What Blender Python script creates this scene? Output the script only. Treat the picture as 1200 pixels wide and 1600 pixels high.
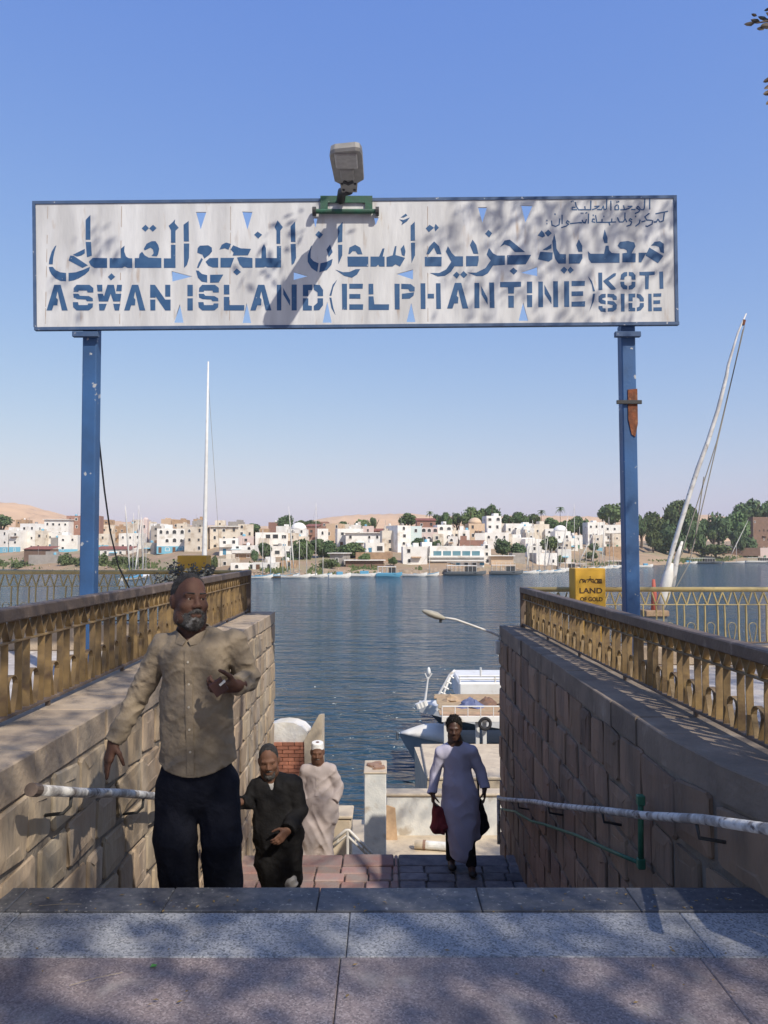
import bpy, bmesh, math, random
import numpy as np
from mathutils import Vector, Matrix

random.seed(7); np.random.seed(7)
for o in list(bpy.data.objects): bpy.data.objects.remove(o)
scene = bpy.context.scene
COL = scene.collection

# ------------------------------------------------------------------ camera
EYE = 1.55
PITCH = math.radians(2.72)
FPX = 1200.0                                    # focal length in photo pixels (1200 x 1600)
cam_d = bpy.data.cameras.new('camera'); cam = bpy.data.objects.new('camera', cam_d); COL.objects.link(cam)
cam.location = (0, 0, EYE); cam.rotation_euler = (math.pi/2 + PITCH, 0, 0)
cam_d.sensor_fit = 'VERTICAL'; cam_d.sensor_height = 32.0; cam_d.sensor_width = 24.0; cam_d.lens = 24.0
cam_d.clip_start = 0.05; cam_d.clip_end = 20000
scene.camera = cam
scene.render.resolution_x = 768; scene.render.resolution_y = 1024

# ------------------------------------------------------------------ sky, sun, exposure
SUN_DIR = Vector((-0.777, 1.04, -1.29)).normalized()      # the way the light travels
SUN_EL = math.asin(-SUN_DIR.z)
SUN_AZ = math.atan2(-SUN_DIR.x, -SUN_DIR.y)
world = bpy.data.worlds.new('World'); scene.world = world; world.use_nodes = True
wn = world.node_tree; bgn = wn.nodes['Background']
sky = wn.nodes.new('ShaderNodeTexSky'); sky.sky_type = 'NISHITA'; sky.sun_disc = False
sky.sun_elevation = SUN_EL; sky.sun_rotation = SUN_AZ
sky.air_density = 1.5; sky.dust_density = 1.0; sky.ozone_density = 1.0; sky.altitude = 0
# one even colour grade over the whole sky, channel by channel (gamma, gain)
sep = wn.nodes.new('ShaderNodeSeparateColor'); cmb = wn.nodes.new('ShaderNodeCombineColor'); wn.links.new(sky.outputs[0], sep.inputs[0])
for ch, (gm, gn) in enumerate(((0.955, 0.468), (0.755, 0.672), (0.24, 2.17))):
    pw_ = wn.nodes.new('ShaderNodeMath'); pw_.operation = 'POWER'; pw_.inputs[1].default_value = gm
    ml_ = wn.nodes.new('ShaderNodeMath'); ml_.operation = 'MULTIPLY'; ml_.inputs[1].default_value = gn
    wn.links.new(sep.outputs[ch], pw_.inputs[0]); wn.links.new(pw_.outputs[0], ml_.inputs[0]); wn.links.new(ml_.outputs[0], cmb.inputs[ch])
wn.links.new(cmb.outputs[0], bgn.inputs[0]); bgn.inputs[1].default_value = 0.15
sun_d = bpy.data.lights.new('sun', 'SUN'); sun = bpy.data.objects.new('sun', sun_d); COL.objects.link(sun)
sun_d.energy = 2.9; sun_d.angle = math.radians(0.53); sun_d.color = (1.0, 0.93, 0.82)
sun.rotation_euler = SUN_DIR.to_track_quat('-Z', 'Y').to_euler()
sun.location = (6, -8, 14)
vs = scene.view_settings
vs.view_transform = 'Standard'; vs.look = 'None'; vs.gamma = 1.0; vs.exposure = 0.7; vs.use_curve_mapping = False
scene.cycles.use_denoising = True
scene.cycles.max_bounces = 6; scene.cycles.transparent_max_bounces = 4
scene.cycles.sample_clamp_indirect = 6.0

# ------------------------------------------------------------------ helpers
CP, SP = math.cos(PITCH), math.sin(PITCH)
def ray(x, y):
    u = (x-600)/FPX; v = (800-y)/FPX
    return Vector((u, CP - v*SP, SP + v*CP))     # forward +Y
def P(x, y, Y):
    """world point seen at photo pixel (x, y) at distance Y in front of the camera"""
    d = ray(x, y); t = Y/d.y
    return Vector((d.x*t, Y, EYE + d.z*t))
def G(x, y, z):
    """world point seen at photo pixel (x, y) on the level z"""
    d = ray(x, y); t = (z-EYE)/d.z
    return Vector((d.x*t, d.y*t, z))

WORLD = {}
def wloc(o):
    return WORLD.get(o.name, Vector((0, 0, 0))) if o else Vector((0, 0, 0))
def tag(o, label=None, cat=None, group=None, kind=None):
    if label: o['label'] = label
    if cat: o['category'] = cat
    if group: o['group'] = group
    if kind: o['kind'] = kind
    return o
def thing(name, loc, label=None, cat=None, group=None, rz=0.0):
    o = bpy.data.objects.new(name, None); COL.objects.link(o)
    o.empty_display_size = 0.2
    o.location = loc; o.rotation_euler = (0, 0, rz); WORLD[o.name] = Vector(loc)
    return tag(o, label, cat, group)
def link(name, me, parent=None, loc=(0, 0, 0)):
    o = bpy.data.objects.new(name, me); COL.objects.link(o)
    if parent: o.parent = parent
    o.location = loc
    WORLD[o.name] = wloc(parent) + Vector(loc)
    return o

_lat = np.random.RandomState(99).rand(64, 64, 64).astype(np.float32)
def vnoise(x, y, z):
    out = 0
    xi, yi, zi = np.floor(x).astype(int), np.floor(y).astype(int), np.floor(z).astype(int)
    fx, fy, fz = x-xi, y-yi, z-zi; fx, fy, fz = [f*f*(3-2*f) for f in (fx, fy, fz)]
    for i in (0, 1):
        for j in (0, 1):
            for k in (0, 1):
                out = out + _lat[(xi+i) % 64, (yi+j) % 64, (zi+k) % 64]*(fx if i else 1-fx)*(fy if j else 1-fy)*(fz if k else 1-fz)
    return out
def ridge(x, y, z):                 # soft cloth folds: -1 .. 1
    return 1-2*np.abs(2*vnoise(x, y, z)-1)**.8


class MB:
    """collects faces of ONE object"""
    def __init__(self): self.v = []; self.f = []; self.m = []
    def add(self, vs_, fs_, mi=0):
        b = len(self.v); self.v += [tuple(p) for p in vs_]
        self.f += [tuple(i+b for i in f) for f in fs_]; self.m += [mi]*len(fs_)
        return self
    def box(self, x0, x1, y0, y1, z0, z1, mi=0):
        v = [(x0,y0,z0),(x1,y0,z0),(x1,y1,z0),(x0,y1,z0),(x0,y0,z1),(x1,y0,z1),(x1,y1,z1),(x0,y1,z1)]
        return self.add(v, [(0,3,2,1),(4,5,6,7),(0,1,5,4),(1,2,6,5),(2,3,7,6),(3,0,4,7)], mi)
    def bbox(self, x0, x1, y0, y1, z0, z1, b=0.01, mi=0):
        """box with chamfered edges"""
        v = []; 
        for sx in (0, 1):
            for sy in (0, 1):
                for sz in (0, 1):
                    X = x1 if sx else x0; Y = y1 if sy else y0; Z = z1 if sz else z0
                    ix = -b if sx else b; iy = -b if sy else b; iz = -b if sz else b
                    v += [(X, Y+iy, Z+iz), (X+ix, Y, Z+iz), (X+ix, Y+iy, Z)]
        bm = bmesh.new(); bv = [bm.verts.new(p) for p in v]
        r = bmesh.ops.convex_hull(bm, input=bv); bm.verts.index_update()
        self.add([w.co[:] for w in bm.verts], [tuple(w.index for w in f.verts) for f in bm.faces], mi); bm.free()
        return self
    def obox(self, c, ax, ay, az, mi=0):
        """box from centre and three half axes"""
        c, ax, ay, az = map(Vector, (c, ax, ay, az))
        v = [c-ax-ay-az, c+ax-ay-az, c+ax+ay-az, c-ax+ay-az, c-ax-ay+az, c+ax-ay+az, c+ax+ay+az, c-ax+ay+az]
        return self.add(v, [(0,3,2,1),(4,5,6,7),(0,1,5,4),(1,2,6,5),(2,3,7,6),(3,0,4,7)], mi)
    def bar(self, a, b, w, d, up=(0, 0, 1), mi=0):
        """rectangular bar from a to b: w across (up x dir), d along the other"""
        a, b = Vector(a), Vector(b); t = (b-a).normalized(); up = Vector(up)
        s = t.cross(up)
        if s.length < 1e-4: s = t.cross(Vector((1, 0, 0)))
        s.normalize(); n = s.cross(t)
        return self.obox((a+b)/2, (b-a)/2, s*w/2, n*d/2, mi)
    def tube(self, pts, r, n=8, mi=0, caps=True):
        pts = [Vector(p) for p in pts]; N = len(pts)
        rs = r if isinstance(r, (list, tuple)) else [r]*N
        b = len(self.v); up = None
        for i, p in enumerate(pts):
            t = (pts[min(i+1, N-1)] - pts[max(i-1, 0)]).normalized()
            if up is None:
                up = t.cross(Vector((0, 0, 1)))
                if up.length < 0.05: up = t.cross(Vector((1, 0, 0)))
            up = (up - t*up.dot(t)).normalized(); w = t.cross(up)
            for k in range(n):
                a = 2*math.pi*k/n
                self.v.append(tuple(p + (up*math.cos(a) + w*math.sin(a))*rs[i]))
        for i in range(N-1):
            for k in range(n):
                k2 = (k+1) % n
                self.f.append((b+i*n+k, b+i*n+k2, b+(i+1)*n+k2, b+(i+1)*n+k)); self.m.append(mi)
        if caps:
            self.f.append(tuple(b+k for k in range(n))[::-1]); self.m.append(mi)
            self.f.append(tuple(b+(N-1)*n+k for k in range(n))); self.m.append(mi)
        return self
    def lathe(self, c, prof, n=16, mi=0, sx=1, sy=1):
        """profile of (radius, height) turned about the vertical through c"""
        c = Vector(c); b = len(self.v); N = len(prof)
        for r, h in prof:
            for k in range(n):
                a = 2*math.pi*k/n; self.v.append((c.x+r*math.cos(a)*sx, c.y+r*math.sin(a)*sy, c.z+h))
        for i in range(N-1):
            for k in range(n):
                k2 = (k+1) % n
                self.f.append((b+i*n+k, b+i*n+k2, b+(i+1)*n+k2, b+(i+1)*n+k)); self.m.append(mi)
        self.f.append(tuple(b+k for k in range(n))[::-1]); self.m.append(mi)
        self.f.append(tuple(b+(N-1)*n+k for k in range(n))); self.m.append(mi)
        return self
    def loft(self, rings, mi=0, caps=True):
        n = len(rings[0]); b = len(self.v)
        for r in rings: self.v += [tuple(p) for p in r]
        for i in range(len(rings)-1):
            for k in range(n):
                k2 = (k+1) % n
                self.f.append((b+i*n+k, b+i*n+k2, b+(i+1)*n+k2, b+(i+1)*n+k)); self.m.append(mi)
        if caps:
            self.f.append(tuple(b+k for k in range(n))[::-1]); self.m.append(mi)
            self.f.append(tuple(b+(len(rings)-1)*n+k for k in range(n))); self.m.append(mi)
        return self
    def mesh(self, name, mats, off=(0, 0, 0), smooth=False):
        me = bpy.data.meshes.new(name); ox, oy, oz = off
        me.from_pydata([(x-ox, y-oy, z-oz) for x, y, z in self.v], [], self.f)
        if not isinstance(mats, (list, tuple)): mats = [mats]
        for m in mats: me.materials.append(m)
        if len(mats) > 1: me.polygons.foreach_set('material_index', self.m)
        if smooth: me.polygons.foreach_set('use_smooth', [True]*len(self.f))
        me.validate(); me.update()
        return me
    def build(self, name, mats, parent=None, smooth=False, local=False, origin=None):
        """world coordinates in; a part is stored relative to its thing, a thing relative to its base"""
        if local: return link(name, self.mesh(name, mats, (0, 0, 0), smooth), parent)
        if parent is None or origin is not None:
            if origin is None:
                a = np.array(self.v); origin = ((a[:,0].min()+a[:,0].max())/2, (a[:,1].min()+a[:,1].max())/2, a[:,2].min())
            origin = Vector(origin)
            return link(name, self.mesh(name, mats, origin, smooth), parent, origin - wloc(parent))
        return link(name, self.mesh(name, mats, wloc(parent), smooth), parent)

# ------------------------------------------------------------------ materials
def mat(name, c1, c2=None, scale=4.0, rough=0.75, bump=0.0, bscale=40.0, metal=0.0, rand=0.0, spec=0.3,
        c3=None, s3=1.0, t3=(0.55, 0.75), stretch=None, detail=6.0, sheen=0.0, hue=0.0, trans=0.0, lo=0.35, hi=0.65, bdist=0.02, space='pos'):
    m = bpy.data.materials.new(name); m.use_nodes = True
    nt = m.node_tree; N = nt.nodes; L = nt.links; bs = N['Principled BSDF']
    bs.inputs['Roughness'].default_value = rough; bs.inputs['Metallic'].default_value = metal
    bs.inputs['Specular IOR Level'].default_value = spec
    bs.inputs['Base Color'].default_value = (*c1, 1)
    if sheen: bs.inputs['Sheen Weight'].default_value = sheen
    if space == 'pos':
        geo = N.new('ShaderNodeNewGeometry'); vec = geo.outputs['Position']
    else:
        tc = N.new('ShaderNodeTexCoord'); vec = tc.outputs['Object']
    if stretch:
        mp = N.new('ShaderNodeMapping'); mp.inputs['Scale'].default_value = stretch
        L.new(vec, mp.inputs['Vector']); vec = mp.outputs[0]
    col = None
    if c2 is not None:
        nz = N.new('ShaderNodeTexNoise'); nz.inputs['Scale'].default_value = scale; nz.inputs['Detail'].default_value = detail
        L.new(vec, nz.inputs['Vector'])
        rp = N.new('ShaderNodeMapRange'); rp.inputs[1].default_value = lo; rp.inputs[2].default_value = hi
        L.new(nz.outputs[0], rp.inputs[0])
        mx = N.new('ShaderNodeMix'); mx.data_type = 'RGBA'
        mx.inputs[6].default_value = (*c1, 1); mx.inputs[7].default_value = (*c2, 1)
        L.new(rp.outputs[0], mx.inputs[0]); col = mx.outputs[2]
    if c3 is not None:
        nz = N.new('ShaderNodeTexNoise'); nz.inputs['Scale'].default_value = s3; nz.inputs['Detail'].default_value = 8
        L.new(vec, nz.inputs['Vector'])
        rp = N.new('ShaderNodeMapRange'); rp.inputs[1].default_value = t3[0]; rp.inputs[2].default_value = t3[1]
        L.new(nz.outputs[0], rp.inputs[0])
        mx = N.new('ShaderNodeMix'); mx.data_type = 'RGBA'
        if col: L.new(col, mx.inputs[6])
        else: mx.inputs[6].default_value = (*c1, 1)
        mx.inputs[7].default_value = (*c3, 1)
        L.new(rp.outputs[0], mx.inputs[0]); col = mx.outputs[2]
    if rand or hue:
        oi = N.new('ShaderNodeObjectInfo'); hs = N.new('ShaderNodeHueSaturation')
        rp = N.new('ShaderNodeMapRange'); rp.inputs[3].default_value = 1-rand; rp.inputs[4].default_value = 1+rand
        L.new(oi.outputs['Random'], rp.inputs[0]); L.new(rp.outputs[0], hs.inputs['Value'])
        if hue:
            ml = N.new('ShaderNodeMath'); ml.operation = 'MULTIPLY'; ml.inputs[1].default_value = 7.31; L.new(oi.outputs['Random'], ml.inputs[0])
            fr = N.new('ShaderNodeMath'); fr.operation = 'FRACT'; L.new(ml.outputs[0], fr.inputs[0])
            rh = N.new('ShaderNodeMapRange'); rh.inputs[3].default_value = 0.5-hue; rh.inputs[4].default_value = 0.5+hue
            L.new(fr.outputs[0], rh.inputs[0]); L.new(rh.outputs[0], hs.inputs['Hue'])
        if col: L.new(col, hs.inputs['Color'])
        else: hs.inputs['Color'].default_value = (*c1, 1)
        col = hs.outputs[0]
    if col: L.new(col, bs.inputs['Base Color'])
    if bump:
        nb = N.new('ShaderNodeTexNoise'); nb.inputs['Scale'].default_value = bscale; nb.inputs['Detail'].default_value = 5
        L.new(vec, nb.inputs['Vector'])
        bp = N.new('ShaderNodeBump'); bp.inputs['Strength'].default_value = bump; bp.inputs['Distance'].default_value = bdist
        L.new(nb.outputs[0], bp.inputs['Height']); L.new(bp.outputs[0], bs.inputs['Normal'])
    if trans:
        tr = N.new('ShaderNodeBsdfTranslucent'); ms = N.new('ShaderNodeMixShader'); ms.inputs[0].default_value = trans
        if col: L.new(col, tr.inputs[0])
        else: tr.inputs[0].default_value = (*c1, 1)
        L.new(bs.outputs[0], ms.inputs[1]); L.new(tr.outputs[0], ms.inputs[2])
        L.new(ms.outputs[0], N['Material Output'].inputs[0])
    return m

# ================================================================== THE SETTING
WATER_Z = EYE - 7.0
# ---- water
def water_material():
    m = bpy.data.materials.new('river_water'); m.use_nodes = True
    nt = m.node_tree; N = nt.nodes; L = nt.links; bs = N['Principled BSDF']
    bs.inputs['Base Color'].default_value = (0.022, 0.056, 0.086, 1)
    bs.inputs['Roughness'].default_value = 0.10; bs.inputs['IOR'].default_value = 1.33
    geo = N.new('ShaderNodeNewGeometry')
    prev = None
    for sc, st, ds, dt in (((0.02, 0.07, 1), 0.6, 2.0, 2), ((0.16, 0.42, 1), 1.0, 1.35, 3), ((0.75, 2.1, 1), 1.0, 0.62, 3)):
        mp = N.new('ShaderNodeMapping'); mp.inputs['Scale'].default_value = sc; mp.inputs['Rotation'].default_value = (0, 0, 0.12)
        L.new(geo.outputs['Position'], mp.inputs['Vector'])
        nz = N.new('ShaderNodeTexNoise'); nz.inputs['Scale'].default_value = 1.0; nz.inputs['Detail'].default_value = dt
        nz.inputs['Distortion'].default_value = 0.6
        L.new(mp.outputs[0], nz.inputs['Vector'])
        bp = N.new('ShaderNodeBump'); bp.inputs['Strength'].default_value = st; bp.inputs['Distance'].default_value = ds
        L.new(nz.outputs[0], bp.inputs['Height'])
        if prev: L.new(prev.outputs[0], bp.inputs['Normal'])
        prev = bp
    L.new(prev.outputs[0], bs.inputs['Normal'])
    return m
WATER = water_material()
tag(MB().add([(-900, 9, WATER_Z), (900, 9, WATER_Z), (900, 900, WATER_Z), (-900, 900, WATER_Z)], [(0, 1, 2, 3)]).build('river_water', WATER), kind='structure')

# ---- materials of the near ground
def granite(name, base, dark, light, scale, rand=.08):
    m = bpy.data.materials.new(name); m.use_nodes = True; nt = m.node_tree; N = nt.nodes; L = nt.links; bs = N['Principled BSDF']
    bs.inputs['Roughness'].default_value = .58; bs.inputs['Specular IOR Level'].default_value = .35
    geo = N.new('ShaderNodeNewGeometry'); col = None
    def mix(fac, a, b):
        mx = N.new('ShaderNodeMix'); mx.data_type = 'RGBA'; L.new(fac, mx.inputs[0])
        if isinstance(a, tuple): mx.inputs[6].default_value = (*a, 1)
        else: L.new(a, mx.inputs[6])
        mx.inputs[7].default_value = (*b, 1); return mx.outputs[2]
    def ramp(x, a, b):
        r = N.new('ShaderNodeMapRange'); r.inputs[1].default_value = a; r.inputs[2].default_value = b; L.new(x, r.inputs[0]); return r.outputs[0]
    vo = N.new('ShaderNodeTexVoronoi'); vo.inputs['Scale'].default_value = scale; L.new(geo.outputs['Position'], vo.inputs['Vector'])
    sp = N.new('ShaderNodeSeparateColor'); L.new(vo.outputs['Color'], sp.inputs[0])
    c = mix(ramp(sp.outputs[0], .55, .75), base, dark); c = mix(ramp(sp.outputs[1], .72, .85), c, light)
    nz = N.new('ShaderNodeTexNoise'); nz.inputs['Scale'].default_value = 2.2; nz.inputs['Detail'].default_value = 7; L.new(geo.outputs['Position'], nz.inputs['Vector'])
    c = mix(ramp(nz.outputs[0], .5, .85), c, tuple(x*.62 for x in base))                     # worn grimy patches
    n2 = N.new('ShaderNodeTexNoise'); n2.inputs['Scale'].default_value = 5.5; n2.inputs['Detail'].default_value = 8; L.new(geo.outputs['Position'], n2.inputs['Vector'])
    c = mix(ramp(n2.outputs[0], .56, .95), c, (.42, .38, .33))                                # pale dust
    oi = N.new('ShaderNodeObjectInfo'); hs = N.new('ShaderNodeHueSaturation'); rp = N.new('ShaderNodeMapRange'); rp.inputs[3].default_value = 1-rand; rp.inputs[4].default_value = 1+rand
    L.new(oi.outputs['Random'], rp.inputs[0]); L.new(rp.outputs[0], hs.inputs['Value']); L.new(c, hs.inputs['Color']); L.new(hs.outputs[0], bs.inputs['Base Color'])
    L.new(ramp(nz.outputs[0], -.4, 1.2), bs.inputs['Roughness'])
    bp = N.new('ShaderNodeBump'); bp.inputs['Strength'].default_value = .15; bp.inputs['Distance'].default_value = .004; L.new(sp.outputs[2], bp.inputs['Height']); L.new(bp.outputs[0], bs.inputs['Normal'])
    return m
GRAN_P = granite('granite_purple', (0.245, 0.195, 0.185), (0.16, 0.13, 0.125), (0.33, 0.275, 0.26), 150)
GRAN_G = granite('granite_grey', (0.30, 0.305, 0.315), (0.15, 0.155, 0.16), (0.40, 0.40, 0.40), 140)
GRAN_D = mat('granite_dark', (0.062, 0.066, 0.075), (0.10, 0.10, 0.11), scale=30, rough=0.5, bump=0.08, bscale=120, c3=(0.26, 0.25, 0.24), s3=55, t3=(0.62, 0.70), rand=0.1)
JOINT = mat('joint_dirt', (0.10, 0.09, 0.08), (0.16, 0.14, 0.12), scale=20, rough=0.95)
PAVE = mat('terrace_paving', (0.50, 0.46, 0.42), (0.38, 0.34, 0.31), scale=1.6, rough=0.85, bump=0.15, bscale=60, c3=(0.62, 0.58, 0.54), s3=5, t3=(0.55, 0.7))
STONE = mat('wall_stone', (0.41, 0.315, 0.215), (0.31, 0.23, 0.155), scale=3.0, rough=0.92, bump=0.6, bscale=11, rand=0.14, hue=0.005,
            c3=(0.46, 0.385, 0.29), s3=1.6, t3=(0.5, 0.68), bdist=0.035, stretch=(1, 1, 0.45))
STONE_R = mat('wall_stone_shaded_stained', (0.30, 0.20, 0.135), (0.20, 0.14, 0.10), scale=3.4, rough=0.92, bump=0.6, bscale=12, rand=0.18, hue=0.006,
            c3=(0.13, 0.10, 0.075), s3=3.0, t3=(0.5, 0.72), bdist=0.035, stretch=(1, 1, 0.3))  # right wall: same stone with its shade painted into the base, plus streak stains
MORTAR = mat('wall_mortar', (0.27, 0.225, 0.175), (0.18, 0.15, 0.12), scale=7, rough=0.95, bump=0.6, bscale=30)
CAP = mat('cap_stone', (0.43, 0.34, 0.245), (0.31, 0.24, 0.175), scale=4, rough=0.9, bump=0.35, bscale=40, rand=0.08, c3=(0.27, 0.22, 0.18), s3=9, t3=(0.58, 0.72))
CAP_R = mat('cap_stone_shaded', (0.24, 0.19, 0.145), (0.17, 0.135, 0.105), scale=4, rough=0.9, bump=0.4, bscale=30, rand=0.1, c3=(0.30, 0.25, 0.20), s3=5, t3=(0.58, 0.72))  # right wall cap: darker copy of the cap colour, shade painted in
STEPM = mat('step_stone', (0.25, 0.21, 0.18), (0.17, 0.15, 0.14), scale=8, rough=0.9, bump=0.3, bscale=50)
CREAM = mat('quay_plaster', (0.60, 0.50, 0.36), (0.50, 0.41, 0.30), scale=3, rough=0.9, bump=0.25, bscale=30, c3=(0.40, 0.33, 0.25), s3=6, t3=(0.58, 0.75))
WHITEWASH = mat('whitewash', (0.74, 0.72, 0.66), (0.58, 0.58, 0.55), scale=5, rough=0.9, bump=0.3, bscale=30, c3=(0.46, 0.40, 0.32), s3=4, t3=(0.56, 0.72))

EDGE_Y = G(600, 1392, 0).y; GREY_Y = G(600, 1425, 0).y; PURP_Y = G(600, 1495, 0).y
LW_X, RW_X = -1.70, 1.58            # faces of the two stair walls
LW_END, RW_END = 12.0, 10.55
LCAP, RCAP = 0.57, 0.50             # tops of the walls

# ---- the paved top of the stairs, slab by slab
pav = MB().box(-2.42, 2.28, -14, EDGE_Y-0.004, -3.4, -0.034).build('pavement', JOINT)
tag(pav, kind='structure')
def slab_row(y0, y1, joints, m, z=0.0, x0=-2.41, x1=2.27):
    xs = [x0] + [j for j in joints if x0 < j < x1] + [x1]
    for a, b in zip(xs[:-1], xs[1:]):
        MB().bbox(a+0.0016, b-0.0016, y0+0.0015, y1-0.0015, -0.034, z+random.uniform(-0.0015, 0.0015), 0.004).build('paving_slab', m, pav)
slab_row(GREY_Y, EDGE_Y+0.025, [-1.62, -0.95, -0.29, 0.42, 1.10, 1.74], GRAN_D, 0.006)
slab_row(PURP_Y, GREY_Y, [-1.55, -0.145, 1.26], GRAN_G)
yy = PURP_Y
for k in range(5):
    slab_row(yy-0.72, yy, [-1.52+0.0*k, -0.165 - 0.01*k, 1.2], GRAN_P, -0.001); yy -= 0.72
slab_row(-14, yy, [-1.5, 0, 1.5], GRAN_P, -0.001)

# ---- terraces either side of the stairs (the riverside promenade)
tag(MB().box(-90, -2.42, -14, LW_END, -6.2, 0.0).build('terrace_left', PAVE), kind='structure')
tag(MB().box(2.28, 90, -14, RW_END+0.05, -6.2, 0.0).build('terrace_right', PAVE), kind='structure')

# ---- stair walls: core, stones, cap
def stone_variant(seed, m):
    rnd = random.Random(seed); v = []; n = 3
    # a block in unit space: x is outward (0 back, 1 face), y along, z up; domed rough face
    mb = MB()
    ring0 = [(0, -.5, -.5), (0, .5, -.5), (0, .5, .5), (0, -.5, .5)]
    j = lambda a: rnd.uniform(-a, a)
    def oct_(s, x, jj):
        pts = [(-.5, -.32), (-.34, -.5), (.34, -.5), (.5, -.32), (.5, .32), (.34, .5), (-.34, .5), (-.5, .32)]
        c = 0.06
        pts = [(-.5, -.5+c), (-.5+c, -.5), (.5-c, -.5), (.5, -.5+c), (.5, .5-c), (.5-c, .5), (-.5+c, .5), (-.5, .5-c)]
        return [(x+j(jj), p[0]*s+j(.025), p[1]*s+j(.025)) for p in pts]
    k4 = [(j(.055), j(.075)) for _ in range(4)]
    def warp(p, y, z):                      # bilinear skew so no two blocks share an outline
        u, v_ = y+.5, z+.5; w4 = ((1-u)*(1-v_), u*(1-v_), u*v_, (1-u)*v_)
        return (p, y+sum(w*k[0] for w, k in zip(w4, k4)), z+sum(w*k[1] for w, k in zip(w4, k4)))
    def ringw(s_, x, jj): return [warp(*q) for q in oct_(s_, x, jj)]
    mb.loft([ringw(.98, 0, 0), ringw(.98, .72, .04), ringw(.93, .93, .05), ringw(.5, 1.0, .10)])
    return mb.mesh('stone', m)
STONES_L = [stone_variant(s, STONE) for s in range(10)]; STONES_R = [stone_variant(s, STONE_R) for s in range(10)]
def flare(y, sgn):
    return 0.0 if sgn > 0 or y > 4.3 else 0.18*((4.3-y)/1.0)**1.5
def stone_wall(name, xf, y0, y1, z0, z1, sgn, cap, back, label, course):
    """xf face x; sgn +1 when the face looks to +x"""
    base = ((xf+back)/2, (y0+y1)/2, z0)
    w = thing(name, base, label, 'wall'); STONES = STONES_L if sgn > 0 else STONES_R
    xa, xb = sorted((xf - sgn*0.006, back))
    if sgn > 0: MB().box(xa, xb, y0+0.03, y1-0.03, z0, cap-0.17).build('core', MORTAR, w)
    else:
        ys_ = [y0+.03] + [4.3*k/8+(y0+.03)*(1-k/8) for k in range(1, 9)] + [y1-.03]; mbc = MB()
        mbc.loft([[(xa+flare(y, sgn), y, z0), (xb+flare(y, sgn), y, z0), (xb+flare(y, sgn), y, cap-.17), (xa+flare(y, sgn), y, cap-.17)] for y in ys_]); mbc.build('core', MORTAR, w)
    # courses of blocks on the face
    z = z1; rnd = random.Random(course); ci = 0
    while z > z0+0.1:
        h = rnd.uniform(0.27, 0.36)
        y = y0 - rnd.uniform(0, 0.3)
        while y < y1-0.02:
            l = rnd.uniform(0.26, 0.52); ya, yb = max(y, y0), min(y+l, y1+0.015)
            if y1 - yb < 0.2: yb = y1+0.015
            if yb-ya > 0.1:
                d = rnd.uniform(0.048, 0.066)
                o = link('stone', rnd.choice(STONES), w, Vector((xf - sgn*0.04 + flare((ya+yb)/2, sgn), (ya+yb)/2, z-h/2)) - Vector(base))
                o.scale = (d, (yb-ya)-rnd.uniform(.012, .035), h-rnd.uniform(.016, .036)); o.rotation_euler = (0, 0, 0 if sgn > 0 else math.pi - math.atan(flare(yb, sgn)/max(yb-ya, .1)-flare(ya, sgn)/max(yb-ya, .1)))
            y = yb + 0.0
            if yb >= y1: break
        z -= h
    # end face blocks (towards the river)
    z = z1
    while z > z0+0.1:
        h = rnd.uniform(0.28, 0.38); x = xa
        while x < xb-0.05:
            l = rnd.uniform(0.25, 0.4); x2 = min(x+l, xb)
            if xb-x2 < 0.15: x2 = xb
            o = link('stone', rnd.choice(STONES), w, Vector(((x+x2)/2, y1-0.04, z-h/2)) - Vector(base))
            o.rotation_euler = (0, 0, math.pi/2); o.scale = (rnd.uniform(.05, .08), (x2-x)-0.015, h-0.02)
            x = x2
        z -= h
    # cap stones
    y = y0
    while y < y1-0.02:
        l = rnd.uniform(0.42, 0.62); yb = min(y+l, y1-0.01)
        if y1-yb < 0.25: yb = y1-0.01
        mb = MB(); e = rnd.uniform(-0.008, 0.010); t = rnd.uniform(-0.003, 0.003)
        x_in = xf + sgn*(0.012+e); a, b = sorted((x_in, back-sgn*0.02))
        f0, f1 = flare(y, sgn), flare(yb, sgn); bv = .007; zt_ = cap+t
        if sgn > 0: mb.bbox(a, b, y+0.003, yb-0.003, cap-0.172, zt_, bv)
        else: mb.loft([[(a+f, yy_, cap-.172), (b+f*.3, yy_, cap-.172), (b+f*.3, yy_, zt_), (a+f+bv, yy_, zt_), (a+f, yy_, zt_-bv)] for f, yy_ in ((f0, y+.003), (f1, yb-.003))])
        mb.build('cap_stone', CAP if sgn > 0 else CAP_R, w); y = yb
    return w
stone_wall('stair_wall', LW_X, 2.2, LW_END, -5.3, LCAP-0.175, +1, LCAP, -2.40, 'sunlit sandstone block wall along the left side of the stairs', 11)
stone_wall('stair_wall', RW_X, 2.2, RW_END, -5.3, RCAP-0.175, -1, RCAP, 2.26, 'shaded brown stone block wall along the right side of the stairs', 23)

# ---- the stairs
st = thing('staircase', (0, EDGE_Y, -2.2)); st['kind'] = 'structure'
NS = 13; LAND_Z = -2.15; LAND_Y0, LAND_Y1 = 7.3, G(600, 1334, -2.15).y
for i in range(1, NS):
    y0 = EDGE_Y + (LAND_Y0-EDGE_Y)*(i-1)/(NS-1); y1 = EDGE_Y + (LAND_Y0-EDGE_Y)*i/(NS-1); z = LAND_Z*i/NS
    MB().bbox(LW_X-0.04, RW_X+0.04, y0, y1+0.02, z-0.75, z, 0.01).build('step', STEPM, st)
LB = MB().box(LW_X-0.04, RW_X+0.04, LAND_Y0+0.02, LAND_Y1-0.01, -5.2, LAND_Z-0.05).build('landing', MORTAR, st)
BR_D = mat('paving_brick_grey', (0.115, 0.11, 0.12), (0.19, 0.175, 0.18), scale=9, rough=0.85, bump=0.4, bscale=40, rand=0.3)
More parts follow.
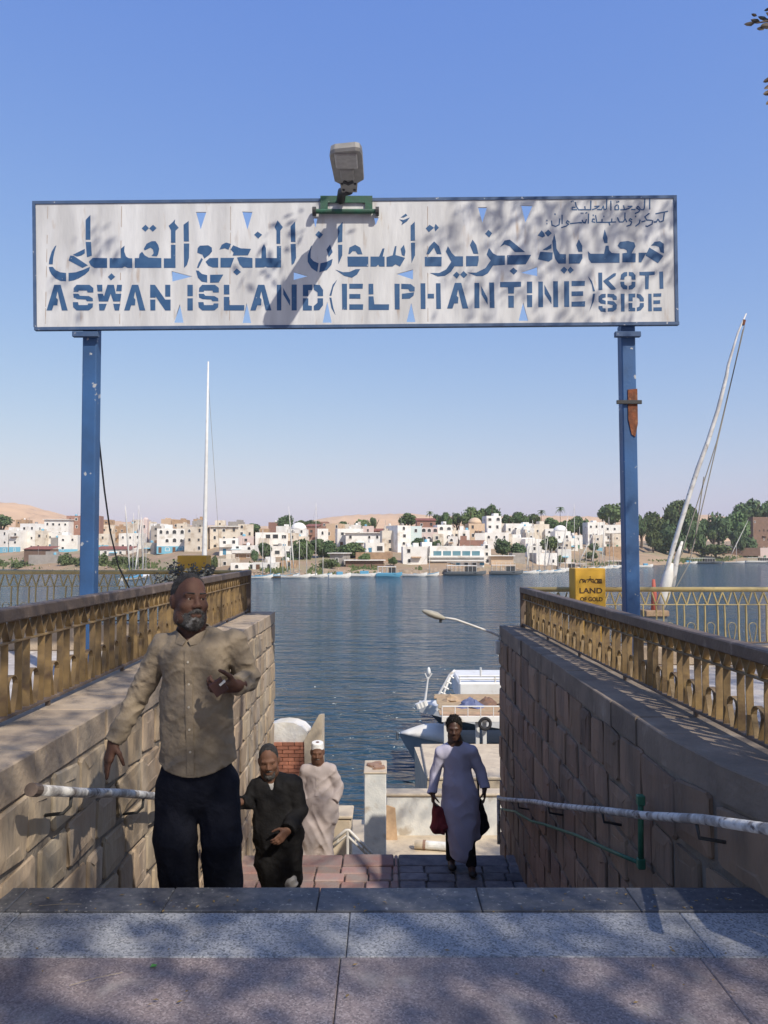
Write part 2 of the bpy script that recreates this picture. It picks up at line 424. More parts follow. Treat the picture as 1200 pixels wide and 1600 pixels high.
BR_R = mat('paving_brick_red', (0.30, 0.175, 0.145), (0.27, 0.215, 0.19), scale=5, rough=0.85, bump=0.4, bscale=40, rand=0.22, hue=0.01)
y = LAND_Y0+0.02; row = 0
SPLIT = 0.17
while y < LAND_Y1-0.05:
    d = 0.205
    if LAND_Y1 - (y+d) < 0.34: d = LAND_Y1 - y
    x = LW_X-0.03
    while x < RW_X+0.03:
        l = (0.30 if d < 0.3 else 0.62)*random.uniform(0.85, 1.15); x2 = min(x+l, RW_X+0.03)
        if x < SPLIT < x2: x2 = SPLIT
        if SPLIT < x2 < SPLIT+0.0: x2 = SPLIT
        MB().bbox(x+0.008, x2-0.008, y+0.008, y+d-0.008, LAND_Z-0.06, LAND_Z+random.uniform(-0.012, 0.006), 0.012).build('paving_brick', BR_R if x2 <= SPLIT+1e-6 else BR_D, LB)
        x = x2
    y += d; row += 1
NL = 12; QUAY_Z = -4.2; QY0 = 13.1
for i in range(1, NL+1):
    y0 = LAND_Y1 + (QY0-LAND_Y1)*(i-1)/NL; y1 = LAND_Y1 + (QY0-LAND_Y1)*i/NL; z = LAND_Z + (QUAY_Z-LAND_Z)*i/NL
    MB().bbox(LW_X-0.04, RW_X+0.9, y0, y1+0.02, z-0.8, z, 0.01).build('step', CREAM, st)

# ---- the quay at the water
tag(MB().box(-7, 9, QY0+0.02, 16.6, -6.2, QUAY_Z).build('quay', CREAM), kind='structure')
# parapet wall and pier
def at_y(px, py, Y): return P(px, py, Y)
a = P(600, 1240, 15.7); b = P(600, 1302, 15.7)
pw = MB(); x0 = P(603, 1240, 15.7).x; x1 = P(830, 1240, 15.7).x
pw.bbox(x0, x1, 15.7, 15.98, QUAY_Z-0.1, a.z-0.05, 0.02)
par = thing('parapet_wall', ((x0+x1)/2, 15.84, QUAY_Z), 'low cream plastered parapet wall at the end of the quay', 'wall')
pw.build('wall_body', WHITEWASH, par); MB().bbox(x0-0.02, x1, 15.66, 16.02, a.z-0.052, a.z+0.01, 0.02).build('coping', CREAM, par)
pt = P(569, 1207, 14.0); pr = P(600, 1207, 14.0); pb = P(588, 1189, 14.75)
pier = thing('quay_pier', ((pt.x+pr.x)/2, 14.35, QUAY_Z), 'tall whitewashed rectangular pier standing on the quay', 'pillar')
MB().bbox(pt.x, pr.x+0.04, 14.0, 14.78, QUAY_Z-0.05, pt.z-0.03, 0.015).build('shaft', WHITEWASH, pier)
MB().bbox(pt.x-0.01, pr.x+0.05, 13.99, 14.79, pt.z-0.03, pt.z+0.005, 0.012).build('top_slab', CREAM, pier)
DEB = mat('rubble', (0.35, 0.22, 0.15), (0.24, 0.15, 0.11), scale=12, rough=0.95, bump=0.5, bscale=60)
mb = MB()
for k in range(16):
    c = Vector((random.uniform(pt.x+0.08, pr.x-0.04), random.uniform(14.15, 14.55), pt.z+0.02)); s = random.uniform(0.02, 0.06)
    mb.obox(c, (s, 0.3*s, 0), (-0.2*s, s*.8, 0.1*s), (0, 0, s*.5))
mb.build('rubble_heap', DEB); tag(bpy.data.objects['rubble_heap'], 'small heap of brown rubble on top of the whitewashed pier', 'rubble', kind='stuff')
# small objects on the quay
ROOFG = mat('dark_wood', (0.20, 0.12, 0.08), (0.13, 0.08, 0.055), scale=8, rough=0.85, bump=0.3, bscale=50)
pp = P(655, 1303, 15.0); pq = P(708, 1311, 14.7)
tk = thing('cement_pipe', (pp.x, 14.9, QUAY_Z), 'short cream cement pipe with a dark band lying on the quay', 'pipe')
pz = QUAY_Z+0.09
MB().tube([(P(648,1300,15.0).x, 15.0, pz), (P(662,1300,15).x, 14.97, pz)], 0.085, 14).build('collar', CREAM, tk, smooth=False)
MB().tube([(P(661,1300,15).x, 14.975, pz), (P(665,1300,15).x, 14.965, pz)], 0.092, 14).build('band', DEB, tk)
MB().tube([(P(664,1300,15).x, 14.97, pz), (P(715,1300,15).x, 14.85, pz)], 0.08, 14).build('barrel', WHITEWASH, tk)
mb = MB(); c = P(610, 1280, 15.5)
mb.add([(c.x-0.10, 15.45, QUAY_Z), (c.x+0.14, 15.45, QUAY_Z), (c.x+0.10, 15.66, QUAY_Z+0.55), (c.x-0.12, 15.66, QUAY_Z+0.62),
        (c.x-0.10, 15.49, QUAY_Z), (c.x+0.14, 15.49, QUAY_Z), (c.x+0.10, 15.69, QUAY_Z+0.55), (c.x-0.12, 15.69, QUAY_Z+0.62)],
       [(0,1,2,3),(7,6,5,4),(0,4,5,1),(1,5,6,2),(2,6,7,3),(3,7,4,0)])
tag(mb.build('leaning_board', mat('board', (0.50, 0.34, 0.20), (0.40, 0.26, 0.15), scale=10, rough=0.8)), 'tan board leaning against the parapet beside the pier', 'board')

# brick hut with white vault beside the left wall
RED_BRICK = mat('red_brick', (0.46, 0.185, 0.11), (0.38, 0.16, 0.10), scale=14, rough=0.9, bump=0.3, bscale=60, rand=0.18)
hb = thing('brick_hut', (-1.75, 16.0, QUAY_Z), 'small red brick hut with a cream vaulted roof below the left wall', 'hut')
hx0, hx1 = P(405, 1160, 15.6).x, P(482, 1160, 15.6).x
htop = P(450, 1160, 15.6).z
MB().box(hx0, hx1, 15.66, 16.5, QUAY_Z-0.1, htop-0.01).build('core', MORTAR, hb)
z = htop; row = 0; BRM = MB().bbox(-.5, .5, -.5, .5, -.5, .5, 0.03).mesh('brick', RED_BRICK)
while z > QUAY_Z+1.0:
    x = hx0 - (0.12 if row % 2 else 0)
    while x < hx1-0.01:
        a, b = max(x, hx0), min(x+0.235, hx1)
        if b-a > 0.03:
            o = link('brick', BRM, hb, Vector(((a+b)/2, 15.63, z-0.035)) - wloc(hb)); o.scale = (b-a-0.012, 0.08+random.uniform(0, .01), 0.063)
        x += 0.235
    z -= 0.075; row += 1
vr = []
for k in range(9):
    t = k/8; ang = math.pi*t
    vr.append((hx0+(hx1-hx0)*0.5 - (hx1-hx0)*0.5*math.cos(ang)*1.0, htop + math.sin(ang)**0.7*0.40))
r0 = [(x, 15.62, z) for x, z in vr]; r1 = [(x, 16.5, z-0.10) for x, z in vr]
mb = MB(); n = len(vr)
mb.add(r0+r1, [(i, i+1, n+i+1, n+i) for i in range(n-1)] + [tuple(range(n))[::-1], tuple(range(n, 2*n))])
mb.build('vault', mat('vault_plaster', (0.66, 0.58, 0.44), (0.74, 0.72, 0.68), scale=1.6, rough=.9, bump=.5, bscale=14, c3=(.45, .37, .27), s3=3, t3=(.55, .72)), hb)
sx0, sx1 = P(478, 1160, 15.7).x, P(504, 1160, 15.7).x; sz = P(490, 1114, 15.7).z
mb = MB(); mb.add([(sx0, 15.55, htop-0.9), (sx1, 15.55, htop-0.9), (sx1, 15.55, sz), (sx1-0.06, 15.55, sz), (sx0-0.02, 15.55, htop+0.05),
                   (sx0, 16.2, htop-0.9), (sx1, 16.2, htop-0.9), (sx1, 16.2, sz-.12), (sx1-0.06, 16.2, sz-.12), (sx0-0.02, 16.2, htop-.05)],
                  [(0,1,2,3,4), (9,8,7,6,5), (0,5,6,1), (1,6,7,2), (2,7,8,3), (3,8,9,4), (4,9,5,0)])
mb.build('buttress', CREAM, hb)

# ================================================================== THE SIGN
SIGN_Y = 8.6
POST_BLUE = mat('post_blue', (0.036, 0.105, 0.25), (0.03, 0.075, 0.17), scale=2.2, rough=0.5, bump=0.1, bscale=30, c3=(0.36, 0.37, 0.38), s3=9, t3=(0.665, 0.69), spec=0.4)
BORDER = mat('sign_border_blue', (0.045, 0.085, 0.17), (0.07, 0.11, 0.19), scale=8, rough=0.6, c3=(0.5, 0.5, 0.5), s3=22, t3=(0.68, 0.72))
LETTER = mat('letter_blue', (0.030, 0.085, 0.19), (0.045, 0.11, 0.22), scale=10, rough=0.6, c3=(0.40, 0.42, 0.44), s3=30, t3=(0.70, 0.76))
SIGNW = mat('sign_white', (0.62, 0.62, 0.61), (0.47, 0.465, 0.455), scale=2.4, rough=0.55, bump=0.4, bscale=2.2, stretch=(2.2, 1, 0.45),
            c3=(0.36, 0.27, 0.20), s3=5, t3=(0.62, 0.80), bdist=0.05)
RUST = mat('rust', (0.22, 0.075, 0.035), (0.12, 0.05, 0.03), scale=14, rough=0.85, bump=0.4, bscale=60, c3=(0.3, 0.14, 0.07), s3=20)
GREENM = mat('green_metal', (0.035, 0.115, 0.07), (0.05, 0.09, 0.065), scale=8, rough=0.5, bump=0.15, bscale=40, c3=(0.35, 0.36, 0.33), s3=20, t3=(0.66, 0.75))
LAMPG = mat('lamp_grey', (0.30, 0.285, 0.26), (0.24, 0.23, 0.21), scale=10, rough=0.55)
LAMPD = mat('lamp_dark', (0.05, 0.05, 0.05), rough=0.5)
GLASS_L = mat('lamp_lens', (0.36, 0.34, 0.31), (0.30, 0.28, 0.26), scale=20, rough=0.25, spec=0.5)

sgn = thing('sign', ((P(137, 517, SIGN_Y).x + P(985, 517, SIGN_Y).x)/2, SIGN_Y, 0),
            'large weathered white sign board with blue Arabic and English lettering on two blue posts', 'sign')
def poly_curve(name, polys, matl, y_front, depth, parent, Y=SIGN_Y):
    """flat cut-out in the sign plane from photo-pixel polygons (inner loops become holes)"""
    cu = bpy.data.curves.new(name, 'CURVE'); cu.dimensions = '2D'; cu.fill_mode = 'BOTH'; cu.extrude = depth/2
    for pl in polys:
        sp = cu.splines.new('POLY'); sp.points.add(len(pl)-1); sp.use_cyclic_u = True
        for q, (x, y) in zip(sp.points, pl):
            w = P(x, y, Y); q.co = (w.x, w.z, 0, 1)
    tmp = bpy.data.objects.new(name, cu); COL.objects.link(tmp)
    dg = bpy.context.evaluated_depsgraph_get()
    me = bpy.data.meshes.new_from_object(tmp.evaluated_get(dg)); bpy.data.objects.remove(tmp); bpy.data.curves.remove(cu)
    me.transform(Matrix(((1, 0, 0, 0), (0, 0, -1, y_front + depth/2), (0, 1, 0, 0), (0, 0, 0, 1))))
    me.transform(Matrix.Translation(-wloc(parent)))
    me.materials.clear(); me.materials.append(matl); me.name = name
    return link(name, me, parent)

def Z(ox, oy, s, pts): return [(ox + x/s, oy + y/s) for x, y in pts]
LET = []       # (name, polygon) in photo pixels
def za(pts): LET.append(Z(70, 320, 5, pts))
def zb(pts): LET.append(Z(290, 320, 5, pts))
def zc(pts): LET.append(Z(470, 320, 5, pts))
def zd(pts): LET.append(Z(650, 320, 5, pts))
def ze(pts): LET.append(Z(820, 320, 5, pts))
sh = lambda pts, dx, dy=0: [(x+dx, y+dy) for x, y in pts]
GROUPS = []
def begin(): LET.clear()
def end(name): GROUPS.append((name, [list(p) for p in LET])); LET.clear()
# --- Arabic line, first word at the left
begin()
za([(325,125),(362,85),(362,278),(325,278)]); za([(325,296),(366,296),(373,403),(335,415)])
za([(97,322),(85,330),(60,372),(42,430),(38,470),(68,470),(72,420),(82,370)])
za([(38,490),(68,490),(90,515),(125,532),(172,538),(172,602),(130,600),(90,580),(60,550),(44,520)])
za([(192,538),(250,532),(300,515),(358,490),(352,520),(320,550),(270,580),(230,596),(192,602)])
za([(205,402),(232,405),(342,478),(300,498),(192,440)]); za([(318,350),(318,385),(290,402),(258,410),(225,396)])
za([(350,450),(380,420),(492,422),(492,498),(392,498),(365,480)])
za([(512,422),(600,422),(598,350),(628,325),(625,370),(640,410),(660,422),(688,424),(688,498),(650,498),(630,487),(610,498),(512,498)])
za([(498,568),(527,540),(555,568),(522,596)])
za([(708,422),(740,422),(745,390),(765,372),(785,400),(815,418),(915,422),(915,498),(708,498)])
za([(778,350),(800,310),(840,290),(870,290),(890,320),(898,350),(890,390),(880,408),(838,405),(855,385),(850,355),(830,340),(785,362)])
za([(762,190),(792,162),(818,188),(790,216)]); za([(820,190),(850,162),(878,188),(848,216)])
za([(972,170),(1000,145),(1022,120),(1020,150),(1050,185),(1025,208),(1025,302),(990,302),(990,205)])
za([(990,318),(1025,318),(1025,498),(935,498),(935,424),(990,424)])
za([(1088,162),(1128,132),(1130,292),(1090,292)]); za([(1090,308),(1132,308),(1130,420),(1115,475),(1092,498)])
end('arabic_word')
zb([(822,175),(858,135),(860,295),(825,295)]); zb([(822,312),(862,312),(865,420),(850,460),(830,478)])
zb([(697,180),(720,128),(762,180),(742,208),(742,310),(712,310),(712,208)])
zb([(715,328),(748,328),(748,495),(640,495),(628,488),(610,495),(547,495),(547,422),(595,422),(597,345),(615,312),(630,345),(632,420),(715,422)])
zb([(538,240),(565,215),(600,240),(570,270)])
zb([(405,418),(430,412),(525,422),(525,497),(450,497),(425,470)])
zb([(355,355),(375,322),(430,345),(514,350),(490,400),(370,402),(378,380)]); zb([(268,355),(285,318),(320,300),(358,312),(338,357),(310,345)])
zb([(160,450),(190,422),(258,420),(258,495),(215,495),(180,480)]); zb([(276,420),(382,420),(355,495),(276,495)])
zb([(375,530),(403,502),(435,530),(403,556)])
zb([(98,345),(115,325),(180,322),(208,340),(210,370),(190,395),(150,425),(135,395),(95,380)])
zb([(128,420),(138,432),(105,498),(92,498),(105,460)]); zb([(85,518),(105,520),(130,545),(172,555),(172,612),(130,605),(100,575)])
zb([(195,552),(298,550),(262,612),(195,614)])
end('arabic_word')
zb([(1015,240),(1040,210),(1075,238),(1048,270)])
zb([(988,322),(980,330),(955,400),(955,450),(985,500),(1030,530),(1040,462),(1000,445),(978,420),(978,370)])
zb([(1055,462),(1100,452),(1150,428),(1140,475),(1105,515),(1045,533)]); zb([(1102,355),(1130,315),(1150,375),(1120,415)])
zc([(290,180),(328,140),(325,295),(290,300)]); zc([(292,318),(325,318),(325,400),(295,468)])
zc([(372,390),(380,340),(425,318),(465,340),(482,392),(445,392),(428,368),(405,368),(385,390)]); zc([(365,410),(528,410),(528,488),(368,488)])
zc([(272,512),(330,532),(380,530),(430,508),(465,508),(440,550),(400,575),(340,560)])
zc([(545,410),(612,410),(638,348),(655,345),(640,410),(655,410),(655,488),(615,488),(605,472),(590,488),(545,488)])
zc([(670,415),(718,400),(735,330),(748,328),(740,398),(815,420),(775,488),(740,470),(715,488),(670,488)]); zc([(780,350),(805,318),(818,370),(810,408),(790,398)])
zc([(858,168),(890,138),(892,285),(858,288)]); zc([(860,302),(892,302),(892,400),(865,460)])
zc([(780,105),(820,75),(832,90),(805,105)]); zc([(770,120),(800,125),(852,105),(830,135),(785,165),(795,142)])
end('arabic_word')
zc([(975,190),(1005,162),(1040,185),(1000,220)]); zc([(1042,182),(1052,155),(1078,185),(1049,215)])
zc([(980,392),(1000,335),(1040,292),(1080,330),(1098,392),(1062,390),(1040,340),(1000,392)]); zc([(968,412),(1100,412),(1098,486),(968,486)])
zd([(232,370),(248,328),(280,385),(305,408),(366,408),(366,486),(300,486),(270,530),(225,560),(170,565),(110,538),(180,538),(235,510),(275,450)])
zd([(420,320),(440,278),(470,320),(485,388),(448,388)]); zd([(390,406),(488,406),(488,440),(478,484),(390,486)])
zd([(288,555),(315,528),(341,550),(318,582)]); zd([(343,550),(370,522),(400,552),(372,578)])
zd([(550,395),(568,342),(600,385),(632,402),(692,402),(692,475),(600,480),(560,540),(520,562),(470,562),(402,535),(470,535),(540,500),(582,440)])
zd([(538,232),(565,202),(593,228),(570,262)])
zd([(655,335),(690,285),(730,278),(770,310),(850,375),(770,375),(730,330),(690,315)]); zd([(710,400),(898,396),(855,470),(710,474)]); zd([(728,522),(758,495),(790,522),(762,552)])
end('arabic_word')
ze([(98,245),(128,205),(148,226),(156,250),(135,262)]); ze([(152,225),(180,200),(208,228),(178,255)])
ze([(118,372),(215,378),(212,430),(185,450),(100,432)]); ze([(138,358),(205,312),(205,345),(170,360)])
ze([(212,290),(228,232),(240,290),(245,350),(270,390),(318,392),(318,465),(260,465),(235,430),(220,370)])
ze([(398,320),(418,275),(445,325),(445,372),(415,372)]); ze([(340,390),(446,390),(446,425),(425,464),(340,466)])
ze([(275,515),(303,488),(329,512),(305,545)]); ze([(331,515),(352,488),(380,515),(350,542)])
ze([(605,265),(620,198),(642,265),(642,305),(618,305)])
ze([(488,368),(510,388),(615,388),(628,325),(650,325),(655,360),(675,382),(736,385),(736,458),(515,460),(495,430)])
ze([(720,325),(740,295),(800,288),(850,300),(860,330),(830,385),(862,385),(860,455),(758,455),(758,385),(795,380),(790,360),(770,350),(740,348)])
ze([(885,380),(950,380),(935,400),(905,455),(885,455)]); ze([(968,340),(1078,405),(1035,462),(938,402)])
ze([(980,325),(1010,295),(1050,290),(1080,310),(1082,385),(1055,375),(1042,335),(1015,325)])
end('arabic_word')
# --- English line
A = [(80,630),(130,630),(185,830),(140,830),(106,680),(95,730),(108,745),(105,790),(75,790),(62,830),(20,830)]
S = [[(230,685),(232,655),(255,630),(355,630),(385,655),(385,690),(340,690),(335,675),(270,675),(268,685)],
     [(228,700),(268,700),(280,715),(350,718),(380,735),(382,758),(335,758),(325,745),(260,742),(232,730)],
     [(225,765),(265,765),(270,788),(340,788),(345,775),(382,775),(380,805),(350,830),(255,830),(228,805)]]
za(A); [za(p) for p in S]
for p in ([(412,630),(455,630),(455,682),(418,682)], [(570,630),(608,630),(605,680),(562,680)],
          [(418,700),(458,700),(468,720),(495,630),(545,630),(560,700),(603,700),(595,760),(540,760),(520,700),(500,760),(428,760)],
          [(428,778),(490,778),(470,830),(432,830)], [(540,778),(594,778),(585,830),(552,830)]): za(p)
za(sh(A, 605))
for p in ([(828,630),(865,630),(945,745),(987,745),(987,830),(945,830),(870,720),(870,730),(828,730)], [(828,745),(868,745),(868,830),(830,830)], [(945,630),(985,630),(985,722),(945,722)]): za(p)
end('english_word')
za([(1118,630),(1160,630),(1160,718),(1118,718)]); za([(1118,735),(1160,735),(1160,830),(1118,830)])
[zb(sh(p, -122)) for p in S]
zb([(302,630),(345,630),(345,705),(302,705)]); zb([(302,724),(345,724),(345,788),(462,788),(460,830),(302,830)])
zb(sh(A, 488))
for p in ([(715,630),(750,630),(750,830),(715,830)], [(765,655),(818,750),(818,795),(765,705)], [(830,628),(870,628),(870,830),(830,830)],
          [(918,630),(990,628),(990,672),(960,672),(960,718),(918,718)], [(1003,628),(1050,632),(1075,670),(1075,718),(1032,718),(1032,690),(1003,668)],
          [(918,735),(960,735),(960,790),(988,795),(988,830),(918,830)], [(1003,795),(1032,770),(1032,735),(1075,735),(1075,790),(1045,828),(1003,830)]): zb(p)
end('english_word')
zb([(1185,590),(1150,630),(1125,715),(1140,715),(1155,650)]); zb([(1125,730),(1140,730),(1155,810),(1172,865),(1140,810)])
E = [[(322,622),(362,622),(362,824),(325,824)], [(380,622),(486,622),(484,660),(380,660)], [(380,702),(466,702),(466,738),(380,738)], [(380,782),(488,782),(486,824),(380,824)]]
[zc(p) for p in E]
for p in ([(530,622),(566,622),(568,704),(530,704)], [(530,720),(568,720),(575,782),(690,782),(688,826),(530,826)],
          [(732,622),(772,622),(772,822),(735,822)], [(785,622),(860,625),(890,650),(888,682),(850,682),(840,664),(785,662)], [(790,700),(885,688),(880,715),(850,738),(790,740)],
          [(935,618),(972,618),(974,818),(937,818)], [(990,700),(1040,700),(1040,736),(990,736)], [(1055,618),(1090,618),(1094,818),(1058,818)]): zc(p)
zd(sh(A, 222, -15))
for p in ([(455,615),(492,615),(494,812),(455,812)], [(508,640),(558,735),(558,785),(510,705)], [(570,612),(608,612),(612,810),(575,810)],
          [(655,608),(818,606),(818,645),(765,648),(762,698),(718,698),(716,650),(655,648)], [(718,715),(762,715),(762,808),(720,808)],
          [(864,605),(905,605),(905,695),(864,695)], [(864,710),(905,710),(905,804),(866,804)]): zd(p)
for p in ([(103,605),(138,605),(140,804),(103,804)], [(150,630),(205,730),(205,780),(152,700)], [(218,602),(255,602),(258,804),(220,804)],
          [(304,602),(342,602),(344,802),(305,802)], [(362,600),(466,600),(464,638),(362,640)], [(362,682),(452,680),(452,716),(362,718)], [(362,762),(468,758),(466,800),(362,800)],
          [(490,565),(520,600),(545,680),(528,682),(520,630)], [(528,700),(546,698),(535,760),(500,838),(520,770)]): ze(p)
end('english_word')
for p in ([(570,535),(600,535),(602,670),(572,672)], [(608,600),(690,540),(710,540),(705,560),(650,598),(708,660),(700,668),(670,668),(615,610)],
          [(742,590),(748,550),(770,532),(795,530),(795,560),(775,570),(772,590)], [(808,530),(840,532),(860,555),(860,590),(830,590),(828,565),(808,558)],
          [(742,606),(772,606),(775,630),(795,638),(795,666),(765,664),(745,640)], [(808,638),(828,630),(830,606),(860,606),(858,645),(835,665),(808,668)],
          [(890,530),(1010,526),(1010,552),(965,556),(962,664),(935,664),(935,558),(892,556)], [(1045,528),(1075,526),(1078,660),(1048,662)],
          [(572,760),(572,720),(595,702),(628,700),(628,728),(602,735),(602,745),(628,755),(628,782),(590,776)], [(642,700),(690,702),(714,722),(714,748),(685,748),(680,730),(642,726)],
          [(642,755),(690,758),(715,785),(712,820),(685,838),(645,838),(645,812),(680,808),(682,788),(642,780)], [(572,795),(602,795),(605,812),(628,815),(628,842),(590,838),(572,815)],
          [(745,700),(775,700),(775,838),(748,838)], [(806,700),(858,698),(858,728),(838,728),(838,758),(806,758)], [(870,700),(900,705),(925,735),(925,760),(895,760),(890,740),(870,728)],
          [(806,772),(836,772),(836,808),(858,810),(858,836),(806,836)], [(870,808),(890,800),(895,772),(925,772),(925,800),(900,830),(870,836)],
          [(960,700),(985,700),(988,836),(960,836)], [(1000,698),(1062,696),(1060,722),(1000,724)], [(1000,752),(1052,750),(1052,778),(1000,780)], [(1000,806),(1065,805),(1065,834),(1000,834)]): ze(p)
end('english_word')
# --- small two-line Arabic note, pen strokes
def stroke(pts, w):
    """a pen stroke as a closed outline in photo pixels"""
    pts = [Vector((x, y)) for x, y in pts]; l = []; r = []
    for i, p in enumerate(pts):
        t = (pts[min(i+1, len(pts)-1)] - pts[max(i-1, 0)])
        if t.length < 1e-6: t = Vector((1, 0))
        t.normalize(); n = Vector((-t.y, t.x))*w/2
        l.append(tuple(p+n)); r.append(tuple(p-n))
    return l + r[::-1]
NOTE = [[(950,60),(950,150)], [(908,70),(905,140),(898,158),(872,158)], [(870,150),(850,128),(838,145),(862,158)], [(866,158),(858,176),(826,190)], [(826,157),(795,156)], [(765,130),(800,128),(775,146),(740,158)],
 [(728,122),(735,158),(702,158)], [(685,158),(655,158),(655,130),(675,115)], [(682,120),(687,156)], [(668,94),(676,92)], [(682,90),(690,88)], [(620,85),(620,160)], [(585,70),(583,150),(566,160)],
 [(562,158),(556,125),(540,158)], [(538,158),(505,156)], [(482,130),(520,128),(495,146),(462,158)], [(450,85),(448,158)], [(446,158),(402,158),(398,130)], [(364,188),(372,188)], [(378,188),(386,188)], [(394,158),(345,158),(325,128),(318,95)],
 [(330,158),(290,158),(292,137),(318,138)], [(280,90),(288,88)], [(294,86),(302,84)],
 [(1075,180),(1065,252),(1040,262)], [(1005,192),(1100,172)], [(1036,262),(1020,238),(1006,262),(985,262)], [(975,250),(970,280),(930,300),(915,295)], [(966,248),(925,245),(908,218),(945,190)], [(912,252),(882,262)],
 [(868,245),(860,275),(830,298)], [(826,215),(834,215)], [(800,245),(785,232),(774,250),(794,258)], [(797,260),(788,287),(755,298)], [(755,262),(742,235),(724,262)], [(740,185),(738,232)], [(720,262),(692,262),(676,225)],
 [(660,262),(602,265),(612,290)], [(628,235),(626,260)], [(600,265),(500,265),(490,208)], [(545,238),(545,262)], [(486,265),(460,260),(465,237),(482,240)], [(556,215),(564,215)], [(466,206),(474,204)], [(430,195),(428,270)], [(404,188),(418,182)],
 [(412,240),(402,270),(382,265),(376,246)], [(372,268),(350,268),(275,276)], [(268,265),(250,250),(240,270),(258,277)], [(262,280),(240,297),(200,310)], [(205,205),(205,275)], [(185,235),(180,285),(150,300),(120,290),(115,252)], [(140,196),(150,196)], [(72,250),(80,250)], [(72,276),(80,276)]]
for nm, polys in GROUPS:
    me = MB()
    poly_curve(nm, polys, LETTER, SIGN_Y-0.0225, 0.002, sgn)

note = MB(); NY = SIGN_Y-0.0215
for stt in NOTE:
    ln = Z(840, 300, 5.4545, stt)
    for (x0, y0), (x1, y1) in zip(ln[:-1], ln[1:]):
        a_, b_ = P(x0, y0, SIGN_Y), P(x1, y1, SIGN_Y); d_ = (b_-a_); n_ = Vector((-d_.z, 0, d_.x)).normalized()
        if abs(d_.z) < abs(d_.x)*.3 and d_.length < 0.03: n_ *= 1.3
        note.obox(((a_+b_)/2).xyz + Vector((0, NY-SIGN_Y+random.uniform(-.0005, .0005), 0)), d_/2*1.12, (0, 0.001, 0), n_*0.0068)
no_ = note.build('arabic_note', LETTER, sgn); no_['kind'] = 'stuff'
# --- board with its triangular wind holes
HOLES = [Z(70,320,5,[(995,522),(1155,565),(997,605)]), [(281.8,476),(272,505),(287.5,505)],
         Z(290,320,5,[(85,62),(165,62),(120,200)]), Z(290,320,5,[(445,58),(525,62),(485,200)]), Z(290,320,5,[(845,528),(958,562),(845,592)]),
         [(386,474),(393,505.5),(379,505.5)], Z(470,320,5,[(100,108),(132,108),(115,185)]), [(511.5,472),(518.5,505),(504,505)],
         Z(470,320,5,[(745,545),(876,510),(876,588)]), [(642.5,474),(649,504),(635,504)], Z(470,320,5,[(572,105),(610,105),(585,165)]),
         Z(650,320,5,[(482,25),(553,25),(517,145)]), Z(650,320,5,[(818,8),(908,12),(852,145)]), Z(650,320,5,[(812,535),(946,488),(946,562)]), [(817,473),(825,502),(810,502)]]
OUT = [(57,319), (1051,311), (1054,504), (59,512)]
panel = poly_curve('board', [OUT]+HOLES, SIGNW, SIGN_Y-0.02, 0.02, sgn)
def frame_strip(a, b, wpx):
    a, b = P(*a, SIGN_Y), P(*b, SIGN_Y)
    return MB().bar(a, b, 0.06, wpx, up=(0, 0, 1) if abs((b-a).z) < abs((b-a).x) else (1, 0, 0))
for a, b in (((52,318),(1056,309)), ((55,514.5),(1060,506))):
    frame_strip(a, b, 0.034).build('frame_rail', BORDER, sgn)
for a, b in (((54.5,320.5),(56.5,512)), ((1053.5,311.5),(1056.5,503.5))):
    A_, B_ = P(*a, SIGN_Y), P(*b, SIGN_Y)
    MB().obox((A_+B_)/2, (0.018, 0, 0), (0, 0.0305, 0), (B_-A_)/2).build('frame_stile', BORDER, sgn)
# seams between the sheets
SEAM = mat('seam_rust', (0.30, 0.20, 0.14), (0.42, 0.38, 0.34), scale=9, rough=0.8)
for sx in (76, 191, 361, 668):
    A_, B_ = P(sx, 321, SIGN_Y), P(sx+1, 511, SIGN_Y)
    rr = random.Random(sx); mb = MB(); yv = A_.z-0.02
    while yv > B_.z+0.05:
        l = rr.uniform(0.05, 0.3); mb.box(A_.x-0.003, A_.x+0.003, SIGN_Y-0.0215, SIGN_Y-0.0195, max(yv-l, B_.z+0.03), yv); yv -= l + rr.uniform(0.0, 0.2)
    mb.build('sheet_seam', SEAM, sgn)['kind'] = 'stuff'
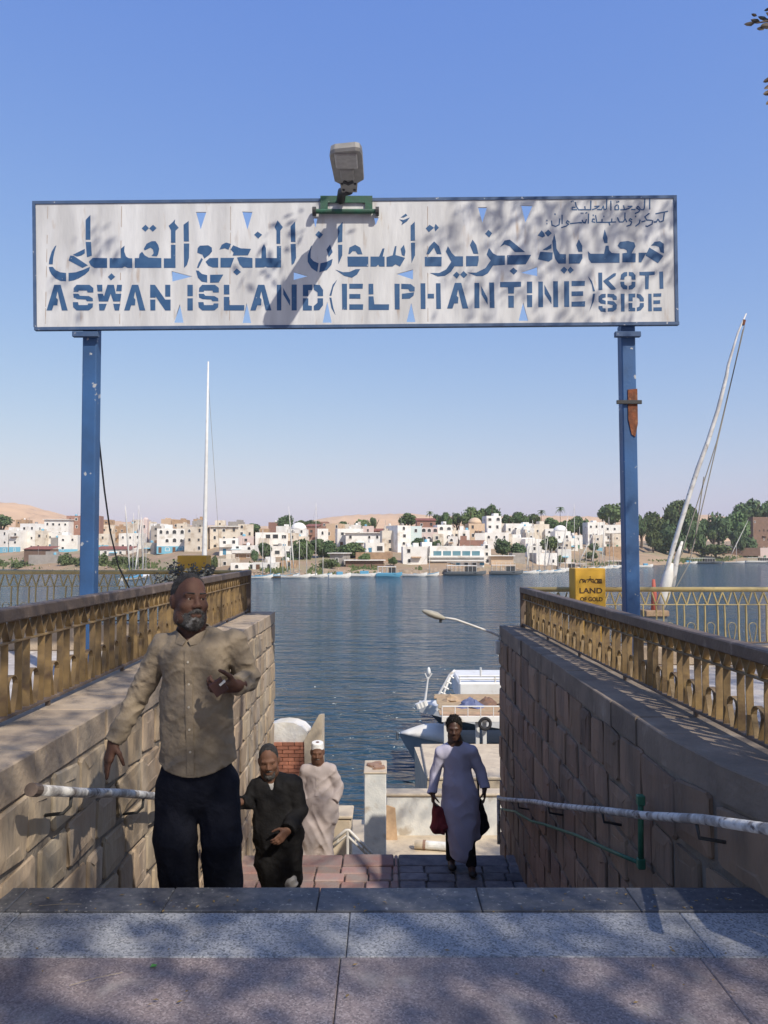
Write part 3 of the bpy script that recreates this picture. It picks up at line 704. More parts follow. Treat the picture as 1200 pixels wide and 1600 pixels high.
# --- posts
for px_t, px_b, py_b in ((138, 132.5, 1072), (983.5, 991, 1072)):
    xt, xb = P(px_t, 520, SIGN_Y).x, P(px_b, 935, SIGN_Y).x
    zt, zm = P(px_t, 505, SIGN_Y).z, P(px_b, 935, SIGN_Y).z
    k = (xb-xt)/(zm-P(px_t, 520, SIGN_Y).z); x0 = xb + k*(0-zm); x1 = xb + k*(zt-zm)
    w = 0.080; yb = SIGN_Y+0.115; mb = MB()
    # square hollow post: outer skin with slightly rounded corners
    c = 0.012
    def ring(x, z): return [(x-w+c, yb-w, z), (x+w-c, yb-w, z), (x+w, yb-w+c, z), (x+w, yb+w-c, z), (x+w-c, yb+w, z), (x-w+c, yb+w, z), (x-w, yb+w-c, z), (x-w, yb-w+c, z)]
    mb.loft([ring(x0+(x1-x0)*t, zt*t) for t in (0, .25, .5, .75, 1)]); po = mb.build('post', POST_BLUE, sgn)
    zt2 = P(px_t, 519, SIGN_Y).z
    xx = x1
    MB().bbox(xx-0.17, xx+0.12, SIGN_Y-0.04, SIGN_Y+0.02, zt2-0.06, zt2+0.0, 0.005).build('bracket', BORDER, po)
    MB().bbox(x0-0.18, x0+0.18, yb-0.18, yb+0.18, 0.0, 0.016, 0.004).build('base_plate', BORDER, po)
    if px_t > 500:
        q = P(989, 645, SIGN_Y); mb = MB(); h0 = P(989, 608, SIGN_Y).z; h1 = P(989, 682, SIGN_Y).z
        yf = yb-w-0.012
        mb.add([(q.x-0.045, yf, h0), (q.x+0.062, yf, h0+0.01), (q.x+0.062, yf, h1+0.15), (q.x+0.03, yf, h1), (q.x-0.01, yf, h1+0.03), (q.x-0.045, yf, h1+0.2),
                (q.x-0.045, yb-w+0.001, h0), (q.x+0.062, yb-w+0.001, h0+0.01), (q.x+0.062, yb-w+0.001, h1+0.15), (q.x+0.03, yb-w+0.001, h1), (q.x-0.01, yb-w+0.001, h1+0.03), (q.x-0.045, yb-w+0.001, h1+0.2)],
               [(0,5,4,3,2,1), (6,7,8,9,10,11)] + [(i, (i+1)%6, 6+(i+1)%6, 6+i) for i in range(6)])
        mb.build('rusty_plate', RUST, po)['label'] = 'rusty steel plate on the right post'
        zc_ = P(989, 628, SIGN_Y).z; xc = q.x-0.02
        MB().bbox(xc-0.16, xc+0.125, yb-w-0.035, yb-w-0.0125, zc_-0.022, zc_+0.022, 0.004).build('clamp', LAMPD, po)

# --- street lamp on the bracket above the sign
lampz = 5.47; LAMPDX = 0.05
lp = thing('flood_lamp', P(541, 325, SIGN_Y-0.03), 'grey street lamp head on a green bracket above the middle of the sign', 'lamp')
bx = P(541, 325, SIGN_Y).x; bz0 = P(541, 331, SIGN_Y).z; bz1 = P(541, 312, SIGN_Y).z
x0, x1 = P(501, 320, SIGN_Y).x, P(582, 320, SIGN_Y).x
fy = SIGN_Y-0.035
mb = MB()
mb.box(x0, x1, fy-0.012, fy, bz1-0.055, bz1+0.025); mb.box(x0, x0+0.085, fy-0.012, fy, bz0, bz1-0.055); mb.box(x1-0.085, x1, fy-0.012, fy, bz0, bz1-0.055)
mb.box(x0, x1, fy-0.0125, fy, bz0-0.03, bz0+0.012); mb.build('bracket_plate', GREENM, lp)
zr = bz0-0.03
MB().tube([(x0-0.06, fy-0.045, zr), (x1+0.05, fy-0.045, zr)], 0.026, 10).build('clamp_rod', GREENM, lp)
for xx in (x0-0.065, x1+0.055): MB().tube([(xx-0.02, fy-0.045, zr), (xx+0.02, fy-0.045, zr)], 0.05, 12).build('bolt', LAMPD, lp)
arm0 = Vector((bx-0.06, fy-0.02, bz0+0.10)); arm1 = Vector((bx+0.05, 8.28, lampz+0.02))
MB().tube([arm0, arm0+Vector((0.02, -0.12, 0.05)), arm1], 0.05, 10).build('arm', LAMPD, lp, smooth=True)
def lamp_ring(z, s, dx=0):
    # outline in plan: narrow neck near the arm, broad head towards the viewer; turned a little
    pl = [(-0.085, 8.30), (-0.095, 8.10), (-0.15, 8.04), (-0.168, 7.55), (-0.155, 7.46), (-0.11, 7.42), (0.10, 7.38), (0.145, 7.40), (0.168, 7.48), (0.17, 8.00), (0.10, 8.08), (0.085, 8.30)]
    cx, cy = 0, 7.85
    return [(bx+LAMPDX+(x-cx)*s+dx, cy+(y-cy)*s, z) for x, y in pl]
MB().loft([lamp_ring(lampz, 0.97), lamp_ring(lampz+0.03, 1.0), lamp_ring(lampz+0.09, 0.96), lamp_ring(lampz+0.13, 0.75)]).build('lamp_head', LAMPG, lp)
bx = bx + LAMPDX
MB().bbox(bx-0.115, bx+0.115, 7.45, 7.74, lampz-0.016, lampz+0.01, 0.012).build('lens', GLASS_L, lp)
MB().bbox(bx-0.08, bx+0.07, 7.75, 7.98, lampz-0.022, lampz+0.01, 0.014).build('driver_cover', LAMPG, lp)
mb = MB().tube([(bx-0.05, 8.0, lampz-0.02), (bx+0.0, 8.03, lampz-0.03), (bx+0.05, 8.0, lampz-0.02)], 0.018, 8); mb.build('cable_gland', LAMPD, lp)
for xx, yy_ in ((bx-0.07, 8.08), (bx+0.07, 8.08), (bx-0.06, 8.22), (bx+0.06, 8.22)):
    MB().tube([(xx, yy_, lampz+0.005), (xx, yy_, lampz-0.014)], 0.014, 8).build('screw', LAMPD, lp)

# ================================================================== RAILINGS
GOLD = mat('gold_paint', (0.25, 0.165, 0.070), (0.155, 0.105, 0.055), scale=9, rough=0.5, bump=0.15, bscale=30, c3=(0.10, 0.065, 0.04), s3=10, t3=(0.54, 0.72), rand=0.2, spec=0.4)
GOLDP = mat('gold_rail', (0.44, 0.35, 0.16), (0.36, 0.28, 0.13), scale=7, rough=0.5, c3=(0.2, 0.15, 0.09), s3=12, t3=(0.6, 0.75))
RAILB = mat('rail_brown', (0.15, 0.11, 0.085), (0.105, 0.078, 0.062), scale=6, rough=0.6, bump=0.2, bscale=40, c3=(0.28, 0.22, 0.18), s3=9, t3=(0.6, 0.75))
PIT = 0.277; GAP0 = 0.10
def strip_mesh(name, pts, depth, t, m):
    """flat bar bent along pts (in the rail plane: s along, z up), depth across the rail"""
    mb = MB(); n = len(pts); rings = []
    for i, (s, z) in enumerate(pts):
        a = Vector(pts[max(i-1, 0)]); b = Vector(pts[min(i+1, n-1)]); d = (b-a).normalized(); nn = Vector((-d.y, d.x))*t/2
        rings.append([(s-nn.x, -depth/2, z-nn.y), (s+nn.x, -depth/2, z+nn.y), (s+nn.x, depth/2, z+nn.y), (s-nn.x, depth/2, z-nn.y)])
    mb.loft(rings); return mb.mesh(name, m)
def railing(name, a, b, zb, h, label, depth=0.085, group=None, toprail='brown', th=0.007, gm=None):
    GOLD = gm or globals()['GOLD']
    a = Vector((a[0], a[1], zb)); b = Vector((b[0], b[1], zb)); L_ = (b-a).length; rz = math.atan2((b-a).y, (b-a).x)
    r = thing(name, a, label, 'railing', group, rz)
    zmid = h*0.70
    tm = RAILB if toprail == 'brown' else GOLDP
    if toprail == 'brown': MB().bbox(-0.03, L_+0.03, -0.045, 0.045, h-0.075, h, 0.008).build('top_rail', tm, r, local=True)
    else: MB().tube([(-0.03, 0, h-0.03), (L_+0.03, 0, h-0.03)], 0.034, 10).build('top_rail', tm, r, local=True, smooth=True)
    MB().bbox(0, L_, -depth/2-0.004, depth/2+0.004, zmid-0.005, zmid+0.007, 0.002).build('middle_rail', GOLD, r, local=True)
    MB().bbox(0, L_, -0.022, 0.022, 0.035, 0.055, 0.003).build('bottom_rail', RAILB, r, local=True)
    zt = h-0.07
    slat = strip_mesh('slat', [(0.006, 0.05), (0.0, 0.05+0.35*(zmid-0.05)), (0.004, 0.05+0.7*(zmid-0.05)), (0.0, zmid-0.004)], depth, th, GOLD)
    zz = [strip_mesh('zigzag_bar', [(0, zmid+0.006), (w, zt)], depth, th, GOLD) for w in (0.062, -0.062, 0.05, -0.05)]
    w = PIT-GAP0; c = GAP0+w/2; hz = 0.05 + 0.50*(zmid-0.05); rad = w*0.30
    ar = [(c-0.018, 0.052), (c-rad*0.75, 0.05+0.45*(hz-0.05)), (c-rad, hz-0.04)] + [(c-rad*math.cos(t), hz-0.04+rad*math.sin(t)) for t in (0.5, 1.05, 1.57, 2.09, 2.64)] + [(c+rad, hz-0.04), (c+rad*0.75, 0.05+0.45*(hz-0.05)), (c+0.018, 0.052)]
    arch = strip_mesh('arch', ar, depth*0.75, 0.005, GOLD)
    n = int(L_/PIT)
    for k in range(n):
        s = k*PIT + (L_-n*PIT)/2
        for sx_ in (s, s+GAP0):
            o = link('slat', slat, r, (sx_+random.uniform(-.004, .004), random.uniform(-.003, .003), 0)); o.rotation_euler = (random.uniform(-.012, .012), random.uniform(-.012, .012), random.uniform(-.13, .13))
        link('arch', arch, r, (s+random.uniform(-.005, .005), 0, 0)).rotation_euler = (random.uniform(-.03, .03), 0, 0)
        link('zigzag_bar', zz[0], r, (s+0.002, 0, 0)); link('zigzag_bar', zz[1], r, (s+GAP0+0.03, 0, 0))
        link('zigzag_bar', zz[2], r, (s+GAP0+0.036, 0, 0)); link('zigzag_bar', zz[3], r, (s+PIT-0.004, 0, 0))
    s = 1.1
    foot = MB().box(-0.012, 0.012, -0.012, 0.012, 0, 0.036).mesh('foot', RAILB)
    while s < L_: link('foot', foot, r, (s, 0, 0)); s += 1.35
    post = MB().bbox(-0.03, 0.03, -0.04, 0.04, 0, h-0.074, 0.004).mesh('end_post', RAILB)
    link('end_post', post, r, (-0.001, 0, 0)); link('end_post', post, r, (L_, 0, 0))
    return r
railing('railing', (-2.11, 2.4), (-2.075, 11.78), LCAP, 0.65, 'gold lotus-pattern railing on the sunlit left stair wall', 0.042)
railing('railing', (1.985, 2.4), (1.865, 10.33), RCAP, 0.535, 'gold lotus-pattern railing on the shaded right stair wall', 0.042)
# kerbs and railings along the river
KL, KR = 0.40, 0.24
tag(MB().bbox(-24, -2.43, 11.72, 11.99, 0.003, KL, 0.015).build('kerb_wall', CAP), 'low stone kerb under the river railing left of the stairs', 'wall')
tag(MB().bbox(2.29, 24, 10.28, 10.58, 0.003, KR, 0.015).build('kerb_wall', CAP), 'low stone kerb under the river railing right of the stairs', 'wall')
railing('railing', (-2.22, 11.86), (-9.6, 11.86), KL, 1.215-KL, 'thin gold river railing left of the stairs', 0.03, toprail='pipe', th=0.014, gm=GOLDP)
railing('railing', (1.97, 10.42), (8.7, 10.42), KR, 1.028-KR, 'thin gold river railing right of the stairs', 0.03, toprail='pipe', th=0.014, gm=GOLDP)

# ---- yellow pylons
YELL = mat('yellow_paint', (0.62, 0.36, 0.045), (0.55, 0.31, 0.05), scale=5, rough=0.6, bump=0.1, bscale=40, c3=(0.42, 0.25, 0.06), s3=9, t3=(0.62, 0.78))
INK = mat('dark_ink', (0.075, 0.045, 0.025), rough=0.7)
def pylon(x0, x1, y, top, dep, label):
    p = thing('pylon', ((x0+x1)/2, y+dep/2, 0), label, 'pillar')
    MB().bbox(x0, x1, y, y+dep, 0.003, top, 0.01).build('body', YELL, p)
    MB().bbox(x0-0.05, x1+0.05, y-0.05, y+dep+0.05, 0.002, 0.10, 0.01).build('plinth', CAP, p)
    return p
PY = 10.05
a_, b_ = P(898, 888, PY), P(946, 888, PY)
pyl = pylon(a_.x, b_.x, PY, a_.z, 0.32, 'yellow pylon lettered LAND OF GOLD behind the right railing')
a2, b2 = P(277, 868, 11.4), P(322, 868, 11.4)
pylon(a2.x, b2.x, 11.4, a2.z, 0.34, 'plain yellow pylon behind the dried shrub at the left river railing')
def text(name, body, x, z, width, height, Y, m, parent):
    cu = bpy.data.curves.new(name, 'FONT'); cu.body = body; cu.extrude = 0.001; cu.offset = 0.022
    tmp = bpy.data.objects.new(name, cu); COL.objects.link(tmp); dg = bpy.context.evaluated_depsgraph_get()
    me = bpy.data.meshes.new_from_object(tmp.evaluated_get(dg)); bpy.data.objects.remove(tmp); bpy.data.curves.remove(cu)
    v = np.array([w.co[:] for w in me.vertices]); x0, x1, y0, y1 = v[:,0].min(), v[:,0].max(), v[:,1].min(), v[:,1].max()
    for w in me.vertices:
        c = w.co.copy(); w.co = (x + (c.x-x0)/(x1-x0)*width, Y - c.z, z + (c.y-y0)/(y1-y0)*height)
    me.transform(Matrix.Translation(-wloc(parent))); me.materials.clear(); me.materials.append(m)
    return link(name, me, parent)
q0, q1 = P(905.5, 927, PY), P(941, 918.5, PY)
text('lettering', 'LAND', q0.x, q0.z, q1.x-q0.x, q1.z-q0.z, PY-0.003, INK, pyl)
q0, q1 = P(906.5, 939.5, PY), P(941.5, 933, PY)
text('lettering', 'OF GOLD', q0.x, q0.z, q1.x-q0.x, q1.z-q0.z, PY-0.003, INK, pyl)
# emblem above the words: low arches either side of a winged roof with a dot
mb = MB()
def pstrokes(mb, lines, w, Y):
    for ln in lines:
        for (x0, y0), (x1, y1) in zip(ln[:-1], ln[1:]):
            mb.bar(P(x0, y0, Y), P(x1, y1, Y), 0.002, w*Y/FPX, up=(0, 1, 0)) if False else mb.obox((P(x0,y0,Y)+P(x1,y1,Y))/2, (P(x1,y1,Y)-P(x0,y0,Y))/2*1.04, (0, 0.001, 0), Vector((-(P(x1,y1,Y)-P(x0,y0,Y)).z, 0, (P(x1,y1,Y)-P(x0,y0,Y)).x)).normalized()*w*Y/FPX/2)
emb = [[(350,545),(348,500),(375,465),(405,470),(415,520)], [(405,545),(440,500)], [(415,470),(440,478),(460,545)], [(460,540),(475,480)], [(490,470),(520,480),(545,460),(565,450),(590,470),(620,475)], [(510,530),(560,470),(610,535)], [(625,460),(632,545)],
       [(655,545),(658,495),(690,462),(715,475),(725,540)], [(715,545),(745,490)], [(745,470),(752,545)], [(770,465),(775,545)], [(795,470),(802,545)], [(690,470),(800,468)], [(655,540),(700,545),(808,545)], [(560,405),(566,430)]]
pstrokes(mb, [Z(880, 870, 13.33, l) for l in emb], 1.25, PY-0.003); mb.build('emblem', INK, pyl)

# ---- pipe handrails of the stairs
PIPE = mat('pipe_white', (0.62, 0.60, 0.56), (0.30, 0.28, 0.26), scale=11, rough=0.6, bump=0.4, bscale=30, c3=(0.13, 0.11, 0.10), s3=18, t3=(0.56, 0.66), lo=0.45, hi=0.6)
GREENP = mat('green_pipe', (0.03, 0.115, 0.065), (0.045, 0.15, 0.09), scale=20, rough=0.5)
hl = thing('handrail', (-1.56, 6, -1.8), 'scuffed white pipe handrail fixed to the left stair wall', 'handrail')
A_ = Vector((-1.555, 3.46, P(45, 1232, 3.46).z)); B_ = Vector((-1.555, 8.75, P(385, 1257, 8.65).z))
n = 9; pts = [A_.lerp(B_, k/n) + Vector((random.uniform(-.004, .004), 0, random.uniform(-.008, .008))) for k in range(n+1)]
MB().tube(pts, 0.0245, 12).build('pipe', PIPE, hl, smooth=True)
MB().tube([pts[0]-Vector((0, .03, -.01)), pts[0]+Vector((0, .035, -.012))], 0.030, 12).build('end_cap', RAILB, hl)
for t in (0.08, 0.30, 0.52, 0.75, 0.96):
    q = A_.lerp(B_, t); MB().tube([q+Vector((0, 0, -0.02)), q+Vector((-0.005, 0, -0.075)), q+Vector((-0.04, 0, -0.11)), q+Vector((-0.13, 0, -0.12))], 0.009, 8).build('hook', LAMPD, hl, smooth=True)
hr = thing('handrail', (1.44, 6, -1.8), 'scuffed white pipe handrail along the right stair wall', 'handrail')
A_ = Vector((1.44, 2.75, P(1205, 1281, 2.86).z)); B_ = Vector((1.44, G(775, 1247, 0).y, 0)); B_.y = 1.44*1200/176; B_.z = P(776, 1247, B_.y).z
pts = [A_.lerp(B_, k/n) + Vector((random.uniform(-.004, .004), 0, random.uniform(-.01, .01))) for k in range(n+1)]
MB().tube(pts, 0.0225, 12).build('pipe', PIPE, hr, smooth=True)
MB().tube([B_+Vector((0, 0, 0.03)), Vector((1.44, B_.y, LAND_Z))], 0.022, 10).build('end_post', PIPE, hr, smooth=True)
for t in (0.12, 0.34, 0.58, 0.8):
    q = A_.lerp(B_, t); MB().tube([q+Vector((0, 0, -0.02)), q+Vector((0.01, 0, -0.08)), q+Vector((0.13, 0, -0.10))], 0.009, 8).build('hook', LAMPD, hr, smooth=True)
gp = thing('water_pipe', (1.5, 6.5, -1.8), 'thin green water pipe running down the right stair wall', 'pipe')
xg = 1.485
def onwall(px, py): 
    Y = xg/((px-600)/FPX)*1.0
    for _ in range(4):
        d = ray(px, py); t = xg/d.x; 
    return EYE*Vector((0,0,1)) + d*t
MB().tube([onwall(1001, 1250), onwall(1001.5, 1350)], 0.017, 8).build('riser', GREENP, gp, smooth=True)
MB().tube([onwall(1001, 1349), onwall(960, 1332), onwall(900, 1305), onwall(850, 1288), onwall(830, 1283), onwall(805, 1268), onwall(783, 1264)], 0.013, 8).build('run', GREENP, gp, smooth=True)
for q in (onwall(1001, 1250), onwall(1001.5, 1349)): MB().bbox(q.x-.022, q.x+.022, q.y-.022, q.y+.022, q.z-.03, q.z+.03, .006).build('fitting', GREENP, gp)

# ---- lamp arm on the end of the right wall
la = thing('wall_lamp', (RW_X, 10.4, -0.3), 'white street lamp reaching over the water from the end of the right wall', 'lamp')
LY = 10.45
WHP = mat('white_paint', (0.62, 0.59, 0.54), (0.50, 0.47, 0.42), scale=12, rough=0.5, c3=(0.35, 0.28, 0.2), s3=20, t3=(0.66, 0.76))
MB().tube([P(781, 1008, LY), P(783, 1000, LY), P(781, 995, LY), P(772, 990, LY), P(740, 978, LY), P(712, 968, LY), P(700, 966, LY), P(692, 965, LY)], 0.016, 10).build('arm', WHP, la, smooth=True)
rings = []
for t, w, hgt in ((0, .022, .02), (.12, .045, .03), (.35, .085, .048), (.65, .08, .044), (.88, .045, .028), (1, .01, .01)):
    c = P(695, 966.5, LY).lerp(P(659, 954, LY), t)
    rings.append([tuple(c + Vector((0.25*hgt*math.sin(a), w*math.cos(a), hgt*math.sin(a)))) for a in [2*math.pi*k/12 for k in range(12)]])
MB().loft(rings).build('lamp_head', mat('lamp_shell', (0.40, 0.37, 0.29), (0.33, 0.30, 0.24), scale=14, rough=0.5), la, smooth=True)
MB().tube([P(688.5, 966, LY), P(688.5, 973, LY)], 0.02, 8).build('photocell', LAMPD, la)
MB().bbox(RW_X-0.07, RW_X+0.03, LY-0.05, LY+0.05, P(781, 1014, LY).z-0.06, P(781, 1008, LY).z+0.06, 0.005).build('wall_plate', WHP, la)

# ---- white metal rail lying by the lower steps, crate and cable
wr = thing('steel_rail', (P(545, 1300, 11.3).x, 11.3, -3.4), 'bent white steel rail beside the lower steps', 'handrail')
RY = 11.2
MB().tube([P(518, 1316, RY), P(541, 1297, RY), P(545, 1297, RY), P(583, 1336, RY)], 0.022, 8).build('upper_bar', WHP, wr, smooth=True)
MB().tube([P(520, 1324, RY), P(542, 1305, RY), P(576, 1338, RY)], 0.018, 8).build('lower_bar', WHP, wr, smooth=True)
for x_, y_ in ((528, 1309), (543, 1298), (556, 1309), (568, 1321)): MB().tube([P(x_, y_, RY), P(x_-1, y_+9, RY)], 0.014, 6).build('baluster', WHP, wr)
MB().tube([P(543, 1298, RY), (P(543, 1298, RY).x, RY, -3.3)], 0.022, 8).build('post', WHP, wr)
bk = thing('plaster_block', (P(536, 1300, 12.4).x, 12.4, -3.9), 'cream plaster block beside the lower steps', 'block')
q0, q1 = P(516, 1280, 12.4), P(549, 1280, 12.4)
MB().bbox(q0.x, q1.x, 12.4, 12.9, -3.98, q0.z, 0.03).build('body', CREAM, bk); MB().bbox(q0.x-0.02, q1.x+0.02, 12.38, 12.92, q0.z-0.001, q0.z+0.05, 0.015).build('top_slab', CREAM, bk)
cb = [P(150, 640, 9.6), P(156, 700, 10.2), P(163, 765, 10.8), P(172, 830, 11.3), P(185, 885, 11.6), P(205, 925, 11.7), P(212, 938, 11.75)]
tag(MB().tube(cb, 0.012, 6).build('hanging_cable', LAMPD, smooth=True), 'thin dark cable hanging from the left sign post to the river railing', 'cable')

# ================================================================== THE FAR BANK
SHORE = [(-400, 886), (0, 889), (200, 893), (330, 900), (420, 901.5), (560, 900.5), (700, 899), (830, 895), (900, 891), (960, 887), (1010, 883.5), (1100, 880), (1250, 878), (1700, 876)]
def shore_Y(px):
    for (x0, y0), (x1, y1) in zip(SHORE[:-1], SHORE[1:]):
        if x0 <= px <= x1:
            yv = y0 + (y1-y0)*(px-x0)/(x1-x0); return G(600, yv, WATER_Z).y
    return G(600, SHORE[0][1] if px < SHORE[0][0] else SHORE[-1][1], WATER_Z).y
def rise(off):
    T = [(-30, -4), (-3, -0.6), (0, 0), (3, 0.9), (9, 1.6), (16, 2.6), (30, 4.2), (50, 6.2), (80, 8.3), (120, 10), (200, 12), (400, 14), (900, 16), (2500, 20)]
    for (a, h0), (b, h1) in zip(T[:-1], T[1:]):
        if a <= off <= b: return h0 + (h1-h0)*(off-a)/(b-a)
    return T[-1][1]
def ground_z(px, off): return WATER_Z + rise(off)
SAND = mat('bank_earth', (0.36, 0.255, 0.17), (0.28, 0.20, 0.13), scale=0.12, rough=0.95, bump=0.4, bscale=0.8, c3=(0.29, 0.25, 0.155), s3=0.06, t3=(0.5, 0.68), bdist=0.3)
DUNE = mat('desert_sand', (0.62, 0.41, 0.245), (0.52, 0.345, 0.21), scale=0.02, rough=0.95, bump=0.5, bscale=0.05, bdist=4, c3=(0.36, 0.23, 0.15), s3=0.03, t3=(0.6, 0.72))
pxs = list(range(-400, 1701, 20)); offs = [-30, -3, 0, 2, 5, 9, 16, 25, 40, 60, 90, 130, 200, 400, 900, 2500]
v = []; f = []
rr = random.Random(3)
for off in offs:
    for px in pxs:
        Y = shore_Y(px) + off
        if off > 0: z = ground_z(px, off) + rr.uniform(-.12, .12)*min(off, 20)/4
        else: z = ground_z(px, off)
        v.append(((px-600)/FPX*Y, Y + (rr.uniform(-1, 1) if 0 < off < 30 else 0), z))
nx = len(pxs)
for j in range(len(offs)-1):
    for i in range(nx-1): f.append((j*nx+i, j*nx+i+1, (j+1)*nx+i+1, (j+1)*nx+i))
tag(MB().add(v, f).build('terrain', SAND, smooth=True), kind='structure')
# desert hills behind the town
def hill(name, prof, Y, depth, seed):
    rnd = random.Random(seed); v = []; f = []; n = 0; xs = []
    for (x0, y0), (x1, y1) in zip(prof[:-1], prof[1:]):
        k = max(2, int((x1-x0)/6))
        for i in range(k): xs.append((x0+(x1-x0)*i/k, y0+(y1-y0)*i/k))
    xs.append(prof[-1])
    rows = 7
    for r in range(rows):
        t = r/(rows-1)
        for (x, y) in xs:
            top = P(x, y, Y).z; w = Y + (t-0.5)*depth
            h = math.sin(math.pi*min(t*1.0, 1))**0.8 if t < 1 else 0
            zz = 8 + (top-8)*h + rnd.uniform(-1, 1)*0.02*(top-8)*(1 if 0 < t < 1 else 0)
            v.append(((x-600)/FPX*Y*(1+(t-0.5)*0.02), w, zz))
    m = len(xs)
    for r in range(rows-1):
        for i in range(m-1): f.append((r*m+i, r*m+i+1, (r+1)*m+i+1, (r+1)*m+i))
    tag(MB().add(v, f).build(name, DUNE, smooth=True), kind='structure')
hill('desert_hill', [(-260, 800), (-120, 786), (-30, 783), (10, 785), (40, 789), (70, 797), (100, 806), (150, 812), (260, 820)], 1250, 500, 1)
hill('desert_hill', [(430, 830), (480, 814), (520, 807), (560, 804), (610, 803), (650, 803), (690, 808), (760, 806), (830, 806), (900, 806), (990, 812), (1060, 806), (1100, 804), (1160, 812), (1300, 812), (1400, 820)], 1600, 500, 2)
hill('desert_hill', [(150, 828), (220, 821), (300, 820), (360, 821), (420, 822), (520, 828)], 1900, 400, 5)

# ---- houses
HW = {
 'white': mat('house_white', (0.80, 0.78, 0.74), (0.70, 0.67, 0.62), scale=0.5, rough=0.9, c3=(0.52, 0.46, 0.38), s3=0.35, t3=(0.58, 0.75), rand=0.06),
 'cream': mat('house_cream', (0.68, 0.61, 0.51), (0.58, 0.51, 0.42), scale=0.5, rough=0.9, c3=(0.42, 0.33, 0.24), s3=0.5, t3=(0.55, 0.72), rand=0.08),
 'orange': mat('house_orange', (0.60, 0.45, 0.31), (0.54, 0.40, 0.28), scale=0.6, rough=0.9),
 'pink': mat('house_pink', (0.64, 0.52, 0.48), (0.58, 0.47, 0.43), scale=0.6, rough=0.9),
 'brick': mat('house_brick', (0.33, 0.185, 0.14), (0.27, 0.155, 0.12), scale=1.2, rough=0.95, c3=(0.36, 0.20, 0.15), s3=2.5),
 'grey': mat('house_grey', (0.36, 0.33, 0.30), (0.29, 0.265, 0.24), scale=0.8, rough=0.95),
 'blue': mat('house_blue', (0.16, 0.42, 0.56), (0.20, 0.45, 0.58), scale=0.7, rough=0.8),
 'teal': mat('house_teal', (0.58, 0.68, 0.66), (0.60, 0.68, 0.66), scale=0.7, rough=0.85),
 'brown': mat('house_brown', (0.17, 0.11, 0.08), (0.21, 0.135, 0.10), scale=0.7, rough=0.95),
 'tan': mat('house_tan', (0.46, 0.31, 0.19), (0.37, 0.25, 0.16), scale=0.8, rough=0.95, c3=(0.30, 0.2, 0.13), s3=1.2, t3=(.5, .7)),
}
PANE = mat('window_dark', (0.035, 0.04, 0.045), (0.06, 0.06, 0.06), scale=0.9, rough=0.25, spec=0.5, rand=0.3)
PANE_B = mat('window_blue', (0.10, 0.22, 0.26), (0.14, 0.26, 0.30), scale=0.5, rough=0.2, spec=0.5)
REDROOF = mat('red_roof', (0.27, 0.10, 0.075), (0.21, 0.085, 0.065), scale=1.2, rough=0.9)
DOORM = [mat('door_brown', (0.16, 0.085, 0.05), rough=0.7), mat('door_blue', (0.07, 0.22, 0.34), rough=0.6), mat('door_green', (0.08, 0.20, 0.13), rough=0.6)]
WINM = {}
def window_mesh(kind, fm, pm=None):
    key = (kind, fm.name)
    if key in WINM: return WINM[key]
    mb = MB(); fr = 0.10
    if kind == 'arch':
        out = [(-.5, 0), (.5, 0), (.5, .62)] + [(.5*math.cos(t), .62+.38*math.sin(t)) for t in (.52, 1.05, 1.57, 2.09, 2.62)] + [(-.5, .62)]
    else: out = [(-.5, 0), (.5, 0), (.5, 1), (-.5, 1)]
    n = len(out); cx, cz = 0, .5
    inn = [(x*(1-2*fr), cz+(z-cz)*(1-2*fr)) for x, z in out]
    A_ = [(x, 0, z) for x, z in out]; B_ = [(x, -.09, z) for x, z in out]; C_ = [(x, -.09, z) for x, z in inn]; D_ = [(x, -.012, z) for x, z in inn]
    mb.add(A_+B_+C_+D_, [(i, (i+1) % n, n+(i+1) % n, n+i) for i in range(n)] + [(n+i, n+(i+1) % n, 2*n+(i+1) % n, 2*n+i) for i in range(n)] + [(2*n+i, 2*n+(i+1) % n, 3*n+(i+1) % n, 3*n+i) for i in range(n)], 0)
    mb.add(D_, [tuple(range(n))], 1)
    if kind == 'blue' : pass
    me = mb.mesh('window', [fm, pm or PANE]); WINM[key] = me
    return me
HOUSES = []
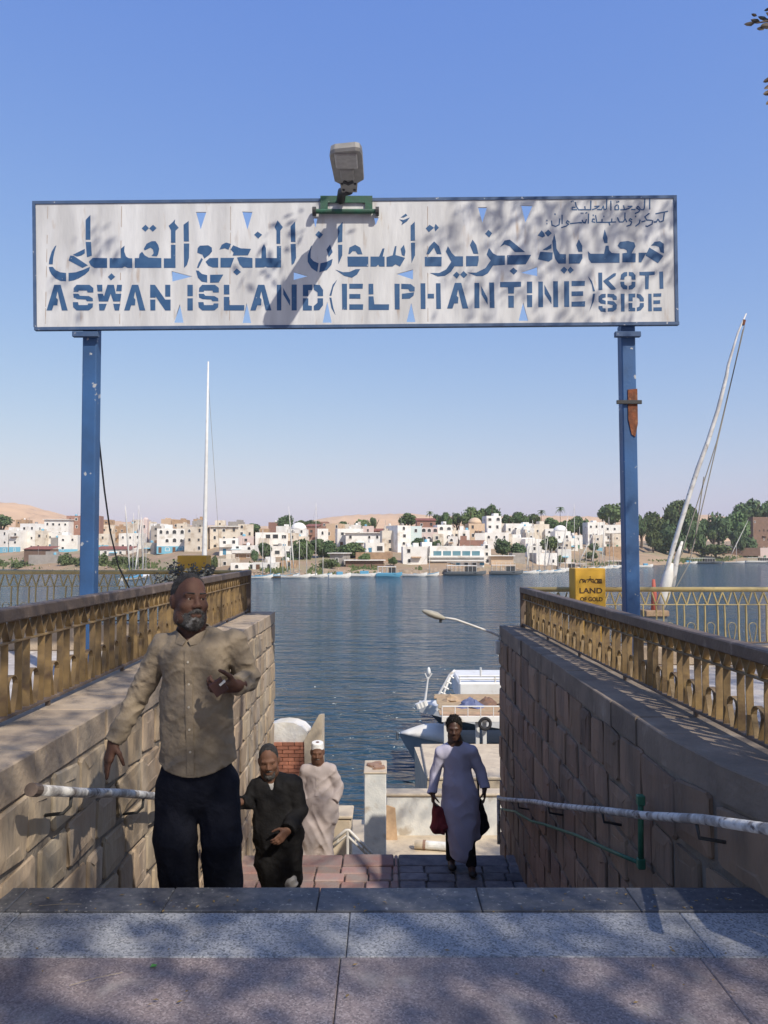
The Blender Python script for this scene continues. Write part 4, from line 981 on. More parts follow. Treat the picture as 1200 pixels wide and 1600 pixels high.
def house(x0, x1, yt, off, col, label, yaw=None, floors=None, wins=True, base=None, roof=None, dep=None, arch=0.25, cols=None, winsize=(0.95, 1.25), win_mat=None, parapet=True, extra=None, ground_cut=0.0):
    rnd = random.Random(int(x0*31 + yt*7 + off))
    xc = (x0+x1)/2; Y = shore_Y(xc)+off; W = (x1-x0)*Y/FPX
    X = (xc-600)/FPX*Y; zt = P(xc, yt, Y).z
    zb = (ground_z(xc, off) - 0.6) if base is None else P(xc, base, Y).z
    if yaw is None: yaw = rnd.uniform(-.22, .18)
    H = zt-zb
    if H < 1.5: H = 1.5; zb = zt-H
    D = dep or rnd.uniform(5.5, 9.0)
    W = W/ (math.cos(yaw)+0.02)
    h = thing('house', (X, Y, zb), label, 'house', 'houses on the far bank', yaw)
    m = HW[col]; mb = MB()
    pw = 0.0
    mb.box(-W/2, W/2, 0, D, 0, H-0.45 if parapet else H)
    if parapet:
        t = 0.22; z0, z1 = H-0.45, H
        mb.box(-W/2, W/2, 0, t, z0, z1); mb.box(-W/2, W/2, D-t, D, z0, z1); mb.box(-W/2, -W/2+t, t, D-t, z0, z1); mb.box(W/2-t, W/2, t, D-t, z0, z1)
    mb.build('wall', m, h, local=True)
    if roof == 'red': MB().add([(-W/2-.3, -.4, H-.1), (W/2+.3, -.4, H-.1), (W/2+.3, D+.2, H+.9), (-W/2-.3, D+.2, H+.9), (-W/2-.3, -.4, H+.02), (W/2+.3, -.4, H+.02), (W/2+.3, D+.2, H+1.05), (-W/2-.3, D+.2, H+1.05)],
        [(0,3,2,1),(4,5,6,7),(0,1,5,4),(1,2,6,5),(2,3,7,6),(3,0,4,7)]).build('roof', REDROOF, h, local=True)
    elif roof == 'slab': MB().box(-W/2-.5, W/2+.5, -.8, D+.3, H+.002, H+.22).build('roof', HW['white'], h, local=True)
    elif roof == 'dome':
        mb = MB(); mb.lathe((0, D/2, H-.02), [(min(W, D)*.45*math.cos(t), min(W, D)*.40*math.sin(t)) for t in (0, .3, .6, .9, 1.2, 1.5)], 14); mb.build('dome', HW['pink'] if col == 'pink' else m, h, local=True, smooth=True)
    elif roof == 'none': pass
    elif rnd.random() < 0.45:      # stair head or tank on the roof
        w2 = W*rnd.uniform(.2, .4); xx = rnd.uniform(-W/2+w2/2+.1, W/2-w2/2-.1); MB().box(xx-w2/2, xx+w2/2, D*.45, D*.95, H-.44, H+rnd.uniform(.6, 1.6)).build('stair_head', m, h, local=True)
    if roof is None and rnd.random() < .55:     # water tank, aerial and clutter up on the roof
        tx = rnd.uniform(-W*.35, W*.35); tr_ = rnd.uniform(.4, .6); MB().lathe((tx, D*.35, H-.44), [(tr_, 0), (tr_, 1.0), (tr_*.6, 1.2), (.08, 1.25)], 10).build('water_tank', rnd.choice((HW['grey'], HW['white'], HW['blue'])), h, local=True)
        ax_ = rnd.uniform(-W*.4, W*.4); MB().tube([(ax_, D*.2, H-.44), (ax_, D*.2, H+rnd.uniform(1.2, 2.6))], .05, 5).build('aerial', HW['grey'], h, local=True)
    if wins and rnd.random() < .3:
        zz = rnd.uniform(.4, .75)*H; xx = rnd.uniform(-W*.3, W*.2); MB().obox((xx, -.55, zz), (min(1.4, W*.3), 0, 0), (0, .55, .12), (0, 0, .05)).build('awning', rnd.choice((HW['tan'], HW['blue'], HW['brown'], HW['teal'])), h, local=True)
    if wins and rnd.random() < .25:
        MB().box(-W/2-.02, W/2+.02, -.02, 0, 0, rnd.uniform(.8, 1.4)+.6).build('dado', rnd.choice((HW['blue'], HW['grey'], HW['tan'], HW['pink'])), h, local=True)
    if wins:
        fl = floors or max(1, round(H/3.1)); fh = H/fl
        nc = cols or max(1, int(W/2.5)); s = W/nc
        for r in range(fl):
            if r*fh + .8 < ground_cut: continue
            for c in range(nc):
                if rnd.random() < 0.14: continue
                xx = -W/2 + s*(c+.5) + rnd.uniform(-.2, .2)
                if r == 0 and rnd.random() < 0.3:
                    o = MB().box(xx-.5, xx+.5, -.06, 0.0, 0.3, min(2.4, fh*.8)).build('door', rnd.choice(DOORM), h, local=True); continue
                k = 'arch' if rnd.random() < arch else 'rect'
                fm = m if rnd.random() < .6 else HW['white']
                o = link('window', window_mesh(k, fm, win_mat), h, (xx, -0.002, r*fh + fh*.32)); ww = winsize[0]*rnd.uniform(.85, 1.25)
                o.scale = (min(ww, s*.8), 1, min(winsize[1]*rnd.uniform(.85, 1.2), fh*.58))
        # side windows on the visible flank
        if rnd.random() < .6 and D > 5:
            for r in range(fl):
                o = link('window', window_mesh('rect', m, win_mat), h, (-W/2+.002, D*.45, r*fh + fh*.32)) if yaw > 0 else link('window', window_mesh('rect', m, win_mat), h, (W/2-.002, D*.45, r*fh+fh*.32))
                o.rotation_euler = (0, 0, -math.pi/2 if yaw > 0 else math.pi/2); o.scale = (.9, 1, min(1.2, fh*.55))
    if extra == 'blueband': MB().box(-W/2-.03, W/2+.03, -.03, 0, 0, H*.30).build('blue_dado', HW['blue'], h, local=True)
    if extra == 'balcony':
        fl = floors or max(1, round(H/3.1)); fh = H/fl
        for r in range(1, fl):
            MB().box(-W/2+.2, W/2-.2, -1.0, -.001, r*fh-.08, r*fh+.10).build('balcony', HW['white'], h, local=True)
            MB().box(-W/2+.2, W/2-.2, -1.0, -.92, r*fh+.10, r*fh+.85).build('balcony_front', HW['white'], h, local=True)
    return h
H = house
# left group
H(-20, 15, 828, 40, 'white', 'white house with a blue foot at the left edge of the far bank', extra='blueband', floors=3)
H(14, 33, 829, 42, 'white', 'white house with pale blue ground floor, second from left', extra='blueband', floors=3, yaw=-.1)
H(30, 57, 818, 50, 'white', 'white two-storey house with dark square windows near the left edge', floors=3, yaw=-.15)
H(55, 67, 829, 52, 'cream', 'narrow cream house beside the white two-storey house', floors=2)
H(69, 107, 812, 85, 'white', 'tall white house under the red brick block', roof='slab', floors=3, yaw=.05)
H(104, 156, 806, 98, 'brick', 'dark red unfinished brick block behind the left sign post', floors=4, yaw=.1)
H(72, 95, 832, 60, 'white', 'white stepped house with small dark windows left of the sign post', floors=2)
H(92, 121, 836, 46, 'white', 'plain white wall house just left of the blue post', floors=2, arch=.6)
H(79, 93, 840, 43, 'grey', 'small grey block house between white houses on the left', wins=False)
H(36, 81, 858, 14, 'brown', 'open shed with red sloping roof on a stone wall at the left bank', roof='red', wins=False, parapet=False, dep=5)
H(45, 93, 867, 9, 'grey', 'grey rubble stone retaining house wall below the red-roofed shed', wins=False, dep=3)
H(148, 206, 858, 34, 'white', 'low white house with brown sloping roof right of the left post', roof='red', floors=1, dep=6)
H(150, 170, 834, 62, 'cream', 'cream rubble house behind the low brown-roofed house', floors=2)
H(158, 178, 820, 110, 'cream', 'small cream hillside house right of the left post, high up', floors=2)
H(176, 196, 822, 115, 'tan', 'tan hillside house beneath the thin masts', floors=2)
H(186, 221, 833, 60, 'white', 'long white house with a row of pinkish openings behind the masts', floors=2, yaw=.1)
H(192, 214, 818, 120, 'cream', 'pale cream flat house at the back behind the masts', floors=2)
H(213, 236, 815, 100, 'cream', 'cream block with a pink dome turret behind the masts', floors=3)
H(219, 230, 812, 96, 'pink', 'pink turret with a small dome above the cream block', roof='dome', floors=2)
H(233, 251, 818, 95, 'white', 'white cube house left of the blue-footed arcade house', floors=3)
H(225, 242, 848, 40, 'cream', 'small square cream hut left of the blue-footed arcade house', floors=1)
H(246, 289, 826, 46, 'white', 'white house with arched windows, turquoise trim and bright blue foot', extra='blueband', floors=3, arch=1.0, cols=4, winsize=(1.3, 1.5), yaw=.16)
H(251, 269, 811, 150, 'orange', 'bright orange house high behind the arcade house', floors=2)
H(268, 292, 812, 155, 'tan', 'brown house next to the orange house high behind', floors=2)
H(288, 319, 823, 49, 'cream', 'unplastered cream house left of the white mast', floors=3, yaw=-.05)
H(300, 318, 814, 140, 'grey', 'grey roof block behind the white mast', floors=2)
H(329, 372, 823, 62, 'cream', 'large cream block right of the tall white mast', floors=3, yaw=.2, roof='slab')
H(343, 372, 841, 42, 'white', 'white house with a dark balcony right of the tall mast', extra='balcony', floors=2)
H(362, 398, 852, 30, 'white', 'white villa with a terrace at the end of the left railing', extra='balcony', floors=2)
H(341, 363, 873, 13, 'cream', 'little cream hut with one dark door near the waterline', floors=1, cols=1)
H(361, 402, 880, 9, 'white', 'low white quay wall house at the end of the left railing', floors=1)
H(371, 396, 838, 52, 'pink', 'pinkish house behind the white villa', floors=2)
# middle group
H(372, 396, 819, 95, 'cream', 'cream house at the back above the left railing end', floors=3)
H(398, 420, 826, 110, 'tan', 'tan brick house under the back trees', floors=2)
H(419, 436, 816, 130, 'brick', 'square red brick house on the skyline', floors=2, wins=False)
H(399, 450, 832, 56, 'white', 'wide white house with dark open verandas above the moored boats', floors=2, winsize=(1.9, 1.5))
H(447, 466, 833, 58, 'cream', 'plain cream house wall right of the wide white veranda house', floors=2)
H(450, 479, 827, 78, 'white', 'white house with a pink domed roof room left of the dark red house', floors=3, roof='dome')
H(476, 497, 822, 84, 'brick', 'dark red house behind the big round tree', floors=2, roof='red')
H(496, 513, 826, 74, 'white', 'small white gabled house above the big round tree', floors=2)
H(509, 531, 818, 92, 'orange', 'orange-trimmed house right of the big round tree', floors=3)
H(527, 568, 826, 68, 'white', 'long white house with two small windows on the middle slope', floors=2)
H(540, 598, 833, 60, 'white', 'white house with a long flat overhanging roof in the middle', floors=2, roof='slab')
H(424, 458, 853, 34, 'white', 'low white house with pale panels between two trees', floors=1, winsize=(2, 1.2))
H(394, 431, 879, 9, 'white', 'low white boathouse with a turquoise door at the waterline', floors=1)
H(439, 463, 876, 11, 'tan', 'low tan boathouse behind the moored feluccas', floors=1)
H(515, 537, 865, 18, 'grey', 'open kiosk with a grey pitched roof right of the feluccas', floors=1, roof='slab')
H(584, 623, 829, 112, 'brick', 'long low house under a red roof on the skyline', roof='red', wins=False)
H(597, 622, 829, 47, 'cream', 'cream house with one small window left of the tall white house', floors=3, yaw=.1)
H(571, 601, 848, 42, 'white', 'white garden house with a pale blue doorway', floors=1, winsize=(1.8, 1.6), win_mat=PANE_B)
H(555, 610, 863, 24, 'tan', 'tan stone terrace wall in front of the garden house', wins=False, dep=4)
H(540, 600, 876, 12, 'brown', 'dark open boat shelter with a thatched edge', roof='slab', wins=False, dep=4)
H(621, 642, 821, 44, 'white', 'tall white house with a grey shaded flank', floors=4, yaw=.42, dep=9)
H(640, 659, 822, 46, 'teal', 'pale turquoise house with small dark windows', floors=3, yaw=0)
H(657, 685, 824, 62, 'pink', 'pink house with two large arched openings', floors=3, arch=1.0, winsize=(1.6, 1.5), cols=3)
H(651, 681, 813, 84, 'brick', 'dark red roof house with a stepped tower on the skyline', roof='red', floors=3)
H(629, 668, 854, 16, 'white', 'plain white waterfront house with two windows', floors=2, cols=2, yaw=.04, dep=7)
H(659, 675, 847, 22, 'white', 'white box behind the plain waterfront house', wins=False)
hot = H(671, 757, 853, 14, 'white', 'long white waterfront hotel with a band of blue windows', wins=False, yaw=.02, dep=9)
Yh = shore_Y(714)+14; Wh = 86*Yh/FPX; zb_ = hot.location.z
for k in range(5):
    xx = -Wh/2 + Wh*(0.07 + 0.175*k); z1 = P(714, 861, Yh).z - zb_; z2 = P(714, 868, Yh).z - zb_
    o = link('window', window_mesh('rect', HW['white'], PANE_B) if False else MB().box(0, Wh*.145, -.05, 0, 0, z1-z2).mesh('window', PANE_B), hot, (xx, 0, z2))
for yy0, yy1 in ((868.5, 871), (875, 877)):
    z1 = P(714, yy0, Yh).z-zb_; z2 = P(714, yy1, Yh).z-zb_; MB().box(-Wh/2-.3, Wh/2+.3, -1.3, -.002, z2, z1).build('balcony', HW['white'], hot, local=True)
for k in range(7):
    z1 = P(714, 877, Yh).z-zb_; xx = -Wh/2+Wh*(.04+.145*k); MB().box(xx, xx+1.3, -.05, 0, .6, z1-.4).build('window' if k % 3 else 'door', PANE if k % 3 else DOORM[1], hot, local=True)
H(755, 767, 850, 16, 'white', 'narrow white wing at the right end of the hotel', floors=3)
H(683, 707, 820, 62, 'white', 'white house with four arched windows above the hotel', floors=3, arch=1.0, cols=2, winsize=(1.4, 1.4))
H(706, 719, 829, 66, 'cream', 'small cream house right of the four-arched house', floors=2)
H(716, 734, 828, 64, 'white', 'white house with a small balcony above the hotel', extra='balcony', floors=2)
H(732, 758, 818, 72, 'orange', 'peach house with a curved gable beside the white tower', floors=3, roof='dome')
H(718, 757, 844, 50, 'brick', 'unplastered red brick house behind the hotel roof', floors=1)
H(760, 784, 806, 76, 'white', 'white tower house rising above its neighbours', floors=4, winsize=(1.3, 1.3))
H(757, 795, 832, 56, 'white', 'white house with arched windows below the tower house', floors=2, arch=.8)
H(783, 803, 818, 88, 'cream', 'beige house right of the white tower house', floors=2)
H(790, 832, 818, 82, 'white', 'long white terraced house right of the tower', floors=2)
H(800, 836, 840, 58, 'white', 'white garden wall house above the dark round trees', floors=1)
H(767, 802, 869, 11, 'orange', 'low waterfront shelter with a yellow awning', roof='slab', wins=False, dep=4)
H(800, 821, 864, 14, 'grey', 'plain grey waterfront block right of the yellow awning', wins=False, dep=4)
# right group
H(834, 859, 819, 72, 'cream', 'cream block house left of the palm', floors=2)
H(818, 835, 822, 74, 'white', 'white terraced house next to the cream block', floors=2)
H(820, 852, 842, 50, 'white', 'white house front behind the right-hand boats', floors=1)
H(823, 847, 853, 28, 'white', 'stepped white house above the sailing boats', floors=2)
H(867, 892, 830, 46, 'white', 'white house with a rounded gable right of the dark tree', floors=2, roof='dome', arch=.8)
H(890, 903, 841, 46, 'white', 'small white annex right of the rounded gable house', floors=1)
H(837, 871, 864, 9, 'white', 'low white waterfront house with two dark doors', floors=1, cols=3)
H(871, 892, 858, 14, 'white', 'stepped white waterfront wall house by the masts', floors=1)
H(918, 946, 816, 70, 'white', 'white house on dark red piers left of the right sign post', floors=3, yaw=.05)
H(944, 978, 820, 62, 'white', 'white arcaded house partly hidden by the right sign post', extra='balcony', floors=3)
H(946, 980, 854, 22, 'tan', 'tan stone retaining wall under the arcaded house', wins=False, dep=5)
H(1172, 1240, 808, 45, 'brown', 'dark brown mud-brick building with a cream crown at the right edge', floors=4, yaw=.25, dep=12)
H(1183, 1230, 856, 9, 'pink', 'reddish riverside wall house at the right edge', floors=1, cols=2)
H(1085, 1183, 856, 26, 'brown', 'long dark garden wall under the right-hand trees', wins=False, dep=2)

# ---- trees of the far bank
LEAF = mat('leaf_far', (0.095, 0.15, 0.055), (0.14, 0.19, 0.075), scale=0.35, rough=0.8, rand=0.25, hue=0.02, trans=0.15)
LEAF2 = mat('leaf_far_dark', (0.065, 0.11, 0.048), (0.10, 0.145, 0.062), scale=0.35, rough=0.8, rand=0.2, trans=0.1)
LEAF3 = mat('leaf_shrub', (0.13, 0.16, 0.06), (0.09, 0.125, 0.05), scale=0.4, rough=0.85, rand=0.15, trans=0.15)
BARK = mat('bark', (0.12, 0.085, 0.06), (0.08, 0.06, 0.045), scale=3, rough=0.95)
def crown_mesh(seed, m, flat=1.0, n=2600, size=0.066):
    rnd = np.random.RandomState(seed)
    L = rnd.randint(12, 18); cen = rnd.normal(size=(L, 3)); cen /= np.linalg.norm(cen, axis=1)[:, None]
    cen *= rnd.uniform(.25, .62, size=(L, 1)); cen[:, 2] = np.abs(cen[:, 2])*.9 - .12
    rad = rnd.uniform(.20, .42, L)
    k = rnd.randint(0, L, n); d = rnd.normal(size=(n, 3)); d /= np.linalg.norm(d, axis=1)[:, None]
    p = cen[k] + d*(rad[k]*(rnd.uniform(.55, 1.12, n)+(rnd.rand(n) < .12)*.16))[:, None]
    a = rnd.normal(size=(n, 3)); a = a - d*(a*d).sum(1)[:, None]*.6; a /= np.linalg.norm(a, axis=1)[:, None]
    b = np.cross(a, d + rnd.normal(size=(n, 3))*.5); b /= np.linalg.norm(b, axis=1)[:, None]
    s = rnd.uniform(.6, 1.4, n)[:, None]*size
    v = np.stack([p-a*s-b*s*.6, p+a*s*.3-b*s, p+a*s+b*s*.5, p-a*s*.4+b*s], 1).reshape(-1, 3); v[:, 2] *= flat
    mb = MB(); mb.v = [tuple(x) for x in v]; mb.f = [(4*i, 4*i+1, 4*i+2, 4*i+3) for i in range(n)]; mb.m = [0]*n
    return mb.mesh('crown', m)
CROWNS = [crown_mesh(s, LEAF) for s in (1, 2, 3)] + [crown_mesh(s, LEAF2) for s in (4, 5, 6)]
SHRUBS = [crown_mesh(s, LEAF3, n=1100) for s in (7, 8)]
def trunk_mesh(seed):
    rnd = random.Random(seed); mb = MB()
    mb.tube([(0, 0, -.4), (.02, 0, .0), (rnd.uniform(-.05, .05), 0, .3), (0, 0, .55)], [.075, .06, .05, .04], 7)
    for k in range(4):
        a = k*1.57+rnd.uniform(-.4, .4); mb.tube([(0, 0, .25+.05*k), (.16*math.cos(a), .16*math.sin(a), .5), (.38*math.cos(a), .38*math.sin(a), .78)], [.035, .026, .012], 6)
    return mb.mesh('trunk', BARK)
TRUNKS = [trunk_mesh(s) for s in (1, 2)]
def palm_mesh():
    mb = MB(); rnd = random.Random(4)
    for k in range(26):
        a = k*2.4; el = rnd.uniform(-.5, 1.1); prev = None; pts = []
        for i in range(6):
            t = i/5; r = .42*t*math.cos(el*.8); z = .42*t*math.sin(el) - .26*t*t
            pts.append(Vector((r*math.cos(a), r*math.sin(a), z)))
        sd = Vector((-math.sin(a), math.cos(a), 0))
        for i in range(5):
            w0, w1 = .05*(1-i/5.5)+.01, .05*(1-(i+1)/5.5)+.01
            mb.add([pts[i]-sd*w0-Vector((0,0,.02)), pts[i], pts[i+1], pts[i+1]-sd*w1-Vector((0,0,.02))], [(0,1,2,3)]); mb.add([pts[i]+sd*w0-Vector((0,0,.02)), pts[i], pts[i+1], pts[i+1]+sd*w1-Vector((0,0,.02))], [(3,2,1,0)])
    return mb.mesh('crown', LEAF)
PALM = palm_mesh(); PTRUNK = MB().tube([(0, 0, -1), (.01, 0, -.5), (0, 0, 0)], [.035, .026, .028], 7).mesh('trunk', BARK)
def tree(x0, x1, yt, yb, off, kind, label, grp='trees on the far bank'):
    rnd = random.Random(int(x0*13+yt)); xc = (x0+x1)/2; Y = shore_Y(xc)+off; X = (xc-600)/FPX*Y
    zt, zb = P(xc, yt, Y).z, P(xc, yb, Y).z; W = (x1-x0)*Y/FPX; gz = ground_z(xc, off)
    if kind == 'palm':
        t = thing('palm_tree', (X, Y, gz), label, 'palm tree', grp); s = (zt-gz)/1.12
        hh = zt-gz - W*.25
        c = link('crown', PALM, t, (0, 0, hh)); c.scale = (W*1.15, W*1.15, W*1.15)
        k = link('trunk', PTRUNK, t, (0, 0, hh)); k.scale = (W*.8, W*.8, hh)
        return
    t = thing('shrub' if kind == 'shrub' else 'tree', (X, Y, gz), label, 'shrub' if kind == 'shrub' else 'tree', grp)
    me = {'light': CROWNS[:3], 'dark': CROWNS[3:], 'shrub': SHRUBS}[kind]; me = rnd.choice(me)
    hc = (zt-zb); zc = (zt+zb)/2 - gz
    c = link('crown', me, t, (0, 0, zc - hc*.05)); c.scale = (W*.66, W*.6, hc*.72); c.rotation_euler = (0, 0, rnd.uniform(0, 6.28))
    k = link('trunk', rnd.choice(TRUNKS), t, (0, 0, 0)); hh = max(zc+hc*.15, 1.0)
    k.scale = (max(hh*.8, W*.5), max(hh*.8, W*.5), hh/.75)
T = tree
T(-14, 17, 803, 826, 95, 'dark', 'dark round tree at the left edge below the desert hill')
T(402, 428, 843, 876, 26, 'dark', 'dark tree left of the low white house with panels')
T(440, 462, 862, 885, 22, 'dark', 'small dark tree behind the leftmost feluccas')
T(454, 492, 837, 882, 30, 'light', 'broad round tree, left half of the big pair above the feluccas')
T(482, 524, 836, 878, 33, 'dark', 'broad dark tree, right half of the big pair above the feluccas')
T(528, 575, 844, 875, 34, 'light', 'leafy tree in front of the long flat roof house')
T(386, 408, 815, 834, 100, 'dark', 'small dark tree at the back above the veranda house')
T(434, 459, 804, 832, 120, 'dark', 'dark pointed tree on the skyline right of the brick house')
T(459, 477, 811, 826, 122, 'light', 'low rounded tree on the skyline behind the pink dome')
T(476, 492, 812, 826, 124, 'dark', 'small skyline tree left of the slender mast')
T(486, 502, 812, 828, 118, 'light', 'small skyline tree right of the slender mast')
T(528, 546, 812, 828, 120, 'dark', 'small tree in front of the long desert dune')
T(553, 579, 809, 831, 122, 'light', 'bushy tree in the middle of the dune')
T(577, 589, 805, 828, 126, 'dark', 'slim dark tree right of the bushy dune tree')
T(624, 652, 799, 824, 118, 'light', 'feathery tree behind the tall white house')
T(664, 679, 797, 822, 124, 'palm', 'palm rising behind the dark red roof house')
T(674, 694, 803, 824, 122, 'dark', 'dark tree right of the small palm')
T(689, 707, 797, 826, 116, 'light', 'olive tree above the four-arched house')
T(704, 722, 798, 826, 118, 'light', 'pale green tree in the skyline row above the hotel')
T(719, 750, 787, 828, 112, 'light', 'bright green tall tree above the peach house')
T(744, 765, 790, 824, 116, 'light', 'green tree between the two tallest skyline trees')
T(753, 782, 784, 818, 114, 'dark', 'tallest dark tree behind the white tower house')
T(783, 802, 801, 822, 118, 'dark', 'dark tree right of the tower house')
T(799, 826, 797, 822, 122, 'light', 'wide green tree above the long terraced house')
T(822, 846, 800, 824, 124, 'light', 'rounded tree above the cream block')
T(838, 854, 795, 822, 128, 'palm', 'palm left of the tall date palm')
T(867, 884, 790, 812, 120, 'palm', 'tall date palm standing clear of the skyline')
T(846, 874, 806, 832, 112, 'light', 'green tree under the tall date palm on its left')
T(868, 898, 810, 842, 100, 'light', 'green tree under the tall date palm on its right')
T(888, 918, 802, 838, 104, 'light', 'bushy tree left of the white house on red piers')
T(905, 930, 806, 850, 90, 'dark', 'dark tree filling behind the slanted spar')
T(934, 978, 782, 826, 108, 'light', 'big spreading tree left of the right sign post')
T(770, 800, 841, 871, 26, 'dark', 'dark waterfront tree right of the hotel wing')
T(794, 824, 845, 872, 24, 'dark', 'dark waterfront tree above the grey block')
T(842, 877, 834, 867, 22, 'light', 'dense green tree above the low white waterfront house')
T(918, 937, 848, 862, 22, 'dark', 'small dark bush on the sandy bank')
T(910, 936, 860, 876, 12, 'shrub', 'pale green bush low on the sandy bank')
T(990, 1012, 800, 842, 60, 'dark', 'tree just right of the right sign post')
T(1004, 1042, 794, 842, 50, 'light', 'grey-green layered tree right of the sign post')
T(1006, 1034, 822, 864, 34, 'shrub', 'dusty olive tree near the water right of the post')
T(1034, 1078, 775, 832, 60, 'light', 'tall billowing tree behind the leaning mast')
T(1024, 1066, 806, 874, 30, 'dark', 'dark dense tree left of the leaning mast foot')
T(1054, 1098, 800, 872, 34, 'dark', 'dark dense tree under the mast ropes')
T(1088, 1112, 806, 842, 60, 'light', 'green tree in the gap before the sand')
T(1102, 1140, 800, 856, 42, 'dark', 'dark green round tree left of the far felucca spars')
T(1122, 1170, 794, 850, 46, 'light', 'broad green tree behind the far felucca spars')
T(1148, 1196, 774, 822, 62, 'dark', 'tall tree above the mud-brick building')
T(1180, 1222, 778, 816, 66, 'light', 'tree leaving the right edge above the mud-brick building')
T(1092, 1142, 846, 873, 12, 'shrub', 'light green thicket at the water under the right-hand trees')
T(1106, 1122, 826, 848, 30, 'light', 'small clipped round tree above the thicket')
T(1160, 1184, 838, 868, 20, 'dark', 'dark bush before the mud-brick building')
for k, (x0, x1, yt) in enumerate(((92, 122, 862), (118, 150, 864), (146, 176, 862), (170, 204, 864), (196, 236, 866))):
    T(x0, x1, yt, 892, 9, 'shrub', ['green riverside shrub left of the left sign post', 'green riverside shrub behind the left sign post', 'green riverside shrub right of the left sign post', 'green riverside shrub under the brown roof', 'green riverside shrub behind the thin masts'][k], 'shrubs along the left bank')
T(-20, 22, 872, 892, 6, 'shrub', 'yellowish shrub at the left edge of the bank', 'shrubs along the left bank')
T(20, 56, 876, 892, 5, 'shrub', 'dry low shrub below the stone wall on the left bank', 'shrubs along the left bank')

# ---- more of the town: back rows and gap fillers, each named after its neighbour
rf = random.Random(41)
FILL = [(24, 40, 812, 130, 'tan', 'the dark square-windowed white house'), (120, 134, 818, 120, 'cream', 'the left sign post'), (160, 172, 812, 170, 'tan', 'the hanging cable'), (206, 222, 812, 165, 'cream', 'the thin masts'),
 (236, 250, 822, 92, 'grey', 'the white cube house'), (276, 292, 818, 120, 'cream', 'the arcade house'), (302, 316, 811, 180, 'tan', 'the tall white mast'), (336, 352, 813, 150, 'cream', 'the large cream block'), (356, 374, 815, 140, 'grey', 'the large cream block, right part'),
 (404, 416, 841, 50, 'cream', 'the dark tree left of the panel house'), (431, 446, 822, 105, 'white', 'the square red brick skyline house'), (462, 476, 838, 62, 'cream', 'the pink domed roof room'), (500, 512, 815, 140, 'brick', 'the small white gabled house'), (532, 546, 819, 112, 'cream', 'the long two-window white house'),
 (548, 562, 820, 116, 'white', 'the bushy dune tree'), (566, 584, 822, 108, 'pink', 'the slim dark dune tree'), (600, 616, 821, 118, 'cream', 'the red skyline roof'), (612, 624, 842, 50, 'white', 'the cream one-window house'), (676, 690, 834, 56, 'cream', 'the pink arched house'),
 (700, 712, 838, 54, 'white', 'the four-arched house'), (742, 758, 833, 60, 'white', 'the peach curved-gable house'), (786, 800, 834, 62, 'cream', 'the beige house by the tower'), (806, 820, 827, 78, 'white', 'the long terraced house'), (822, 836, 832, 64, 'cream', 'the cream block by the palm'),
 (852, 866, 826, 66, 'white', 'the dense green waterfront tree'), (880, 892, 846, 34, 'cream', 'the rounded gable house'), (896, 910, 836, 56, 'white', 'the small white annex'), (926, 942, 836, 52, 'cream', 'the house on red piers'), (956, 972, 834, 58, 'cream', 'the arcaded house by the right post')]
for x0, x1, yt, off, col, nb in FILL:
    house(x0, x1, yt, off, col, f'small {col} house tucked in {"behind" if off > 60 else "beside"} {nb}', winsize=(.9, 1.1))
# ---- rocks, reeds and clutter along the waterline
ROCK = mat('shore_rock', (0.30, 0.22, 0.16), (0.40, 0.31, 0.23), scale=.8, rough=.95, bump=.5, bscale=3)
mb = MB()
for k in range(900):
    px_ = rf.choice((rf.uniform(380, 1000), rf.uniform(640, 690), rf.uniform(0, 1220))); off = abs(rf.gauss(0, 3.0))-.3; Y = shore_Y(px_)+off; X = (px_-600)/FPX*Y; s_ = rf.uniform(.15, .6); z = WATER_Z+rise(off)
    a = [rf.uniform(.5, 1.2)*s_ for _ in range(6)]
    mb.add([(X-a[0], Y, z+.1), (X, Y-a[1], z), (X+a[2], Y, z+.1), (X, Y+a[3], z), (X, Y, z+a[4]*.9), (X, Y, z-.3)], [(0, 1, 4), (1, 2, 4), (2, 3, 4), (3, 0, 4), (1, 0, 5), (2, 1, 5), (3, 2, 5), (0, 3, 5)])
tag(mb.build('shore_rocks', ROCK), 'loose rocks along the far waterline', 'rocks', kind='stuff')
mb = MB()
for k in range(5200):
    px_ = rf.choice((rf.uniform(-60, 330), rf.uniform(390, 660), rf.uniform(880, 1260), rf.uniform(990, 1260))); off = rf.uniform(.5, 22)*rf.uniform(.3, 1); Y = shore_Y(px_)+off
    if vnoise(np.array([px_*.03]), np.array([off*.12]), np.array([1.5]))[0] < .5: continue
    X = (px_-600)/FPX*Y; z = WATER_Z+rise(off); h_ = rf.uniform(.3, 1.0); w_ = rf.uniform(.12, .4); l_ = rf.uniform(-.3, .3); t_ = rf.uniform(-.3, .3)
    mb.add([(X-w_, Y, z-.1), (X+w_, Y+t_, z-.1), (X+w_*.6+l_, Y+t_, z+h_), (X-w_*.5+l_, Y, z+h_*.8)], [(0, 1, 2, 3)])
tag(mb.build('bank_scrub', LEAF3), 'low scrub and dry grass on the far bank', 'scrub', kind='stuff')
